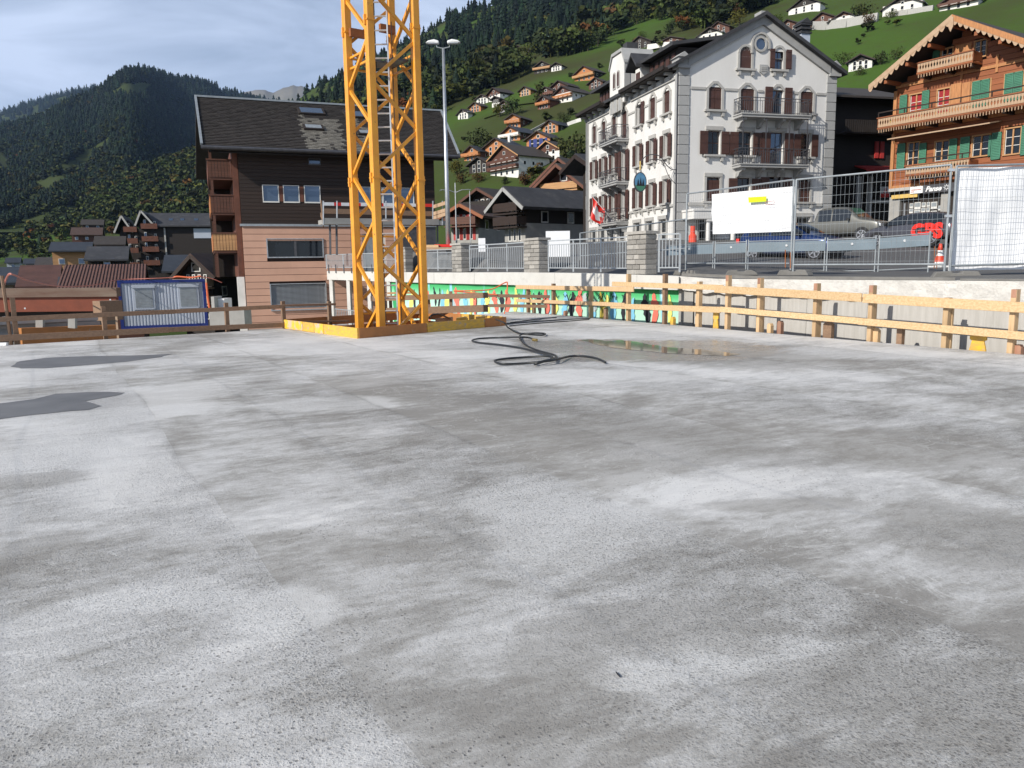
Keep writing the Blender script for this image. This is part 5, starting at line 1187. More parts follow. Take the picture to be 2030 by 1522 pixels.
# chimney at the right
b = MB(); b.box(9.6, 10.25, 2.2, 2.9, 13.2, 16.0); ch = b.build('chimney', 'container_white', hotel)
b = MB()
for z in (16.0, 16.25, 16.5): b.box(9.52, 10.33, 2.12, 2.98, z, z+.1)
b.box(9.62, 10.23, 2.22, 2.88, 16.0, 16.6); b.prism([(9.5, 2.1, 16.62), (10.35, 2.1, 16.62), (9.92, 2.1, 16.95)], (0, .9, 0)); b.build('chimney_cap', 'roof_dark', ch)
# porch canopy left of the front and columns
b = MB(); b.box(.3, 3.2, -1.5, -.01, 4.15, 4.6); b.box(.25, 3.25, -1.55, .0, 4.6, 4.72); pc = b.build('porch_canopy', 'plaster_white', hotel)
for x in (1.35, 3.0):
    b = MB(); b.tube([(x, -1.3, 2.2), (x, -1.3, 4.12)], .13, 12); b.box(x-.18, x+.18, -1.48, -1.12, 4.0, 4.15); b.build('column', 'plaster_white', pc, smooth=False)
b = MB(); b.T = TL; b.tube([(DF-.02+.0, -.12, 2.4), (DF-.02, -.12, 12.6)], .045, 6); b.tube([(.3, -.1, 2.4), (.3, -.1, 12.4)], .045, 6); b.build('downpipe', 'steel_dark', hotel)

# wrought iron hanging sign on the left facade near the corner
sg = empty('hanging_sign', (0, 0, 0), 0, 'oval painted inn sign hanging from a curled wrought iron bracket', 'sign')
def TLw(u, v, z): # hotel left-facade coordinates to world
    p = TL @ Vector((u, v, z)); c, s = math.cos(HD), math.sin(HD); return Vector((HO[0]+p.x*c-p.y*s, HO[1]+p.x*s+p.y*c, p.z))
sc0 = TLw(DF+.0, -.05, 7.4)
out_ = (TLw(DF, -1, 0)-TLw(DF, 0, 0))
arc = [sc0+out_*t+Vector((0, 0, z)) for t, z in ((0, -.25), (.3, -.3), (.7, -.05), (1.1, .42), (1.6, .55), (2.1, .40), (2.35, .05), (2.4, -.2))]
sg.location = sc0
def relp(l): return [p-sc0 for p in l]
b = MB(); b.tube(relp(spline(arc, 5)), .028, 5); b.tube(relp(spline([sc0+out_*t+Vector((0, 0, z)) for t, z in ((0, -1.2), (.25, -1.), (.6, -.6), (.95, .1), (1.4, .3), (1.9, .2))], 4)), .02, 5)
for k in range(4):
    c = sc0+out_*(.45+.4*k)+Vector((0, 0, -.25+.2*min(k, 2))); b.tube(relp([c+out_*(.11*math.cos(t))+Vector((0, 0, .11*math.sin(t))) for t in np.linspace(0, 5, 9)]), .014, 4)
b.tube(relp([sc0+Vector((0, 0, .1)), sc0+Vector((0, 0, -2.9))]), .03, 5); b.build('bracket', 'steel_dark', sg)
b = MB(); b.tube(relp([sc0+out_*2.4+Vector((0, 0, .15)), sc0+out_*2.4+Vector((0, 0, -.35))]), .05, 6); b.build('gilt_finial', 'brass', sg)
oc = sc0+out_*2.4+Vector((0, 0, -1.05)); fx = out_.normalized(); fz = Vector((0, 0, 1)); fy = fx.cross(fz)
def oval(a, c, y0, y1, m, nm, zr=None):
    b = MB(); pts = []
    for k in range(24):
        t = 2*math.pi*k/24; z = c*math.sin(t); x = a*math.cos(t)
        if zr and not (zr[0] <= z <= zr[1]): z = max(zr[0], min(zr[1], z)); x = math.copysign(a*math.sqrt(max(0, 1-(z/c)**2)), x)
        pts.append(oc-sc0+fx*x+fz*z+fy*y0)
    b.prism(pts, fy*(y1-y0)); return b.build(nm, m, sg)
oval(.40, .58, -.05, .05, 'steel_dark', 'sign_rim'); oval(.35, .52, -.065, .065, 'sign_blue', 'sign_panel'); oval(.35, .52, -.07, .07, 'green_paint', 'painted_meadow', (-.52, -.18))
b = MB()
for x, h_ in ((-.16, .22), (0, .34), (.16, .24)): 
    for y in (.075, -.077): c0 = oc-sc0+fy*y; b.add([c0+fx*(x-.08)+fz*-.22, c0+fx*(x+.08)+fz*-.22, c0+fx*x+fz*(h_-.05)], [(0, 1, 2)])
b.build('painted_firs', 'black', sg)
# gilded grape ornament beside the bracket and red-white flag
fp0 = TLw(U(10.2), -.1, 4.9); flg = empty('flag', fp0, 0, 'red flag with a white cross on a slanting pole at the hotel', 'flag')
tip = Vector((out_.x*1.5, out_.y*1.5, 1.6)); b = MB(); b.tube([(0, 0, 0), tip], .03, 6); b.build('pole', 'lamp_white', flg)
def clothpt(u, v):
    p = tip*(1-.62*u); return p+Vector((.10*math.sin(7*u+4*v), .08*math.sin(9*u+3*v), -1.55*v-.1*math.sin(5*u)))+Vector((0, 0, .25*u*v))
def clothgrid(u0, u1, v0, v1, n, dy=0.):
    b = MB(); P = [(clothpt(u0+(u1-u0)*i/n, v0+(v1-v0)*j/n)+Vector((-.012*dy, -.02*dy, 0))) for i in range(n+1) for j in range(n+1)]
    b.add(P, [(i*(n+1)+j, i*(n+1)+j+1, (i+1)*(n+1)+j+1, (i+1)*(n+1)+j) for i in range(n) for j in range(n)]); return b
clothgrid(0, 1, 0, 1, 12).build('cloth', 'paint_red', flg, smooth=True)
clothgrid(.38, .62, .15, .85, 8, 1).build('white_cross', 'paint_white', flg, smooth=True); clothgrid(.12, .88, .38, .62, 8, 1).build('white_cross', 'paint_white', flg, smooth=True)

# ================================================================ wooden chalet at the right
CO = (22.92, 48.); CA = math.atan2(-.854, .52); CW = 8.3; CD = 12.
chal = empty('wooden_chalet', (CO[0], CO[1], 0), CA, 'large honey coloured wooden chalet with green shutters and carved balconies', 'chalet')
cp_ = lambda n, m, b, T=None, par=None: (b.build(n, m, par or chal))
CE, CAX, CAZ, SLP = 12.2, 3.9, 13.98, .565
wins = [(.86, 1.59, 9.72, 11.0, 'r'), (2.49, 3.16, 9.72, 10.98, 'r'), (4.41, 5.33, 9.6, 11.0, 'sh'), (6.09, 6.97, 9.6, 11.05, 'sh'), 
        (.90, 1.55, 7.05, 8.3, 'w'), (2.54, 3.3, 6.6, 8.15, 'w'), (4.63, 5.5, 7.1, 8.15, 'w'), (6.3, 7.05, 7.0, 8.28, 'w'), 
        (2.56, 3.17, 12.3, 13.1, 'w'), (4.39, 4.96, 12.3, 13.1, 'w')]
tz = lambda x: CAZ-abs(x-CAX)*SLP
# horizontal beams as separate logs, cut around windows
zl = 5.85; hb = .285
while zl < CAZ-.15:
    z1 = min(zl+hb, CAZ-.05); zc = (zl+z1)/2
    xa = max(.0, CAX-(CAZ-z1)/SLP) if z1 > 11.4 else 0.; xb = min(CW, CAX+(CAZ-z1)/SLP) if z1 > 11.4 else CW
    cuts = sorted([(a-.07, c+.07) for a, c, d, e, k in wins if d-.07 < zc < e+.07])
    segs = []; cur = xa
    for a, c in cuts:
        if a > cur: segs.append((cur, min(a, xb)))
        cur = max(cur, c)
    if cur < xb: segs.append((cur, xb))
    for a, c in segs:
        if c-a < .05: continue
        b = MB(); b.box(a, c, random.uniform(-.012, .012), .25, zl, z1-.018); b.build('log', 'chalet_wood', chal)
    zl += hb
b = MB(); b.prism([(.05, .12, 2.8), (CW-.05, .12, 2.8), (CW-.05, .12, 11.4), (CAX, .12, CAZ-.2), (.05, .12, 11.7)], (0, CD, 0)); b.build('inner_wall', 'dark_wood', chal)
b = MB()
for x, y in ((-.12, 0), (CW-.1, 0)): b.box(x, x+.2, -.12, .22, 5.8, 11.4)
for x in (3.78, 5.62): b.box(x-.06, x+.06, -.06, .0, 11.3, 12.2)
for z in (5.8, 9.0, 11.55): b.box(-.05, CW+.05, -.07, .0, z, z+.16)
b.build('corner_board', 'chalet_light', chal)
b = MB(); b.box(3.35, 4.2, -.04, .03, 12.28, 13.15); b.build('board_door', 'chalet_light', chal)
b = MB(); b.box(3.22, 3.8, -.04, .03, 9.65, 11.15); b.build('board_shutter', 'chalet_light', chal); b = MB(); b.box(3.84, 4.3, -.04, .03, 9.65, 11.1); b.build('board_shutter', 'chalet_light', chal)
for a, c, z0, z1, k in wins:
    b = MB(); t = .07
    b.box(a-t, a, -.04, .12, z0, z1); b.box(c, c+t, -.04, .12, z0, z1); b.box(a-t, c+t, -.05, .12, z1, z1+t); b.box(a-t, c+t, -.08, .12, z0-t, z0)
    m_ = (a+c)/2; b.box(m_-.035, m_+.035, .0, .09, z0, z1)
    fr = b.build('window', 'tan_wood', chal)
    b = MB(); b.box(a, m_-.035, .06, .10, z0, z1); b.box(m_+.035, c, .06, .10, z0, z1); b.build('pane', 'red_curtain' if k == 'r' else 'glass', fr)
    b = MB()
    for j in (1, 2): zz = z0+(z1-z0)*j/3; b.box(a, c, .035, .055, zz-.015, zz+.015)
    b.box(a, a+.03, .03, .055, z0, z1); b.build('glazing_bar', 'frame_white', fr)
def gshut(x0, x1, z0, z1, y=-.1, louv=True):
    b = MB(); t = .05; b.box(x0, x0+t, y, y+.04, z0, z1); b.box(x1-t, x1, y, y+.04, z0, z1); b.box(x0, x1, y, y+.04, z0, z0+t*1.4); b.box(x0, x1, y, y+.04, z1-t*1.4, z1); b.box(x0+t, x1-t, y+.025, y+.04, z0+t, z1-t)
    n = max(4, int((z1-z0)/.09))
    for j in range(n): z = z0+.08+(z1-z0-.14)*j/n; b.add([(x0+t, y+.002, z), (x1-t, y+.002, z), (x1-t, y+.03, z+.06), (x0+t, y+.03, z+.06)], [(0, 1, 2, 3)])
    return b.build('shutter', 'green_paint', chal)
for q in ((.25, .70, 9.9, 11.1), (1.6, 2.03, 9.85, 11.1), (4.41, 4.86, 9.7, 11.05), (4.88, 5.33, 9.7, 11.05), (6.09, 6.52, 9.7, 11.1), (6.54, 6.97, 9.7, 11.1), (.27, .76, 6.9, 8.36), (1.62, 2.05, 7.05, 8.2), (3.36, 3.8, 6.8, 8.2), (3.98, 4.49, 6.85, 8.2), (5.65, 6.14, 6.8, 8.2), (7.12, 7.55, 6.85, 8.35), (2.10, 2.47, 12.35, 13.15), (5.5, 5.62, 7.0, 8.1)): gshut(*q)
# balconies with cut-out boards
def lace(x0, x1, z0, z1, dp, parent, step=.155):
    n = int((x1-x0)/step); src = None
    s = (x1-x0)/n; hh = z1-z0
    def prof(w, h):  # half-lobed board: waists leave oval holes between neighbours
        pts = []
        for t, q in ((0, .5), (.18, .5), (.28, .42), (.42, .22), (.58, .22), (.72, .42), (.80, .5), (.84, .36), (.88, .5), (1, .5)): pts.append((w*q, h*t))
        return pts
    P = prof(s*.97, hh)
    b = MB(); L_ = [(x, 0, z) for x, z in P]+[(-x, 0, z) for x, z in reversed(P)]; b.prism(L_, (0, .03, 0))
    src = b.build('board', 'lace_wood', parent, loc=(x0+s/2, -dp, z0))
    for k in range(1, n): inst(src, 'board', parent, (x0+s*(k+.5), -dp, z0))
    m_ = n
    b2 = MB(); b2.box(-.02, .02, 0, .05, 0, .22); s2 = b2.build('dentil', 'lace_wood', parent, loc=(x0+s/2, -dp, z0-.30))
    for k in range(1, n): inst(s2, 'dentil', parent, (x0+s*(k+.5), -dp, z0-.30))
def cbalc(x0, x1, z0, z1, dp, hand=True):
    b = MB(); b.box(x0, x1, -dp, -.06, z0-.14, z0-.04); b.box(x0, x1, -dp-.03, -dp+.09, z0-.10, z0-.02); o = b.build('balcony', 'chalet_wood', chal)
    b = MB(); b.box(x0-.05, x1+.05, -dp-.05, -dp+.06, z1, z1+.06)
    b.box(x0, x0+.05, -dp, -.06, z0, z1); b.box(x1-.05, x1, -dp, -.06, z0, z1)
    b.build('handrail', 'chalet_wood', o)
    if hand:
        b = MB(); b.box(x0, x1, -dp-.0, -dp+.06, z1+.30, z1+.36)
        for x in np.arange(x0, x1, 1.6): b.box(x, x+.05, -dp, -dp+.05, z1+.05, z1+.32)
        b.build('top_rail', 'brown_wood', o)
    lace(x0+.02, x1-.02, z0, z1, dp, o)
    for x in np.arange(x0+.2, x1, 1.35): b = MB(); b.box(x, x+.14, -dp+.1, -.04, z0-.34, z0-.15); b.build('bracket', 'brown_wood', o)
    return o
cbalc(-.38, CW+.3, 9.30, 9.80, 1.15)
cbalc(1.75, 4.85, 11.98, 12.45, .95, hand=False)
cbalc(1.35, 5.0, 6.45, 6.9, .9)
# roof with scalloped bargeboards
OV = 1.5; RT = .24
for s in (-1, 1):
    xe = CAX+s*4.72; ze = CAZ-4.72*SLP; b = MB(); zp = CAZ+.12
    b.prism([(CAX, -OV, zp+.1), (xe, -OV, ze+.22), (xe, -OV, ze+.22+RT), (CAX, -OV, zp+.1+RT)], (0, CD+2*OV, 0)); b.build('roof', 'roof_rust' if 0 else 'roof_brown', chal)
    b = MB(); nsc = 15; x0, z0_, x1, z1_ = CAX, zp+.08+RT, xe, ze+.20+RT
    b.prism([(x0, -OV-.06, z0_), (x1, -OV-.06, z1_), (x1, -OV-.06, z1_-.30), (x0, -OV-.06, z0_-.30)], (0, .05, 0)); b.build('bargeboard', 'chalet_light' if s > 0 else 'lace_wood', chal)
    b = MB()
    for k in range(nsc):
        t0 = k/nsc; t1 = (k+1)/nsc; pts = []
        for j in range(7):
            t = t0+(t1-t0)*j/6; pts.append((x0+(x1-x0)*t, -OV-.045, z0_+(z1_-z0_)*t-.30-.19*math.sin(math.pi*j/6)))
        pts += [(x0+(x1-x0)*t1, -OV-.045, z0_+(z1_-z0_)*t1-.28), (x0+(x1-x0)*t0, -OV-.045, z0_+(z1_-z0_)*t0-.28)]
        b.prism(pts, (0, .03, 0))
    b.build('scalloped_edge', 'lace_wood', chal)
    for y in (-OV+.2, -.6): 
        pass
for k in range(7):
    x = CAX+(k-3)*1.25; zt = tz(x)+.02
    b = MB(); b.box(x-.09, x+.09, -OV+.1, .0, zt-.22, zt-.02); b.build('purlin', 'chalet_wood', chal)
b = MB(); b.prism([(CAX-.12, -OV-.1, CAZ+.3), (CAX+.12, -OV-.1, CAZ+.3), (CAX+.12, -OV-.1, CAZ-.2), (CAX, -OV-.1, CAZ-.45), (CAX-.12, -OV-.1, CAZ-.2)], (0, .05, 0)); b.build('finial', 'lace_wood', chal)
b = MB(); b.prism([(.35, -.08, 8.72), (6.1, -.08, 8.72), (6.1, -1.25, 8.52), (.35, -1.25, 8.50)], (0, 0, .06)); b.build('awning', 'lace_wood', chal)
b = MB(); b.box(2.05, 4.9, -.5, -.05, 5.95, 6.2)
b.box(.62, 1.35, -.05, .0, 6.05, 6.12); b.build('beam', 'chalet_wood', chal)
# ground floor: stone piers, shop front, sign band
for a, c in ((-.05, .62), (3.1, 3.55), (6.2, 6.8), (8.5, 9.1)):
    b = MB(); b.box(a, c, -.1, .35, 2.6, 5.3); b.build('stone_pier', 'concrete_grey', chal)
b = MB(); b.box(-.08, CW+.05, -.18, .2, 5.62, 5.80); b.build('cornice', 'stone_band', chal)
b = MB(); b.box(.66, CW, .02, .1, 5.25, 5.6); b.build('lintel', 'brown_wood', chal)
sb = MB(); sb.box(2.15, 5.2, -.3, -.2, 5.33, 5.80); sbo = sb.build('sign_board', 'steel_dark', chal)
sb = MB(); sb.box(1.37, 2.13, -.33, -.22, 5.38, 5.76); swo = sb.build('white_sign', 'paint_white', chal)
sb = MB(); sb.box(1.45, 2.05, -.345, -.33, 5.56, 5.60); sb.box(1.42, 1.6, -.345, -.33, 5.46, 5.50); sb.build('printed_line', 'cable_red', swo)
sb = MB(); sb.box(.17, 1.78, -.26, -.2, 5.18, 5.40); sb.build('yellow_awning', 'paint_yellow', chal)
def text3d(s, name, m, parent, loc, size, rot=(math.pi/2, 0, 0), ext=.008, shear=0., bold=0.0):
    c = bpy.data.curves.new(name, 'FONT'); c.body = s; c.size = size; c.extrude = ext; c.shear = shear; c.offset = bold; c.resolution_u = 3
    t = bpy.data.objects.new(name, c); COL.objects.link(t); dg = bpy.context.evaluated_depsgraph_get(); me = bpy.data.meshes.new_from_object(t.evaluated_get(dg)); bpy.data.objects.remove(t)
    o = bpy.data.objects.new(name, me); COL.objects.link(o); me.materials.clear(); me.materials.append(MATS[m]); o.parent = parent; o.location = loc; o.rotation_euler = rot; return o
text3d('Panse', 'lettering', 'paint_white', sbo, (2.28, -.315, 5.43), .40, shear=.35, bold=.012)
b = MB()
for k in range(8): a = k*math.pi/4; b.beam((3.50+.07*math.cos(a), -.31, 5.57+.07*math.sin(a)), (3.50+.16*math.cos(a), -.31, 5.57+.16*math.sin(a)), .03, .03)
b.build('star_mark', 'paint_white', sbo)
b = MB(); b.box(.66, CW, .16, .2, 2.6, 5.25); sfo = b.build('shop_front', 'glass_dark', chal)
b = MB(); b.box(.82, .9, .04, .14, 2.6, 4.9); b.build('door_frame', 'galv', sfo)
for (x0, x1, zs) in ((1.12, 1.36, (3.6, 3.95, 4.3, 4.6)), (1.42, 1.8, (3.55, 4.05, 4.5)), (1.86, 2.1, (3.6, 3.95, 4.3, 4.6)), (2.16, 2.36, (4.0, 4.3, 4.6)), (2.42, 2.78, (3.95, 4.45)), (2.84, 3.04, (4.0, 4.35))):
    for z in zs:
        h_ = .26 if x1-x0 < .3 else .4
        if z+h_ > 4.92: h_ = 4.92-z
        b = MB(); b.box(x0, x1, .11, .14, z, z+h_); p_ = b.build('poster', 'frame_white', sfo); b = MB(); b.box(x0+.03, x1-.03, .10, .108, z+h_*.35, z+h_*.9); b.build('picture', 'galv_dull', p_)

# ================================================================ dark house in the shade between hotel and chalet
O3 = at(1655, 470, 57); dk = empty('shaded_house', (O3.x, O3.y, 0), R(14), 'dark house in deep shade between the white hotel and the wooden chalet', 'house')
def lx(px, Y=57.): return (px-1655)/1550*Y*.98
def lz(py, Y=58.): return at(1700, py, Y).z
b = MB(); b.prism([(-.5, 0, 2), (-.5, 8, 2), (-.5, 8, lz(158)), (-.5, 4.5, lz(158)), (-.5, 0, lz(200))], (8.5, 0, 0)); b.build('wall', 'dark_wood', dk)
b = MB(); b.prism([(-1.5, -1.2, lz(205)), (-1.5, 4.5, lz(150)), (-1.5, 4.5, lz(147)), (-1.5, -1.2, lz(201))], (9, 0, 0)); b.build('roof', 'roof_brown', dk)
b = MB(); b.box(-.3, 5, -1.0, -.05, lz(272), lz(268)); bo = b.build('balcony', 'dark_wood', dk)
for k in range(30): q = MB(); q.box(-.3+.17*k, -.3+.17*k+.10, -1.05, -1.0, lz(270), lz(246)); q.build('board', 'dark_wood' if k < 17 else 'paint_yellow', bo)
for x in (2.9, 3.35): b = MB(); b.box(x, x+.3, -.12, -.03, lz(315), lz(282)); b.build('shutter', 'red_paint', dk)
b = MB(); b.prism([(1.3, -1.3, lz(343)), (1.3, -.05, lz(332)), (1.3, -.05, lz(330)), (1.3, -1.35, lz(340)), (1.3, -1.35, lz(346))], (3, 0, 0)); b.build('awning', 'red_paint', dk)
for x in (1.55, 2.5): b = MB(); b.box(x, x+.22, -.3, .1, 2.6, lz(352)); b.build('pillar', 'frame_white', dk)
b = MB(); b.box(2.74, 4.2, -.3, .1, lz(404), lz(398)); b.build('window_sill', 'frame_white', dk)
b = MB(); b.box(3.35, 4.0, -.4, -.3, lz(393), lz(372)); so = b.build('hanging_sign', 'paint_white', dk); b = MB(); b.box(3.3, 4.02, -.42, -.4, lz(393), lz(385)); b.build('sign_footer', 'paint_red', so)
text3d('A', 'lettering', 'paint_red', so, (3.55, -.42, lz(384)), .5)

# ================================================================ brown wooden building with terracotta panel base
BO = (-14.1, 42.); BA = math.atan2(.36, .93)
br = empty('brown_building', (BO[0], BO[1], 0), BA, 'dark brown wooden apartment building with huge shingled roof and salmon panel base', 'building')
def bp_(n, m, b, par=None): return b.build(n, m, par or br)
BW, BDp, BR = 10.55, 12., -3.
winb = [(1.17, 1.93, 5.15, 5.97), (2.23, 2.99, 5.15, 5.97), (3.32, 4.1, 5.15, 5.98), (6.05, 7.5, 5.15, 5.98), (7.6, 9.3, 5.15, 5.98), (3.63, 4.2, 7.16, 7.42)]
hb = .19; zl = 3.95; k = 0
while zl < 7.9:
    z1 = min(zl+hb, 7.9); zc = (zl+z1)/2; cuts = sorted([(a-.04, c+.04) for a, c, d, e in winb if d-.03 < zc < e+.03]); cur = 0.; segs = []
    for a, c in cuts:
        if a > cur: segs.append((cur, a))
        cur = c
    segs.append((cur, BW))
    for a, c in segs: q = MB(); q.box(a, c, random.uniform(-.006, .006), .2, zl, z1-.012); q.build('board', 'brown_wood', br)
    zl += hb
b = MB(); b.box(0.02, BW-.02, .15, BDp, -3, 7.8); b.build('inner_wall', 'dark_wood', br)
for a, c, z0, z1 in winb:
    b = MB(); b.box(a-.04, c+.04, -.04, .1, z0-.07, z0); b.box(a-.04, a, -.03, .1, z0, z1); b.box(c, c+.04, -.03, .1, z0, z1); b.box(a-.04, c+.04, -.03, .1, z1, z1+.03)
    fr = b.build('window', 'frame_white' if z0 < 7 else 'steel_dark', br); b = MB(); b.box(a, c, .04, .08, z0, z1); b.build('pane', 'glass_sky', fr)
for x in (2.08, 3.15): b = MB(); b.box(x-.1, x+.1, -.02, .0, 5.15, 5.95); b.build('board', 'balcony_red', br)
# terracotta panels
holes2 = [(1.17, 4.16, 2.17, 3.2), (1.21, 4.2, -.66, .8), (6.3, 7.6, 1.3, 3.6)]
zl = -1.6; hp = .36
while zl < 3.85:
    z1 = min(zl+hp, 3.86); zc = (zl+z1)/2; 
    cuts = sorted([(a, c) for a, c, d, e in holes2 if d < zc < e]); cur = 0.; segs = []
    for a, c in cuts:
        if a > cur: segs.append((cur, a))
        cur = c
    segs.append((cur, 8.4))
    for a, c in segs:
        x = a
        while x < c-.05:
            xe = min(x+2.4, c); q = MB(); q.box(x, xe-.0, -.06, .085, zl, z1-.022); q.build('panel', 'orange_panel', br); x = xe
    zl += hp
b = MB(); b.box(.03, 8.4, .09, .12, -1.6, 3.84); b.build('panel_backing', 'joint_dark', br)
b = MB(); b.box(8.4, BW, -.05, .1, -1.6, 3.84); b.build('grey_wall', 'steel_dark', br)
b = MB(); b.box(-.1, BW+.05, -.14, .15, 3.84, 3.96); b.build('flashing', 'galv_dull', br)
b = MB(); b.box(0, 8, -.1, .1, -3, -1.6); b.build('plinth', 'concrete_grey', br)
for (a, c, z0, z1), kind in zip(holes2[:2], ('g', 'blind')):
    b = MB(); t = .06
    b.box(a, a+t, -.12, .1, z0, z1); b.box(c-t, c, -.12, .1, z0, z1); b.box(a, c, -.16, .1, z0, z0+t); b.box(a, c, -.10, .1, z1-t*.7, z1); fr = b.build('window', 'galv', br)
    if kind == 'g':
        b = MB(); b.box(a+t, (a+c)/2-.03, .02, .05, z0+t, z1-.04); b.box((a+c)/2+.03, c-t, .02, .05, z0+t, z1-.04); b.build('pane', 'glass', fr); b = MB(); b.box((a+c)/2-.06, (a+c)/2+.06, -.03, .06, z0+t, z1-.04); b.build('mullion', 'steel_dark', fr)
    else:
        b = MB(); b.box(a+t, c-t, .05, .08, z0, z1); b.build('pane', 'glass_dark', fr); n = 20; s0 = None
        for j in range(n):
            z = z0+.08+(z1-z0-.15)*j/n
            if s0 is None: q = MB(); q.add([(a+t, -.03, 0), (c-t, -.03, 0), (c-t, .02, .062), (a+t, .02, .062), (a+t, -.03, -.008), (c-t, -.03, -.008)], [(0, 1, 2, 3), (0, 1, 5, 4)]); s0 = q.build('slat', 'galv', fr, loc=(0, 0, z))
            else: inst(s0, 'slat', fr, (0, 0, z))
b = MB(); b.box(6.3, 6.42, -.02, .1, 1.3, 3.6); b.box(7.5, 7.6, -.02, .1, 1.3, 3.6); dfr = b.build('door', 'frame_white', br); b = MB(); b.box(6.42, 7.5, .02, .05, 1.3, 3.6); b.build('pane', 'galv_dull', dfr)
# white pillar at the left foot and side balconies
b = MB(); b.box(-.42, -.05, .05, .4, -3, 1.2); b.build('white_pillar', 'plaster_hill', br)
for z0, m_, bm_ in ((6.35, 'balcony_red', 'redbrown_wood'), (4.55, 'orange_wood', 'redbrown_wood'), (2.6, 'orange_wood', 'tan_wood')):  # lower ones in lighter wood: their sunlit look is put into the colour
    b = MB(); b.box(-1.45, -.05, .3, 5.5, z0-.12, z0); bo = b.build('balcony', 'redbrown_wood', br)
    for k in range(9): q = MB(); q.box(-1.45+.155*k, -1.45+.155*k+.135, .26, .29, z0, z0+.85); q.build('board', bm_, bo)
    for k in range(14): q = MB(); q.box(-1.5, -1.46, .3+.36*k, .3+.36*k+.33, z0, z0+.85); q.build('board', m_, bo)
    b = MB(); b.box(-1.55, -.05, .22, .34, z0+.86, z0+.93); b.build('handrail', 'redbrown_wood', bo)
for x, y in ((-1.4, .32), (-1.4, 5.2), (-.25, .2)): b = MB(); b.box(x, x+.13, y, y+.13, 1.2, 7.9); b.build('corner_post', 'redbrown_wood', br)
b = MB(); b.box(-.3, -.02, .1, 6, 1.2, 7.9); b.build('side_wall', 'balcony_red', br)
b = MB(); b.box(-1.5, -.3, 5.5, 5.6, 1.2, 7.9); b.build('end_screen', 'dark_wood', br)
# roof: big plane of shingles
def toloc(p): 
    d = Vector((p.x-BO[0], p.y-BO[1], 0)); c, s = math.cos(BA), math.sin(BA); return Vector((d.x*c+d.y*s, -d.x*s+d.y*c, p.z))
E0, E1, F0, F1 = toloc(at(400, 288, 40.4)), toloc(at(917, 304, 44.6)), toloc(at(388, 200, 47.5)), toloc(at(881, 214, 51.3))
E1 = Vector((E1.x, E0.y, E0.z)); zz_ = (F0.z+F1.z)/2; F0 = Vector((F0.x, (F0.y+F1.y)/2, zz_)); F1 = Vector((F1.x, F0.y, zz_))
dn = (E1-E0).cross(F0-E0).normalized(); dn = dn if dn.z > 0 else -dn
def rp_(u, v): a = E0.lerp(E1, u); c = F0.lerp(F1, u); return a.lerp(c, v)
b = MB(); A = [E0, E1, F1, F0]; b.prism([p-dn*.22 for p in A], dn*.2); 
Bk = [F0, F1, F1+Vector((.3, F0.y-E0.y, E0.z-F0.z)), F0+Vector((-.3, F0.y-E0.y, E0.z-F0.z))]; b.prism([p-Vector((0, 0, .22)) for p in Bk], (0, 0, .2)); ro = b.build('roof', 'roof_brown', br)
rows_ = 34; cols_ = 62; nb = 0; stf = MB()
for r in range(rows_):
    for c in range(cols_):
        u0 = (c+(.5 if r % 2 else 0))/cols_; u1 = min(1, u0+.96/cols_); v0 = r/rows_; v1 = min(1., v0+1.25/rows_)
        if u0 >= 1: continue
        um = (u0+u1)/2
        pale = (.385 < um+.012*math.sin(r*1.7) < .535 and v0 < .62) or (.385 < um < .45 and v0 < .72 and um < .40) or (.56 < um < .60 and v0 < .25) or (.60 < um < .665 and .05 < v0 < .70 and (v0 < .5 or um < .62))
        lift = dn*(.030+random.uniform(0, .012)); P = [rp_(u0, v0)+lift*1.6, rp_(u1, v0)+lift*1.6, rp_(u1, v1)+dn*.004, rp_(u0, v1)+dn*.004]
        o_ = len(stf.v); stf.add(P+[P[0]-lift*1.5, P[1]-lift*1.5], [(0, 1, 2, 3), (4, 5, 1, 0)], 1 if pale and random.random() < .93 else 0)
st = stf.build('shingles', ['roof_brown', 'roof_pale'], br); st['kind'] = 'stuff'
b = MB(); b.beam(F0+dn*.05, F1+dn*.05, .3, .1); b.beam(E0+dn*.06, F0+dn*.06, .12, .14); b.beam(E1+dn*.06, F1+dn*.06, .12, .14); b.build('ridge_cap', 'galv_dull', ro)
b = MB(); b.tube([E0+Vector((-.05, -.1, -.08)), E1+Vector((.05, -.1, -.08))], .085, 8); b.build('gutter', 'steel_dark', ro)
b = MB(); b.prism([E0+Vector((.3, .2, -.3)), E1+Vector((-.3, .2, -.3)), Vector((E1.x-.3, .0, 8.0)), Vector((E0.x+.3, 0, 8.0))], (0, 0, .06)); b.build('soffit', 'eave_dark', ro)
for px, py, w2, h2, mm in ((615, 219, .75, .55, 'glass_sky'), (611, 252, .55, .38, 'galv_dull'), (706, 222, .7, .55, 'glass_sky'), (716, 258, .5, .35, 'galv_dull')):
    u = (px-396)/(900-396.)
    v = {219: .78, 252: .42, 222: .76, 258: .36}[py]; c = rp_(u, v); ux = (E1-E0).normalized(); uy = (F0-E0).normalized()
    b = MB(); b.prism([c+ux*sx*w2+uy*sy*h2+dn*.03 for sx, sy in ((-1, -1), (1, -1), (1, 1), (-1, 1))], dn*.12); so = b.build('skylight', 'eave_dark', ro)
    b = MB(); b.prism([c+ux*sx*(w2-.12)+uy*sy*(h2-.12)+dn*.152 for sx, sy in ((-1, -1), (1, -1), (1, 1), (-1, 1))], dn*.01); b.build('pane', mm, so)

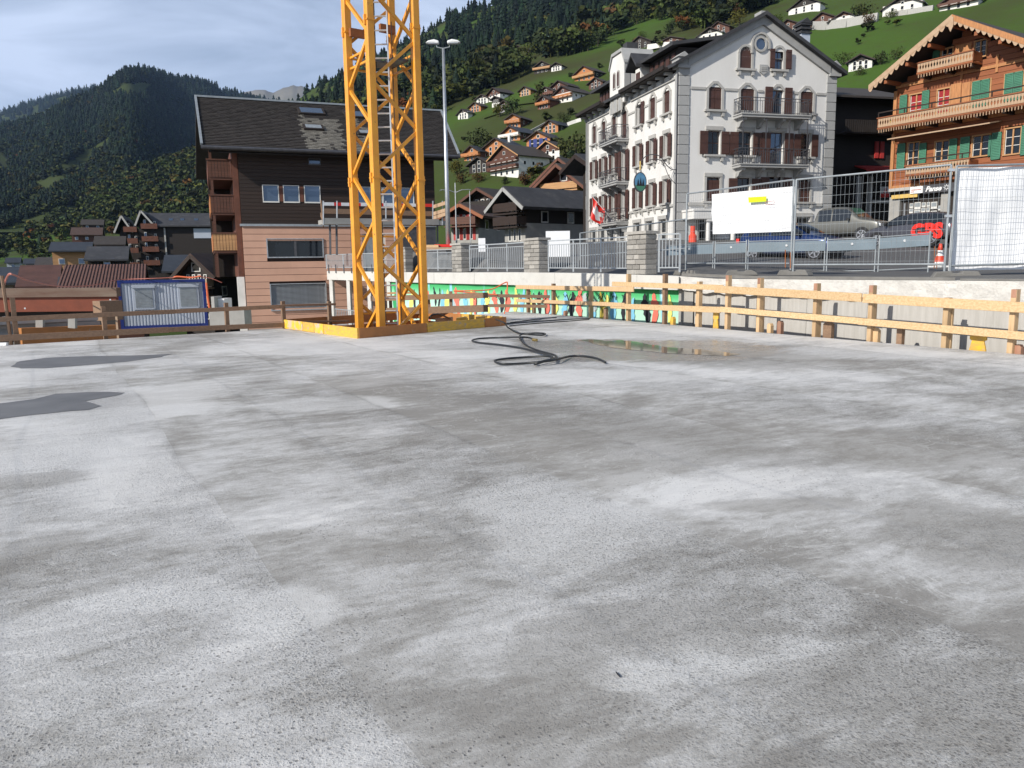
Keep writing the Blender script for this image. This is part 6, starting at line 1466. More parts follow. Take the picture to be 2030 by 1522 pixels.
# scaffold platform with red-white rail in front of it
sc_ = empty('scaffold_platform', at(640, 470, 40), 0, 'grey wooden scaffold platform with red and white guard boards', 'scaffold')
o0 = sc_.location
def sb_(px0, y0, px1, y1, Y0, Y1, th, h, m, nm, par=None): q = MB(); q.beam(at(px0, y0, Y0)-o0, at(px1, y1, Y1)-o0, th, h); return q.build(nm, m, par or sc_)
YS0, YS1 = 40., 43.
Yp = lambda px: YS0+(px-640)*(YS1-YS0)/220.
for i, (a, c) in enumerate([(640, 662), (662, 676), (676, 692), (692, 715), (715, 740), (740, 760), (760, 790), (790, 812), (812, 836), (836, 858)]):
    sb_(a, 404+.3*i, c, 404+.3*(i+1), Yp(a), Yp(c), .05, .16, 'paint_red' if i % 2 else 'paint_white', 'guard_board')
sb_(638, 418, 878, 424, Yp(638), Yp(878), .05, .25, 'pine_old', 'toe_board'); sb_(638, 440, 878, 443, Yp(638), Yp(878), 1.3, .22, 'concrete_grey', 'deck'); sb_(640, 438, 870, 440, Yp(640)-.7, Yp(870)-.7, .06, .3, 'concrete_grey', 'plank')
for k, (y0, y1) in enumerate(((402, 408), (416, 412), (424, 430))): sb_(858, y0+8, 884, y0, 43, 41.5, .05, .18, 'lace_wood', 'end_plank')
for px in (641, 668, 765, 858, 877): sb_(px, 446, px, 398, Yp(px)-.7, Yp(px)-.7, .06, .06, 'galv', 'post')
for px in (655, 668, 698, 868): sb_(px, 505, px-1, 445, Yp(px)-.4, Yp(px)-.4, .09, .09, 'steel_dark', 'prop')
sb_(636, 400, 641, 447, 41.2, 39.4, .05, .2, 'pine_old', 'side_board'); sb_(636, 425, 641, 437, 41.2, 39.4, .05, .2, 'pine_old', 'side_board')
# ================================================================ street level: retaining wall, parapet, road
WOFF = .88
WA = FAR+nrm*WOFF; WB = RR_+nrm*WOFF
def wl(px, off=0.):
    """point of the wall line below picture column px"""
    if px >= 1020: p = on_line(px, WA+nrm*off, WB+nrm*off)
    else:
        Y = interp(px, [(560, 43.2), (648, 41.8), (700, 40.4), (775, 37.8), (860, 34.3), (940, 30.9), (1020, on_line(1020, WA, WB).y)])+off; p = Vector((ray(px, 540)[0]*Y, Y, 0))
    return p
def wz(px, py): return zat(px, py, wl(px))
TOPY = [(560, 534), (648, 537), (860, 540), (1040, 539.5), (1180, 541.5), (1345, 547), (1400, 552), (1560, 553.5), (1700, 554.5), (2030, 557), (2300, 560)]
BOTY = [(560, 550), (648, 554), (860, 561), (1040, 565), (1257, 571.5), (1345, 574)]
rw_ = empty('retaining_wall', wl(1180), 0, 'long retaining wall with pale concrete parapet over a green painted mural', 'wall'); o0 = rw_.location.copy()
COLS = [648, 700, 775, 860, 940, 1020, 1100, 1180, 1262, 1345]
def strip(pxs, ztop, zbot, off0, off1, m, nm, par, o0):
    b = MB()
    for a, c in zip(pxs, pxs[1:]):
        P = []
        for px in (a, c):
            p, q = wl(px, off0), wl(px, off1)
            P.append([Vector((p.x, p.y, zbot(px)))-o0, Vector((p.x, p.y, ztop(px)))-o0, Vector((q.x, q.y, ztop(px)))-o0, Vector((q.x, q.y, zbot(px)))-o0])
        A, B_ = P; b.add(A+B_, [(0, 1, 5, 4), (1, 2, 6, 5), (2, 3, 7, 6), (3, 0, 4, 7), (0, 3, 2, 1), (4, 5, 6, 7)])
    return b.build(nm, m, par)
for a, c in zip(COLS, COLS[1:]):
    e = .15
    strip([a+e, c-e], lambda px: wz(px, interp(px, TOPY)), lambda px: wz(px, interp(px, BOTY)), -.22, .5, 'concrete_light', 'parapet_element', rw_, o0)
# mural wall: green sheet with painted figures
def mural_mat():
    m = bpy.data.materials.new('mural_paint'); m.use_nodes = True; nt = m.node_tree; b = nt.nodes['Principled BSDF']; b.inputs['Roughness'].default_value = .8; L = nt.links.new
    uv = N(nt, 'ShaderNodeUVMap'); uv.uv_map = 'UVMap'; sp = N(nt, 'ShaderNodeSeparateXYZ'); L(uv.outputs[0], sp.inputs[0])
    r = N(nt, 'ShaderNodeValToRGB'); e = r.color_ramp.elements; e[0].position = 0; e[0].color = (.46, .66, .56, 1); e[1].position = 1; e[1].color = (.02, .28, .07, 1)
    for p, c in ((.40, (.50, .71, .61)), (.72, (.38, .66, .51)), (.88, (.08, .46, .18))): k = e.new(p); k.color = (*c, 1)
    L(sp.outputs['Y'], r.inputs[0]); col = r.outputs[0]
    n = N(nt, 'ShaderNodeTexNoise'); n.inputs['Scale'].default_value = 1.0; n.inputs['Detail'].default_value = 3; mp = N(nt, 'ShaderNodeMapping'); mp.inputs['Scale'].default_value = (1.4, .5, 1); L(uv.outputs[0], mp.inputs[0]); L(mp.outputs[0], n.inputs[0])
    for lo, c in ((.60, (.25, .55, .70)), (.67, (.70, .82, .80))):
        rr = N(nt, 'ShaderNodeMapRange'); rr.inputs['From Min'].default_value = lo; rr.inputs['From Max'].default_value = lo+.05; L(n.outputs[0], rr.inputs[0]); mx_ = N(nt, 'ShaderNodeMix', data_type='RGBA'); mx_.inputs['B'].default_value = (*c, 1)
        L(rr.outputs[0], mx_.inputs['Factor']); L(col, mx_.inputs['A']); col = mx_.outputs['Result']
    L(col, b.inputs['Base Color']); return m
MM = mural_mat()
b = MB(); mpx = list(np.linspace(775, 1345, 20)); uvs = []
wb = lambda px: wl(px, .02)
arc_ = [0.]
for a, c in zip(mpx, mpx[1:]): arc_.append(arc_[-1]+(wb(c).xy-wb(a).xy).length)
for i in range(len(mpx)-1):
    a, c = mpx[i], mpx[i+1]; A, C_ = wb(a), wb(c); za, zc = wz(a, interp(a, BOTY)+.5), wz(c, interp(c, BOTY)+.5)
    b.add([Vector((A.x, A.y, -2.9))-o0, Vector((C_.x, C_.y, -2.9))-o0, Vector((C_.x, C_.y, zc))-o0, Vector((A.x, A.y, za))-o0], [(0, 1, 2, 3)]); uvs += [(arc_[i], (-2.9+1.4)/2.3), (arc_[i+1], (-2.9+1.4)/2.3), (arc_[i+1], (zc+1.4)/2.3), (arc_[i], (za+1.4)/2.3)]
mu = b.build('mural', MM, rw_); me = mu.data; ul_ = me.uv_layers.new(name='UVMap')
vi = {tuple(round(x, 4) for x in v.co): None for v in me.vertices}
for poly in me.polygons:
    for li in poly.loop_indices: ul_.data[li].uv = uvs[me.loops[li].vertex_index]
for nm, c in (('mural_black', (.02, .02, .03)), ('mural_red', (.72, .17, .12)), ('mural_blue', (.20, .50, .70)), ('mural_yellow', (.78, .70, .18)), ('mural_ochre', (.42, .34, .05)), ('mural_grey', (.42, .48, .48)), ('mural_green', (.03, .30, .10))): mat(nm, c, .8, .06, 3)
def fig(px, w, y0, y1, m, lean=0., seed=0):
    """painted standing figure: head, shoulders, body and leg, flat on the wall"""
    r = random.Random(seed+px); n = 10; prof = [.10, .34, .30, .55, .72, .62, .48, .58, .5, .36, .28][:n+1]; Lp = []; Rp = []
    for i in range(n+1):
        t = i/n; py = y0+(y1-y0)*t; k = prof[min(i, 10)]*w*(1+r.uniform(-.22, .22)); c = px+lean*(1-t)*10+math.sin(t*5+seed)*w*.12; Lp.append((c-k/2, py)); Rp.append((c+k/2, py))
    pts = Lp+Rp[::-1]; P = []
    for x, y in pts: 
        p = wl(x, -.004-.002*(seed % 4)); P.append(Vector((p.x, p.y, zat(x, y, p)))-o0)
    q = MB(); q.add(P, [tuple(range(len(P)))]); return q.build('painted_figure', m, rw_)
figs = [(782, 12, 'mural_green', 565, 640), (812, 9, 'mural_yellow', 572, 640), (822, 5, 'mural_black', 573, 632), (836, 8, 'mural_blue', 574, 640), (848, 7, 'mural_red', 576, 640), (862, 5, 'mural_black', 568, 606), (868, 5, 'mural_black', 571, 612), (876, 8, 'mural_blue', 574, 632), (886, 9, 'mural_yellow', 574, 630), (899, 6, 'mural_grey', 576, 620), (906, 9, 'mural_red', 569, 630), (920, 8, 'mural_blue', 574, 628), (932, 8, 'mural_yellow', 574, 624), (941, 6, 'mural_red', 575, 626), (955, 8, 'mural_blue', 573, 625), (966, 9, 'mural_yellow', 575, 624), (982, 10, 'mural_red', 575, 620), (992, 8, 'mural_black', 575, 622), (1005, 11, 'mural_red', 574, 622), (1022, 10, 'mural_yellow', 570, 622), (1035, 9, 'mural_blue', 572, 622), (1052, 9, 'mural_yellow', 576, 614), (1068, 8, 'mural_black', 577, 622), (1082, 13, 'mural_red', 574, 624), (1101, 12, 'mural_yellow', 576, 624), (1118, 12, 'mural_blue', 578, 628), (1134, 12, 'mural_black', 578, 630), (1150, 14, 'mural_red', 572, 632), (1158, 12, 'mural_grey', 580, 602), (1176, 10, 'mural_blue', 582, 634), (1192, 11, 'mural_ochre', 578, 634), (1201, 9, 'mural_yellow', 584, 612), (1218, 14, 'mural_blue', 578, 636), (1236, 9, 'mural_black', 580, 638), (1254, 11, 'mural_blue', 590, 640), (1282, 15, 'mural_black', 582, 640), (1296, 16, 'mural_red', 580, 642), (1328, 9, 'mural_yellow', 584, 640), (1180, 12, 'mural_grey', 594, 618)]
for i, (px, w_p, m_, y0, y1) in enumerate(figs): fig(px, w_p*1.45, y0, y1, m_, lean=.3*math.sin(i*2.3), seed=i)
# scribbles
for i, px in enumerate(range(870, 1250, 23)):
    q = MB(); P = []
    for k in range(8): x = px-6+k*2.; y = 588+5*math.sin(k*1.9+i)+3*math.cos(i*3+k); p = wl(x, -.012); P.append(Vector((p.x, p.y, zat(x, y, p)))-o0)
    q.tube(P, .012, 3); q.build('painted_scribble', 'mural_black', rw_)
# right part: rough stucco band over a board-marked wall
CR_ = [1345, 1420, 1500, 1600, 1720, 1880, 2060, 2350, 2900]
sw = empty('concrete_wall', wl(1600), 0, 'board marked concrete wall with rough white stucco band behind the pine fence', 'wall'); o1 = sw.location.copy()
def zr_top(px): return wz(px, interp(px, TOPY))
b = MB(); n0 = 0; 
for a, c in zip(CR_, CR_[1:]):
    K = max(3, int((wl(c)-wl(a)).length/.12)); Rr = 6
    for i in range(K):
        for j in range(Rr):
            P = []
            for (u, v) in ((i, j), (i+1, j), (i+1, j+1), (i, j+1)):
                px = a+(c-a)*u/K; p = wl(px, -.13); zt = zr_top(px); h_ = .36+.035*noise.noise((px*.03, 1, 1)); z = zt-h_*(1-v/Rr); nn = noise.noise((p.x*5, p.y*5, z*5))*.03+noise.noise((p.x*14, p.y*14, z*14))*.014
                if v == 0: z += noise.noise((p.x*3, 2, p.y*3))*.04; 
                P.append(Vector((p.x, p.y, z))-nrm*nn-o1)
            b.add(P, [(0, 1, 2, 3)])
so = b.build('stucco_band', 'stucco', sw, smooth=True)
strip(CR_, lambda px: zr_top(px)-.001, lambda px: zr_top(px)-.30, -.09, .35, 'stucco', 'stucco_core', sw, o1)
for a, c in zip(CR_, CR_[1:]): strip([a, c-.5], lambda px: zr_top(px)-.28, lambda px: -3., .0, .3, 'board_wall', 'board_marked_panel', sw, o1)
strip([1346, 1374], lambda px: wz(px, 575), lambda px: -3., -.06, .0, 'concrete_grey', 'rubble_end', sw, o1)
# curb of dark boards and debris on top
cb_ = MB()
tag(strip([1350, 1500, 1700, 1890], lambda px: wz(px, interp(px, TOPY)-6), lambda px: wz(px, interp(px, TOPY)-.5), .0, .30, 'concrete_foot', 'kerb_beam', None, Vector((0, 0, 0))), 'dark old kerb beam lying along the top of the concrete wall', 'kerb')
tag(strip([1900, 2100], lambda px: wz(px, interp(px, TOPY)-4), lambda px: wz(px, interp(px, TOPY)-.5), .0, .35, 'concrete_foot', 'kerb_beam', None, Vector((0, 0, 0))), 'low kerb beam under the big white banner', 'kerb')
# road surface
def zroad(Y): return 1.20+max(0., Y-23)*.070
rows = []
for i, k in enumerate([0., .35, 1.5, 3, 5, 8, 12, 18, 26, 36, 50]):
    r = []
    for px in list(range(800, 1020, 44))+list(range(1020, 3600, 90)):
        p = wl(px, .3); q = p+Vector((.45 if px > 1100 else .1, 1, 0)).normalized()*k; r.append((q.x, q.y, min(zroad(q.y), 3.1) if k > .4 else min(zroad(q.y), wz(px, interp(px, TOPY))-.03)))
    rows.append(r)
tag(grid_mesh('road', rows, MATS['asphalt'], False), kind='structure')
ms2 = MB()
for k, (x0, y0, x1, y1) in enumerate([(1640, 536, 1850, 532), (1560, 541, 1640, 540)]):
    a, c = at(x0, y0, 22), at(x1, y1, 22)
# stone piers and railings
def pier(px0, px1, pyt, pyb, lb):
    p = wl((px0+px1)/2, .25); Y = p.y; mm_ = ray((px0+px1)/2, 500)[0]; dd_ = (wl(px1)-wl(px0)).normalized(); w_m = (px1-px0)/1550*Y/max(.35, abs(dd_.x-mm_*dd_.y)); zt = zat(px0, pyt, p); zb = zat(px0, pyb, p)
    d = (wl(px1)-wl(px0)).normalized(); a = math.atan2(d.y, d.x); root = empty('stone_pier', (p.x, p.y, zb), a, lb, 'pier', 'stone piers along the street railing')
    H_ = zt-zb; b = MB(); b.box(-w_m/2+.03, w_m/2-.03, -.17, .17, 0, H_-.08); b.build('mortar_core', 'pier_mortar', root)
    n = max(6, int(H_/.15)); hh = (H_-.09)/n
    for i in range(n):
        cols = 3 if i % 2 else 2
        xs = [-w_m/2]+sorted([-w_m/2+w_m*(j+random.uniform(-.12, .12))/cols for j in range(1, cols)])+[w_m/2]
        for a_, c_ in zip(xs, xs[1:]):
            q = MB(); e = random.uniform(0, .018); q.box(a_+.008, c_-.008, -.20-e, .20+e*.5, i*hh+.007, (i+1)*hh-.007); o = q.build('stone', 'pier_stone', root); bevel(o, .012)
    q = MB(); q.box(-w_m/2-.05, w_m/2+.05, -.25, .25, H_-.08, H_+.0); o = q.build('cap_stone', 'pier_stone', root)
    return root
for a in [(793, 812, 490, 539, 'narrow stone pier seen behind the crane mast'), (905, 924, 482, 539, 'leftmost fully visible stone pier of the street railing'), (1049, 1079, 472, 541, 'middle stone pier with a small grey plate on its left'), (1252, 1290, 459, 544, 'large stone pier in front of the white hotel')]: pier(*a)
def railing(px0, px1, t0, t1, b0, b1, lb, step=.115, second=True, m='grey_rail'):
    root = empty('railing', wl(px0), 0, lb, 'railing', 'grey metal railings along the street'); o_ = root.location.copy(); A, B_ = wl(px0, .1), wl(px1, .1)
    za, zb, ya, yb = zat(px0, t0, A), zat(px1, t1, B_), zat(px0, b0, A), zat(px1, b1, B_)
    P = lambda t, f, dz=0: (A.lerp(B_, t)+Vector((0, 0, (ya+(yb-ya)*t)*(1-f)+(za+(zb-za)*t)*f+dz))-Vector((0, 0, 0)))-o_
    fs = .86 if second else .985
    q = MB(); q.beam(P(0, 1), P(1, 1), .045, .035); 
    q.build('top_rail', m, root)
    if second: q = MB(); q.beam(P(0, fs), P(1, fs), .035, .025); q.build('rail', m, root)
    q = MB(); q.beam(P(0, .04), P(1, .04), .035, .03); q.build('bottom_rail', m, root)
    L_ = (B_-A).length; n = int(L_/step); q = MB()
    for k in range(1, n): q.beam(P(k/n, .05), P(k/n, fs), .022, .022)
    q.build('balusters', m, root)['kind'] = 'stuff'
    npst = max(1, round(L_/1.5))
    for k in range(npst+1): q = MB(); q.beam(P(k/npst, -.09), P(k/npst, 1), .045, .045); q.build('post', m, root)
railing(836, 904, 496, 494, 533, 533, 'grey railing between the crane mast and the leftmost clear pier')
railing(932, 1047, 487, 480, 533, 533.5, 'grey railing between the two left stone piers', .13)
railing(1088, 1251, 477.5, 469, 533, 534, 'long grey railing between the middle and the large stone pier', .135)
railing(1305, 1346, 464.5, 463, 533, 533, 'short grey railing panel right of the large stone pier', .13)
railing(648, 792, 505, 500, 531, 531, 'grey railing with dark brackets on the balcony before the salmon building', .10, False)
for px in (652, 666, 682, 697, 714, 738): p = wl(px, -.26); q = MB(); q.beam(p+Vector((0, 0, wz(px, 541))), p+Vector((0, 0, wz(px, 524))), .05, .05); o = q.build('bracket', 'steel_dark'); rr_ = [x for x in COL.objects if x.get('label', '').startswith('grey railing with dark')][0]; o.parent = rr_; o.location = -rr_.location
# columns under the balcony deck
dk_ = empty('balcony_deck', wl(648), 0, 'white concrete deck on slender white columns before the salmon building', 'terrace'); o2 = dk_.location.copy()
strip([648, 700, 775, 800], lambda px: wz(px, 541), lambda px: wz(px, 550), .5, 2.2, 'concrete_light', 'deck_slab', dk_, o2)
for px, off in ((656, 0.), (690, .0), (731, 0.), (770, .0)):
    p = wl(px, off); q = MB(); q.beam(p+Vector((0, .1, -3))-o2, p+Vector((0, .1, wz(px, 554)))-o2, .17, .5, up=(0, 1, 0)); q.build('column', 'plaster_hill', dk_)
q = MB(); q.beam(at(664, 622, 39)-o2, at(705, 626, 38)-o2, .03, .55); 
railpx = [(664, 39.5), (706, 38.6)]
r3 = empty('railing', at(664, 640, 39.5), 0, 'lower grey railing between the white columns', 'railing', 'grey metal railings along the street'); q = MB(); A, B_ = at(664, 612, 39.5)-r3.location, at(706, 616, 38.6)-r3.location
q.beam(A, B_, .04, .04); q.beam(A-Vector((0, 0, .75)), B_-Vector((0, 0, .75)), .04, .04); q.build('rail', 'galv_dull', r3); q = MB()
for k in range(14): c = A.lerp(B_, k/13); q.beam(c, c-Vector((0, 0, .8)), .025, .025)
q.build('balusters', 'galv_dull', r3)['kind'] = 'stuff'
tag(MB().prism([at(620, 646, 40), at(656, 646, 40), at(656, 626, 40), at(648, 626, 40)], (0, .3, 0)).build('stair_cheek', 'concrete_grey'), 'grey sloping stair wall in front of the salmon panels', 'stair wall')

# ================================================================ site fences of welded mesh with banners
def mesh_panel(px0, px1, t0, t1, Y0, Y1, H_, lb, foot=.12, ext=None):
    A = at(px0, t0, Y0); B_ = at(px1, t1, Y1); root = empty('mesh_fence', (A.x, A.y, A.z-H_), 0, lb, 'fence', 'welded mesh fence panels above the wall'); o_ = root.location.copy()
    A -= o_; B_ -= o_; dz = Vector((0, 0, 1)); d = (B_-A).normalized()
    for a, c in ((A, A-dz*(H_+.05)), (B_, B_-dz*(H_+.05))): q = MB(); q.tube([a, c], .024, 8); q.build('post', 'galv_dull', root)
    for f in (0, H_-.14): q = MB(); q.tube([A-dz*f, B_-dz*f], .021, 8); q.build('tube_rail', 'galv_dull', root)
    q = MB(); L_ = (B_-A).length; n = int(L_/.10)
    for k in range(1, n): p = A.lerp(B_, k/n); q.beam(p, p-dz*(H_-.14), .0036, .0036)
    n = int(H_/.21)
    for k in range(1, n): 
        q.beam(A-dz*(k*.21), B_-dz*(k*.21), .004, .004)
    q.build('wire_mesh', 'galv_dull', root)['kind'] = 'stuff'
    return root, A, B_, d
HP = 2.1
r1, A1, B1, d1 = mesh_panel(1362, 1574, 384, 356, 22.6, 18.8, 2.08, 'mesh fence panel carrying the smaller white banner')
def banner(root, P00, P10, P11, P01, nx, ny, out, amp, m='banner', name='banner'):
    q = MB(); V = []
    for j in range(ny+1):
        for i in range(nx+1):
            u, v = i/nx, j/ny; p = P00.lerp(P10, u).lerp(P01.lerp(P11, u), v); V.append(p+out*(.03+amp*.9+amp*(noise.noise((u*3.2, v*2.1, amp*90))+.5*noise.noise((u*9, v*3, 7)))+.006*math.sin(u*40)*(1-v)))
    q.add(V, [(j*(nx+1)+i, j*(nx+1)+i+1, (j+1)*(nx+1)+i+1, (j+1)*(nx+1)+i) for j in range(ny) for i in range(nx)]); return q.build(name, m, root, smooth=True)
def onpanel(A, B_, o_, px, py):
    a = ray(px, py); Aw, Bw = A+o_, B_+o_; dx, dy = Bw.x-Aw.x, Bw.y-Aw.y; t = (a[0]*Aw.y-Aw.x)/(dx-a[0]*dy); Y = Aw.y+t*dy; return Vector((a[0]*Y, Y, CH+a[1]*Y))-o_
# the banner hangs on the road side of the mesh
o_ = r1.location; bk = Vector((d1.y, -d1.x, 0)).normalized(); bk = bk if bk.y > 0 else -bk
Q = [onpanel(A1, B1, o_, *q) for q in ((1406, 385), (1573, 368.5), (1573, 458), (1408, 464))]
banner(r1, *Q, 40, 20, bk, .055)
Q = [onpanel(A1, B1, o_, *q) for q in ((1484, 391), (1520, 389), (1520, 399), (1485, 401.5))]
banner(r1, *[q-bk*.05 for q in Q], 6, 3, bk, .004, 'banner_green', 'sprayed_patch')
Q = [onpanel(A1, B1, o_, *q) for q in ((1521, 400), (1538, 398), (1538, 404), (1521, 405))]
q = MB(); q.tube([x-bk*.05 for x in Q]+[Q[0]-bk*.05], .006, 4); q.build('label_outline', 'cable_red', r1)
r2, A2, B2, d2 = mesh_panel(1579, 1886, 356, 326.5, 18.7, 16.05, 2.1, 'open mesh fence panel in front of the parked cars')
for z in (-.1, -1.0): q = MB(); q.beam(B2+Vector((-.06, 0, z)), B2+Vector((.15, 0, z)), .05, .05); q.build('clamp', 'alu', r2)
r3_, A3, B3, d3 = mesh_panel(1897, 2190, 329, 321, 16.0, 16.0, 2.1, 'mesh fence panel covered by the large white banner at the right')
o_ = r3_.location; bk = Vector((0, 1, 0)); z0 = Vector((0, 0, -.03))
banner(r3_, A3+z0+d3*.02, B3+z0, B3-Vector((0, 0, 2.08)), A3+d3*.02-Vector((0, 0, 2.06)), 50, 30, bk, .07)
r0_, A0, B0, d0 = mesh_panel(1150, 1360, 462, 434, 30.5, 23.6, 1.0, 'low faint mesh fence behind the stone pier', )
# recycled plastic/concrete feet
for k, (px, py, Y, lb) in enumerate([(1362, 541, 22.4, 'concrete fence foot under the left end of the mesh fence'), (1576, 541, 18.7, 'concrete fence foot between the two open mesh panels'), (1895, 545, 15.9, 'large dark fence foot under the edge of the big banner'), (1470, 541, 20.6, 'flat concrete fence foot under the smaller banner')]):
    p = at(px, py, Y); s = 1.1 if k == 2 else 1.
    q = MB(); q.prism([(-.42*s, -.13, 0), (.42*s, -.13, 0), (.34*s, -.13, .13), (.10, -.13, .14), (.08, -.13, .10), (-.08, -.13, .10), (-.10, -.13, .14), (-.34*s, -.13, .13)], (0, .26, 0)); o = q.build('fence_foot', 'concrete_foot', loc=(p.x, p.y, p.z-.06), rot=(0, 0, -.9 if k < 2 else -.3)); bevel(o, .015); tag(o, lb, 'fence foot', 'concrete feet of the mesh fences')
# pedestrian barriers with blue grey sheets
def barrier(px0, px1, t0, t1, Y0, Y1, lb, H_=1.05, sheet=.30):
    A = at(px0, t0, Y0); B_ = at(px1, t1, Y1); root = empty('barrier', (A.x, A.y, A.z-H_), 0, lb, 'barrier', 'low barriers with blue grey sheets'); o_ = root.location.copy(); A -= o_; B_ -= o_; dz = Vector((0, 0, 1))
    for a in (A, B_): q = MB(); q.tube([a+dz*.06, a-dz*H_], .02, 6); q.build('post', 'galv_dull', root)
    for f in (0, H_-.12): q = MB(); q.tube([A-dz*f, B_-dz*f], .017, 6); q.build('tube_rail', 'galv_dull', root)
    q = MB(); n = 34
    for k in range(1, n): p = A.lerp(B_, k/n); q.beam(p, p-dz*(H_-.12), .005, .005)
    q.build('wire_mesh', 'steel_dark', root)['kind'] = 'stuff'
    bk = Vector((0, -.02, 0)); q = MB(); q.prism([A-dz*.03+bk, B_-dz*.03+bk, B_-dz*(.03+sheet)+bk, A-dz*(.03+sheet)+bk], (0, .008, 0)); q.build('sheet', 'net_blue', root)
    c = A.lerp(B_, .5)-dz*.15; q = MB(); q.tube([c+Vector((0, -.03, 0)), c+Vector((0, -.05, 0))], .035, 8); q.build('reflector', 'paint_white', root)
barrier(1320, 1414, 487, 482, 27, 25.5, 'leftmost blue grey barrier, right of the short railing'); barrier(1418, 1480, 482, 479, 25.3, 24.8, 'second blue grey barrier from the left, under the smaller banner'); barrier(1484, 1636, 478.5, 474.5, 24.6, 23.6, 'third blue grey barrier, in front of the blue car')
barrier(1641, 1737, 475, 471, 23.4, 22.8, 'fourth blue grey barrier, below the silver pickup'); barrier(1744, 1844, 470, 462, 22.6, 21.4, 'rightmost blue grey barrier, below the dark grey estate car')
# traffic cone
p = at(1862, 528, 19.); cone = empty('traffic_cone', (p.x, p.y, p.z-.02), 0, 'red and white traffic cone beside the rightmost barrier', 'traffic cone')
Hc = .56
for i, (z0, z1, m_) in enumerate(((0.04, .13, 'cone_white'), (.13, .27, 'cone_red'), (.27, .40, 'cone_white'), (.40, .56, 'cone_red'))):
    r_ = lambda z: .135-(z/.56)*.105
    q = MB(); q.tube([(0, 0, z0), (0, 0, z1)], [r_(z0), r_(z1)], 20, cap=(i in (0, 3))); q.build('band', m_, cone, smooth=True)
q = MB(); q.box(-.18, .18, -.18, .18, 0, .04); q.build('foot', 'cone_white', cone)
for k, px in enumerate((1852, 1857)): tag(MB().tube([at(px, 532, 18.5), at(px+1, 488+3*k, 18.5)], .010, 5).build('reinforcing_bar', 'crane_rust'), ['left rusty steel bar beside the traffic cone', 'right rusty steel bar beside the traffic cone'][k], 'steel bar')
for k, (px, y0, y1) in enumerate(((1557, 530, 495), (1567, 532, 500))): tag(MB().tube([at(px, y0, 18.7), at(px, y1, 18.7)], .012, 5).build('reinforcing_bar', 'crane_rust'), ['left of two rusty bars below the end of the small banner', 'right of two rusty bars below the end of the small banner'][k], 'steel bar')

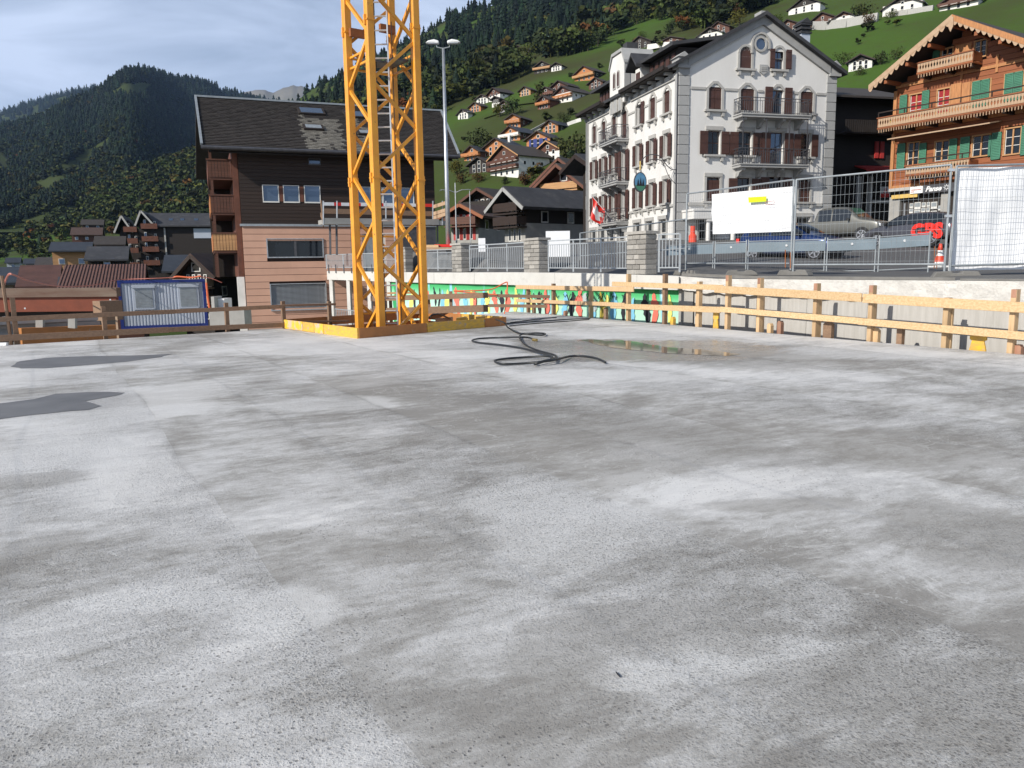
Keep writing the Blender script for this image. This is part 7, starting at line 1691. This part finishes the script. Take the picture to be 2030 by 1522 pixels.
# ================================================================ cars
def car(name, loc, yaw, L_, W_, secs, paint, lb, glassx, wheels, pillars=(), wr=.32, cat='car'):
    """secs: (x, half width, z bottom, z belt, z roof, roof half width) from tail to nose, nose at +x"""
    root = empty(name, loc, yaw, lb, cat); b = MB(); rings = []
    for x, hw, zb, zbelt, zr, rw in secs:
        r = [(x, hw*.88, zb), (x, hw*.985, zb+.14), (x, hw, (zb+zbelt)/2), (x, hw*.965, zbelt), (x, hw*.965*.3+rw*.7, zbelt+(zr-zbelt)*.75), (x, rw*.86, zr-.015), (x, rw*.4, zr+.01)]
        rings.append(r+[(x, -y, z) for _, y, z in reversed(r)])
    n = len(rings[0]); V = [p for r in rings for p in r]; F = []
    for i in range(len(rings)-1):
        for j in range(n): F.append((i*n+j, i*n+(j+1) % n, (i+1)*n+(j+1) % n, (i+1)*n+j))
    F += [tuple(range(n)), tuple(range((len(rings)-1)*n, len(rings)*n))[::-1]]
    b.add(V, F); o = b.build('body', paint, root, smooth=True); md = o.modifiers.new('s', 'SUBSURF'); md.levels = md.render_levels = 2
    def sec(x):
        for a, c in zip(secs, secs[1:]):
            if a[0] <= x <= c[0]: t = (x-a[0])/(c[0]-a[0]); return [a[k]+(c[k]-a[k])*t for k in range(6)]
        return secs[-1] if x > 0 else secs[0]
    for s in (-1, 1):
        for a, c in glassx:
            q = MB(); P = []; xs = np.linspace(a, c, 5)
            for x in xs: _, hw, zb, zbt, zr, rw = sec(x); P.append((x, s*(hw*.965+.012), zbt+.02))
            for x in xs[::-1]: _, hw, zb, zbt, zr, rw = sec(x); zz = zbt+(zr-zbt)*.82; P.append((x, s*(hw*.965*.27+rw*.73+.02), max(zbt+.03, zz)))
            q.add(P, [tuple(range(10))]); q.build('side_window', 'car_glass', root)
    # windscreens
    for a, c, nm in pillars:
        A, C_ = sec(a), sec(c); q = MB(); q.add([(a, -A[5]*.86, A[4]+.012), (a, A[5]*.86, A[4]+.012), (c, C_[1]*.86, C_[4]+.03), (c, -C_[1]*.86, C_[4]+.03)], [(0, 1, 2, 3)]); q.build(nm, 'car_glass', root)
    for x in wheels:
        for s in (-1, 1):
            hw = sec(x)[1]; y = s*(hw-.10); q = MB(); q.tube([(0, -.11, 0), (0, .11, 0)], wr, 22); wo = q.build('wheel', 'tyre', root, loc=(x, y, wr))
            q = MB(); q.tube([(0, s*.095, 0), (0, s*.118, 0)], wr*.70, 18); q.build('rim_well', 'black', wo)
            q = MB(); q.tube([(0, s*.11, 0), (0, s*.135, 0)], wr*.16, 8)
            for k in range(5): t = k*2*math.pi/5; q.beam((0, s*.125, 0), (wr*.64*math.cos(t), s*.125, wr*.64*math.sin(t)), .05, .02, up=(0, 1, 0))
            for k in range(18): t0, t1 = k*2*math.pi/18, (k+1)*2*math.pi/18; q.beam((wr*.66*math.cos(t0), s*.122, wr*.66*math.sin(t0)), (wr*.66*math.cos(t1), s*.122, wr*.66*math.sin(t1)), .03, .02, up=(0, 1, 0))
            q.build('rim', 'rim', wo)
            q = MB(); q.prism([(x+(wr+.055)*math.cos(t), s*(hw+.004), wr+(wr+.055)*math.sin(t)) for t in np.linspace(0, math.pi, 12)], (0, -s*.03, 0)); q.build('wheel_arch', 'black', root)
    xf = secs[-1][0]; xr = secs[0][0]
    for s in (-1, 1):
        f = secs[-2]; q = MB(); q.prism([(f[0]-.02, s*f[1]*.98, f[3]-.02), (xf-.02, s*f[1]*.62, f[3]-.06), (xf+.02, s*f[1]*.62, f[3]-.18), (f[0]+.05, s*f[1]*1.0, f[3]-.16)], (0, 0, .01)); q.box(xf-.16, xf+.03, min(s*f[1]*.55, s*f[1]*.9), max(s*f[1]*.55, s*f[1]*.9), f[3]-.2, f[3]-.06); q.build('headlight', 'alu', root)
        q = MB(); q.box(xr-.03, xr+.1, min(s*.55, s*.8), max(s*.55, s*.8), secs[1][3]-.2, secs[1][3]-.02); q.build('tail_light', 'paint_red', root)
        m_ = [g_ for g_ in glassx][-1][1]; hw = sec(m_)[1]; q = MB(); q.box(m_-.12, m_-.02, min(s*(hw+.0), s*(hw+.18)), max(s*hw, s*(hw+.18)), sec(m_)[3]+.0, sec(m_)[3]+.13); o = q.build('mirror', 'black', root); bevel(o, .02)
    q = MB(); q.box(xf-.05, xf+.035, -.42, .42, secs[-2][3]-.22, secs[-2][3]-.10); q.box(xf-.05, xf+.03, -.5, .5, .30, .42); q.build('grille', 'black', root)
    return root
EST = [(-2.25, .70, .42, .75, .80, .6), (-2.15, .86, .30, .93, 1.08, .62), (-1.85, .90, .24, .97, 1.40, .60), (-1.2, .92, .22, .97, 1.50, .62), (-.2, .92, .20, .96, 1.52, .62), (.45, .92, .20, .95, 1.44, .62), (1.15, .91, .20, .93, .98, .70), (1.75, .89, .20, .88, .90, .66), (2.15, .80, .25, .70, .74, .55), (2.28, .62, .34, .58, .62, .42)]
car('parked_car', (18.9, 37.0, zroad(37)+.02), math.atan2(.866, -.5), 4.5, 1.85, EST, 'car_grey', 'dark grey estate car with bold red lettering sprayed on its rear flank', [(-1.75, -1.15), (-1.08, -.1), (-.02, .95)], (-1.35, 1.38), [(.5, 1.15, 'windscreen'), (-1.95, -2.15, 'rear_window')])
carg = [o for o in COL.objects if o.get('label', '').startswith('dark grey estate')][0]
t = text3d('GPS', 'painted_letters', 'paint_red', carg, (-.38, .945, .34), .86, rot=(math.pi/2, 0, math.pi), ext=.006, bold=.055); t.scale = (1.0, 1, 1)
q = MB(); q.box(-1.25, -.65, .955, .965, .62, .66); q.box(-1.05, -.87, .955, .966, .60, .80); q.box(-.72, -.45, .955, .965, .70, .73); q.build('black_figure_mark', 'black', carg)
PIC = [(-2.40, .90, .52, 1.06, 1.07, .84), (-2.36, .92, .45, 1.10, 1.11, .86), (-1.2, .92, .42, 1.12, 1.13, .86), (-1.02, .92, .40, 1.12, 1.15, .84), (-.96, .92, .40, 1.12, 1.76, .70), (-.80, .92, .38, 1.12, 1.85, .70), (.15, .92, .38, 1.12, 1.90, .70), (.75, .92, .38, 1.12, 1.84, .70), (1.38, .92, .38, 1.12, 1.26, .80), (1.50, .92, .38, 1.12, 1.22, .80), (2.25, .91, .36, 1.04, 1.08, .80), (2.40, .88, .38, .98, 1.00, .76), (2.46, .82, .42, .80, .84, .70)]
car('pickup_truck', (17.75, 42.8, zroad(42.6)-.05), math.atan2(-.74, .67), 4.8, 1.85, PIC, 'car_silver', 'silver pickup truck parked with its nose towards the dark estate car', [(-.80, -.1), (-.02, .95)], (-1.5, 1.60), [(.80, 1.36, 'windscreen')], wr=.36, cat='pickup')
pk = [o for o in COL.objects if o.get('label', '').startswith('silver pickup')][0]
q = MB(); q.box(-2.30, -1.12, -.80, .80, 1.10, 1.165); o = q.build('bed_cover', 'black', pk); bevel(o, .02)
q = MB(); q.box(-2.47, -2.38, -.8, .8, .45, .60); q.build('rear_bumper', 'alu', pk)
HAT = [(-2.0, .66, .40, .75, .80, .6), (-1.9, .84, .28, .92, 1.12, .60), (-1.5, .87, .22, .95, 1.42, .58), (-.5, .88, .20, .95, 1.48, .60), (.2, .88, .20, .93, 1.42, .60), (.95, .88, .20, .90, .97, .68), (1.5, .86, .20, .84, .88, .64), (1.9, .76, .25, .68, .72, .52), (2.02, .6, .33, .56, .6, .4)]
car('parked_car', (10.95, 30.6, zroad(30.2)-.12), math.radians(-48), 4.1, 1.75, HAT, 'car_blue', 'dark blue hatchback parked behind the blue grey barriers', [(-1.45, -.6), (-.5, .75)], (-1.25, 1.28), [(.25, .95, 'windscreen')])

# ================================================================ lamps, poles, street things
b0 = at(889, 487, 37); tp = at(876.5, 96, 37); tp = Vector((b0.x, b0.y, tp.z)); lm = empty('street_lamp', (b0.x, b0.y, 1.8), 0, 'tall grey mast with two white floodlights above the dark roof', 'street lamp'); hh = tp.z-1.8
MB().tube([(0, 0, 0), (0, 0, hh*.35), (0, 0, hh)], [.125, .10, .06], 12).build('mast', 'galv', lm, smooth=True)
q = MB(); q.tube([(-.34, 0, .28+hh), (-.28, 0, hh+.06), (0, 0, hh), (.28, 0, hh+.06), (.34, 0, hh+.28)], .028, 6); q.build('bracket', 'galv_dull', lm)
for s in (-1, 1):
    q = MB(); pts = [(.18, .31), (.40, .38), (.66, .33), (.80, .23), (.66, .23), (.4, .22), (.2, .18)]; q.prism([(s*x, -.13, hh+z) for x, z in pts], (0, .26, 0)); o = q.build('floodlight', 'lamp_white', lm); bevel(o, .05, 2)
    q = MB(); q.box(min(s*.28, s*.68), max(s*.28, s*.68), -.11, .11, hh+.20, hh+.222); q.build('lens', 'alu', o)
b1 = at(905, 475, 62); lt = empty('street_lamp', (b1.x, b1.y, 2.5), 0, 'thin street lamp with two curved arms before the half timbered chalet', 'street lamp'); hh = at(905, 362, 62).z-2.5
MB().tube([(0, 0, 0), (0, 0, hh)], [.07, .04], 8).build('mast', 'galv', lt)
for s in (-1, 1): MB().tube([(0, 0, hh-.75), (s*.5, 0, hh-.55), (s*1.0, 0, hh-.52), (s*1.2, 0, hh-.56)], .035, 6).build('arm', 'galv', lt)
b2 = at(933, 465, 66); lt2 = tag(MB().tube([(b2.x, b2.y, 2.3), (b2.x, b2.y, at(933, 378, 66).z)], .035, 6).build('pole', 'galv'), 'thin plain pole right of the double armed street lamp', 'pole')
for k, (x0, x1, y0, y1, Y, lb) in enumerate([(1082, 1130, 458, 528, 33, 'tall white board behind the long railing'), (948, 963, 472, 528, 38, 'narrow white board behind the left railing'), (1038, 1050, 475, 487, 32.5, 'small grey plate on the left of the middle pier')]):
    a, c = at(x0, y0, Y), at(x1, y1, Y); tag(MB().box(a.x, c.x, Y, Y+.06, c.z, a.z).build('board', 'banner' if k < 2 else 'stone_band'), lb, 'board')
for k, (x0, x1, y, Y, m_, lb) in enumerate([(838, 903, 493, 36, 'lace_wood', 'stack of pale planks behind the left railing'), (842, 870, 488, 36.4, 'pine_new', 'short yellow planks on top of the plank stack'), (862, 900, 487, 36.8, 'paint_red', 'red and white board lying on the plank stack')]):
    a, c = at(x0, y, Y), at(x1, y, Y); tag(MB().beam(a, c, .5, .12).build('plank_stack', m_), lb, 'planks')
# orange lantern, clipped hedges and shrubs before the hotel
p = at(1373, 480, 40); ol = empty('gas_bottle', p, 0, 'bright orange bottle shaped thing before the hotel porch', 'bottle'); MB().tube([(0, 0, 0), (0, 0, .32), (0, 0, .42), (0, 0, .80)], [.20, .20, .13, .13], 12).build('body', 'cone_red', ol); 
for px, py, Y, hp, wd, lb, pal, in [(1455, 492, 36, 26, 2.0, 'low clipped golden hedge before the hotel', YELLOWS), (1510, 492, 36, 26, 1.2, 'round golden bush beside the clipped hedge', YELLOWS), (1551, 490, 37, 30, 1.1, 'rust coloured bush behind the end of the small banner', RUSTS), (1497, 418, 45, 40, 1., 'small potted pine standing behind the small banner', GREENS)]:
    tree(px, py, hp, lb, pal, 'dec', wd, Y=Y, name='shrub', n=500)

# ================================================================ left side: long wall, roofs, container
LWX = 229
lw = empty('low_building', at(-120, 640, 36), 0, 'long low building with weathered concrete cap and rust red fascia', 'building'); o_ = lw.location.copy()
def seg(px0, y0, px1, y1, Y0, Y1, h, th, m, nm, dz=0): q = MB(); q.beam(at(px0, y0, Y0)-o_+Vector((0, th/2, 0)), at(px1, y1, Y1)-o_+Vector((0, th/2, 0)), th, h); return q.build(nm, m, lw)
mat('rust_fascia', (.20, .045, .018), .55, .12, 2); mat('cap_stain', (.22, .17, .13), .85, .2, 1.2, .1, 10, stretch=(.4, 1, 3), col2=(.13, .07, .05))
seg(-300, 583, 229, 579, 36, 37.6, .42, .6, 'cap_stain', 'concrete_cap'); seg(-300, 607, 229, 602, 36.1, 37.7, .68, .4, 'rust_fascia', 'fascia'); seg(-300, 650, 229, 645, 36.4, 38.0, 1.5, .2, 'dark_wood', 'wall')
for px, py in ((50, 611), (219, 594), (221, 603), (203, 601)): c = at(px, py, 35.95)-o_; q = MB(); q.tube([c, c+Vector((0, -.03, 0))], .04, 8); q.build('bolt', 'alu', lw)
# tiled red roof
def tilemat():
    m = mat('tile_red', (.10, .042, .032), .8, .15, 1.5, objrand=.12); nt = m.node_tree; b = nt.nodes['Principled BSDF']; L = nt.links.new; tc = N(nt, 'ShaderNodeTexCoord'); wv = N(nt, 'ShaderNodeTexWave'); wv.inputs['Scale'].default_value = 1.35; wv.bands_direction = 'X'; w2 = N(nt, 'ShaderNodeTexWave'); w2.bands_direction = 'Y'; w2.inputs['Scale'].default_value = 1.05; w2.wave_profile = 'SAW'
    L(tc.outputs['Object'], wv.inputs[0]); L(tc.outputs['Object'], w2.inputs[0]); ad = N(nt, 'ShaderNodeMath', operation='ADD'); L(wv.outputs[1], ad.inputs[0]); L(w2.outputs[1], ad.inputs[1]); bp = N(nt, 'ShaderNodeBump'); bp.inputs['Distance'].default_value = .09; bp.inputs['Strength'].default_value = 1; L(ad.outputs[0], bp.inputs['Height']); L(bp.outputs[0], b.inputs['Normal']); return m
tilemat()
rh = roofhouse(118, 297, 529, 580, 640, 58, 'wide red tiled roof with a small skylight left of the container', 'redbrown_wood', 'tile_red', 6.5, 0)
p = at(181, 561, 61.5)-rh.location; q = MB(); q.prism([(p.x-1.1, p.y, p.z-.35), (p.x+1.1, p.y, p.z-.35), (p.x+1.1, p.y+1.0, p.z+.28), (p.x-1.1, p.y+1.0, p.z+.28)], (0, 0, .25)); so = q.build('skylight', 'steel_dark', rh)
v4 = fhouse(397, 640, 78, 62, 128, 'brown hipped roof chalet with a white boarded balcony right of the apartment house', -14, 60, wall='dark_wood', roof='roof_rust', balc='lace_wood', balrows=(0, 1), wins=(3, 4), trim='brown_wood', pitch=42, over=.8)
# site container
A, B_ = at(232, 560, 42), at(407, 560, 43.8); A.z = B_.z = 0
d = (B_-A); Lc = d.length; ang = math.atan2(d.y, d.x); zt = at(232, 556, 42).z; ct = empty('site_container', (A.x, A.y, zt-2.6), ang, 'white corrugated site container with blue frame and two shuttered windows', 'container')
b = MB(); b.box(0, .16, -.02, 2.4, 0, 2.6); b.box(Lc-.16, Lc, -.02, 2.4, 0, 2.6); b.box(.16, Lc-.16, -.02, .14, 2.44, 2.6); b.box(.16, Lc-.16, -.02, .14, 0, .16); b.box(0, Lc, .14, 2.4, 2.5, 2.58); b.build('frame', 'container_blue', ct)
b = MB(); x = .18
while x < Lc-.2:
    b.prism([(x, .06, .16), (x+.02, .03, .16), (x+.09, .03, .16), (x+.11, .06, .16), (x+.16, .06, .16), (x+.16, .10, .16), (x, .10, .16)], (0, 0, 2.28)); x += .16
b.build('corrugated_wall', 'container_white', ct)
MB().box(.1, Lc-.1, .1, 2.3, .1, 2.5).build('inner_box', 'container_white', ct)
for x in (.72, 2.95 if Lc > 4.2 else Lc*.6):
    q = MB(); q.box(x, x+1.05, -.03, .04, 1.02, 2.30); wo = q.build('window', 'container_white', ct); q = MB(); q.box(x-.03, x+1.08, -.10, .0, 2.18, 2.36); q.build('shutter_box', 'container_white', wo)
    q = MB(); s0 = None
    for k in range(12): q.box(x+.10, x+.95, -.045, -.032, 1.12+.085*k, 1.12+.085*k+.072)
    q.build('roller_shutter', 'galv_dull', wo); q = MB(); q.box(x+.05, x+1.0, -.07, -.03, 1.02, 1.09); q.build('sill', 'container_white', wo)
# pole with a sagging pinkish cable
p = at(24, 690, 16.9); tag(MB().tube([(p.x, p.y, -.3), (p.x-.05, p.y, at(20, 546, 16.9).z)], .035, 6).build('pole', 'pine_old'), 'thin brown pole carrying the pink cable at the left', 'pole')
tag(MB().tube(spline([at(x, y, Y) for x, y, Y in ((6, 572, 17.5), (12, 553, 17.2), (18, 543.5, 16.9), (28, 545, 17.2), (60, 557, 20), (110, 566.5, 25), (150, 567.5, 30), (195, 563, 36), (232, 555, 41.9), (310, 551.5, 42.6), (402, 549, 43.6), (440, 560, 44))], 6), .022, 5).build('pink_cable', 'cable_red'), 'pinkish cable sagging from the pole to the top of the blue container', 'cable')
tag(MB().tube(spline([at(x, y, 43) for x, y in ((342, 551), (350, 548), (365, 549), (380, 550), (398, 547))], 5), .04, 5).build('orange_strap', 'orange_hose'), 'orange strap lying on the container roof', 'strap')
tag(MB().tube(spline([at(x, y, Y) for x, y, Y in ((985, 584, 24.8), (900, 577, 24.8), (940, 576, 24.8), (975, 573, 25), (1001, 560, 25.2), (1006, 563, 25.2), (1004, 590, 25), (1000, 622, 25))], 6), .02, 5).build('red_hose', 'orange_hose'), 'orange red cable hung over a stake in front of the mural', 'cable')
# timber stacks and trestles below the left edge of the slab
def low(px0, y0, px1, y1, Y0, Y1, h, th, m, nm, lb, cat): q = MB(); q.beam(at(px0, y0, Y0), at(px1, y1, Y1), th, h); return tag(q.build(nm, m), lb, cat)
for k, (x0, y0, x1, y1, m_, h, lb) in enumerate([(-60, 640, 190, 629, 'stone_band', .16, 'pale grey beam lying nearest under the upper fence plank'), (-60, 648, 195, 641, 'concrete_grey', .14, 'second grey beam just below the pale one at the left'), (-60, 660, 190, 650, 'galv_dull', .5, 'grey tarpaulin covered board behind the lower fence plank'), (40, 668, 230, 660, 'form_orange', .5, 'reddish brown board under the lower fence plank at the left')]):
    low(x0, y0, x1, y1, 21+k*.2, 23.5, h, .3, m_, 'beam', lb, 'beam')
for k, px in enumerate((14, 80, 144)): low(px, 650, px, 628, 22, 22, .2, .12, 'concrete_grey', 'timber_upright', ['left', 'middle', 'right'][k]+' of three grey uprights between the beams at the left', 'timber')
for k, (x0, y0, x1, y1, w_, m_, lb) in enumerate([(192, 608, 236, 606, .5, 'pine_old', 'old grey timber box beside the container corner')]): low(x0, y0+8, x1, y1+8, 24, 24.6, .6, .4, m_, 'timber_box', lb, 'box')
for k, (xa, xb) in enumerate(((201, 208), (230, 234))): tag(MB().beam(at(xa, 622, 21.), at(xb, 672, 20.5), .05, .05).build('ladder_rail', 'lace_wood'), ['left', 'right'][k]+' pale sloping pole behind the left fence', 'pole')
for k, (x0, x1, y0, y1, Y, m_, lb) in enumerate([(414, 486, 614, 652, 36, 'concrete_grey', 'grey concrete block left of the salmon building'), (430, 446, 592, 618, 37, 'paint_white', 'small white box beside the brown gate'), (418, 426, 588, 616, 36.5, 'stone_band', 'narrow grey post box near the container')]):
    a, c = at(x0, y0, Y), at(x1, y1, Y); tag(MB().box(a.x, c.x, Y, Y+1., c.z, a.z).build('concrete_block', m_), lb, 'block')
tag(MB().tube([at(409, 560, 41.), at(412, 590, 41), at(420, 640, 41)], .05, 6).build('orange_pole', 'orange_hose'), 'orange red pole leaning beside the container', 'pole')
b = MB(); tag(MB().tube([G(-30, 684, .02), G(14, 683, .02)], .05, 6).build('white_roll', 'banner'), 'white rolled sheet at the left edge of the slab', 'roll')
# thin alpine air: fades the far ridges towards blue
hz_ = MB(); hz_.box(-13000, 13000, -500, 13000, -12, 1900); hzo = hz_.build('haze', 'black'); hzo.data.materials.clear()
hm = bpy.data.materials.new('air'); hm.use_nodes = True; nt_ = hm.node_tree; nt_.nodes.clear(); oo = N(nt_, 'ShaderNodeOutputMaterial'); pv = N(nt_, 'ShaderNodeVolumePrincipled'); pv.inputs['Color'].default_value = (.42, .62, 1, 1); pv.inputs['Density'].default_value = .000036; pv.inputs['Anisotropy'].default_value = 0
nt_.links.new(pv.outputs[0], oo.inputs['Volume']); hzo.data.materials.append(hm); tag(hzo, kind='stuff')
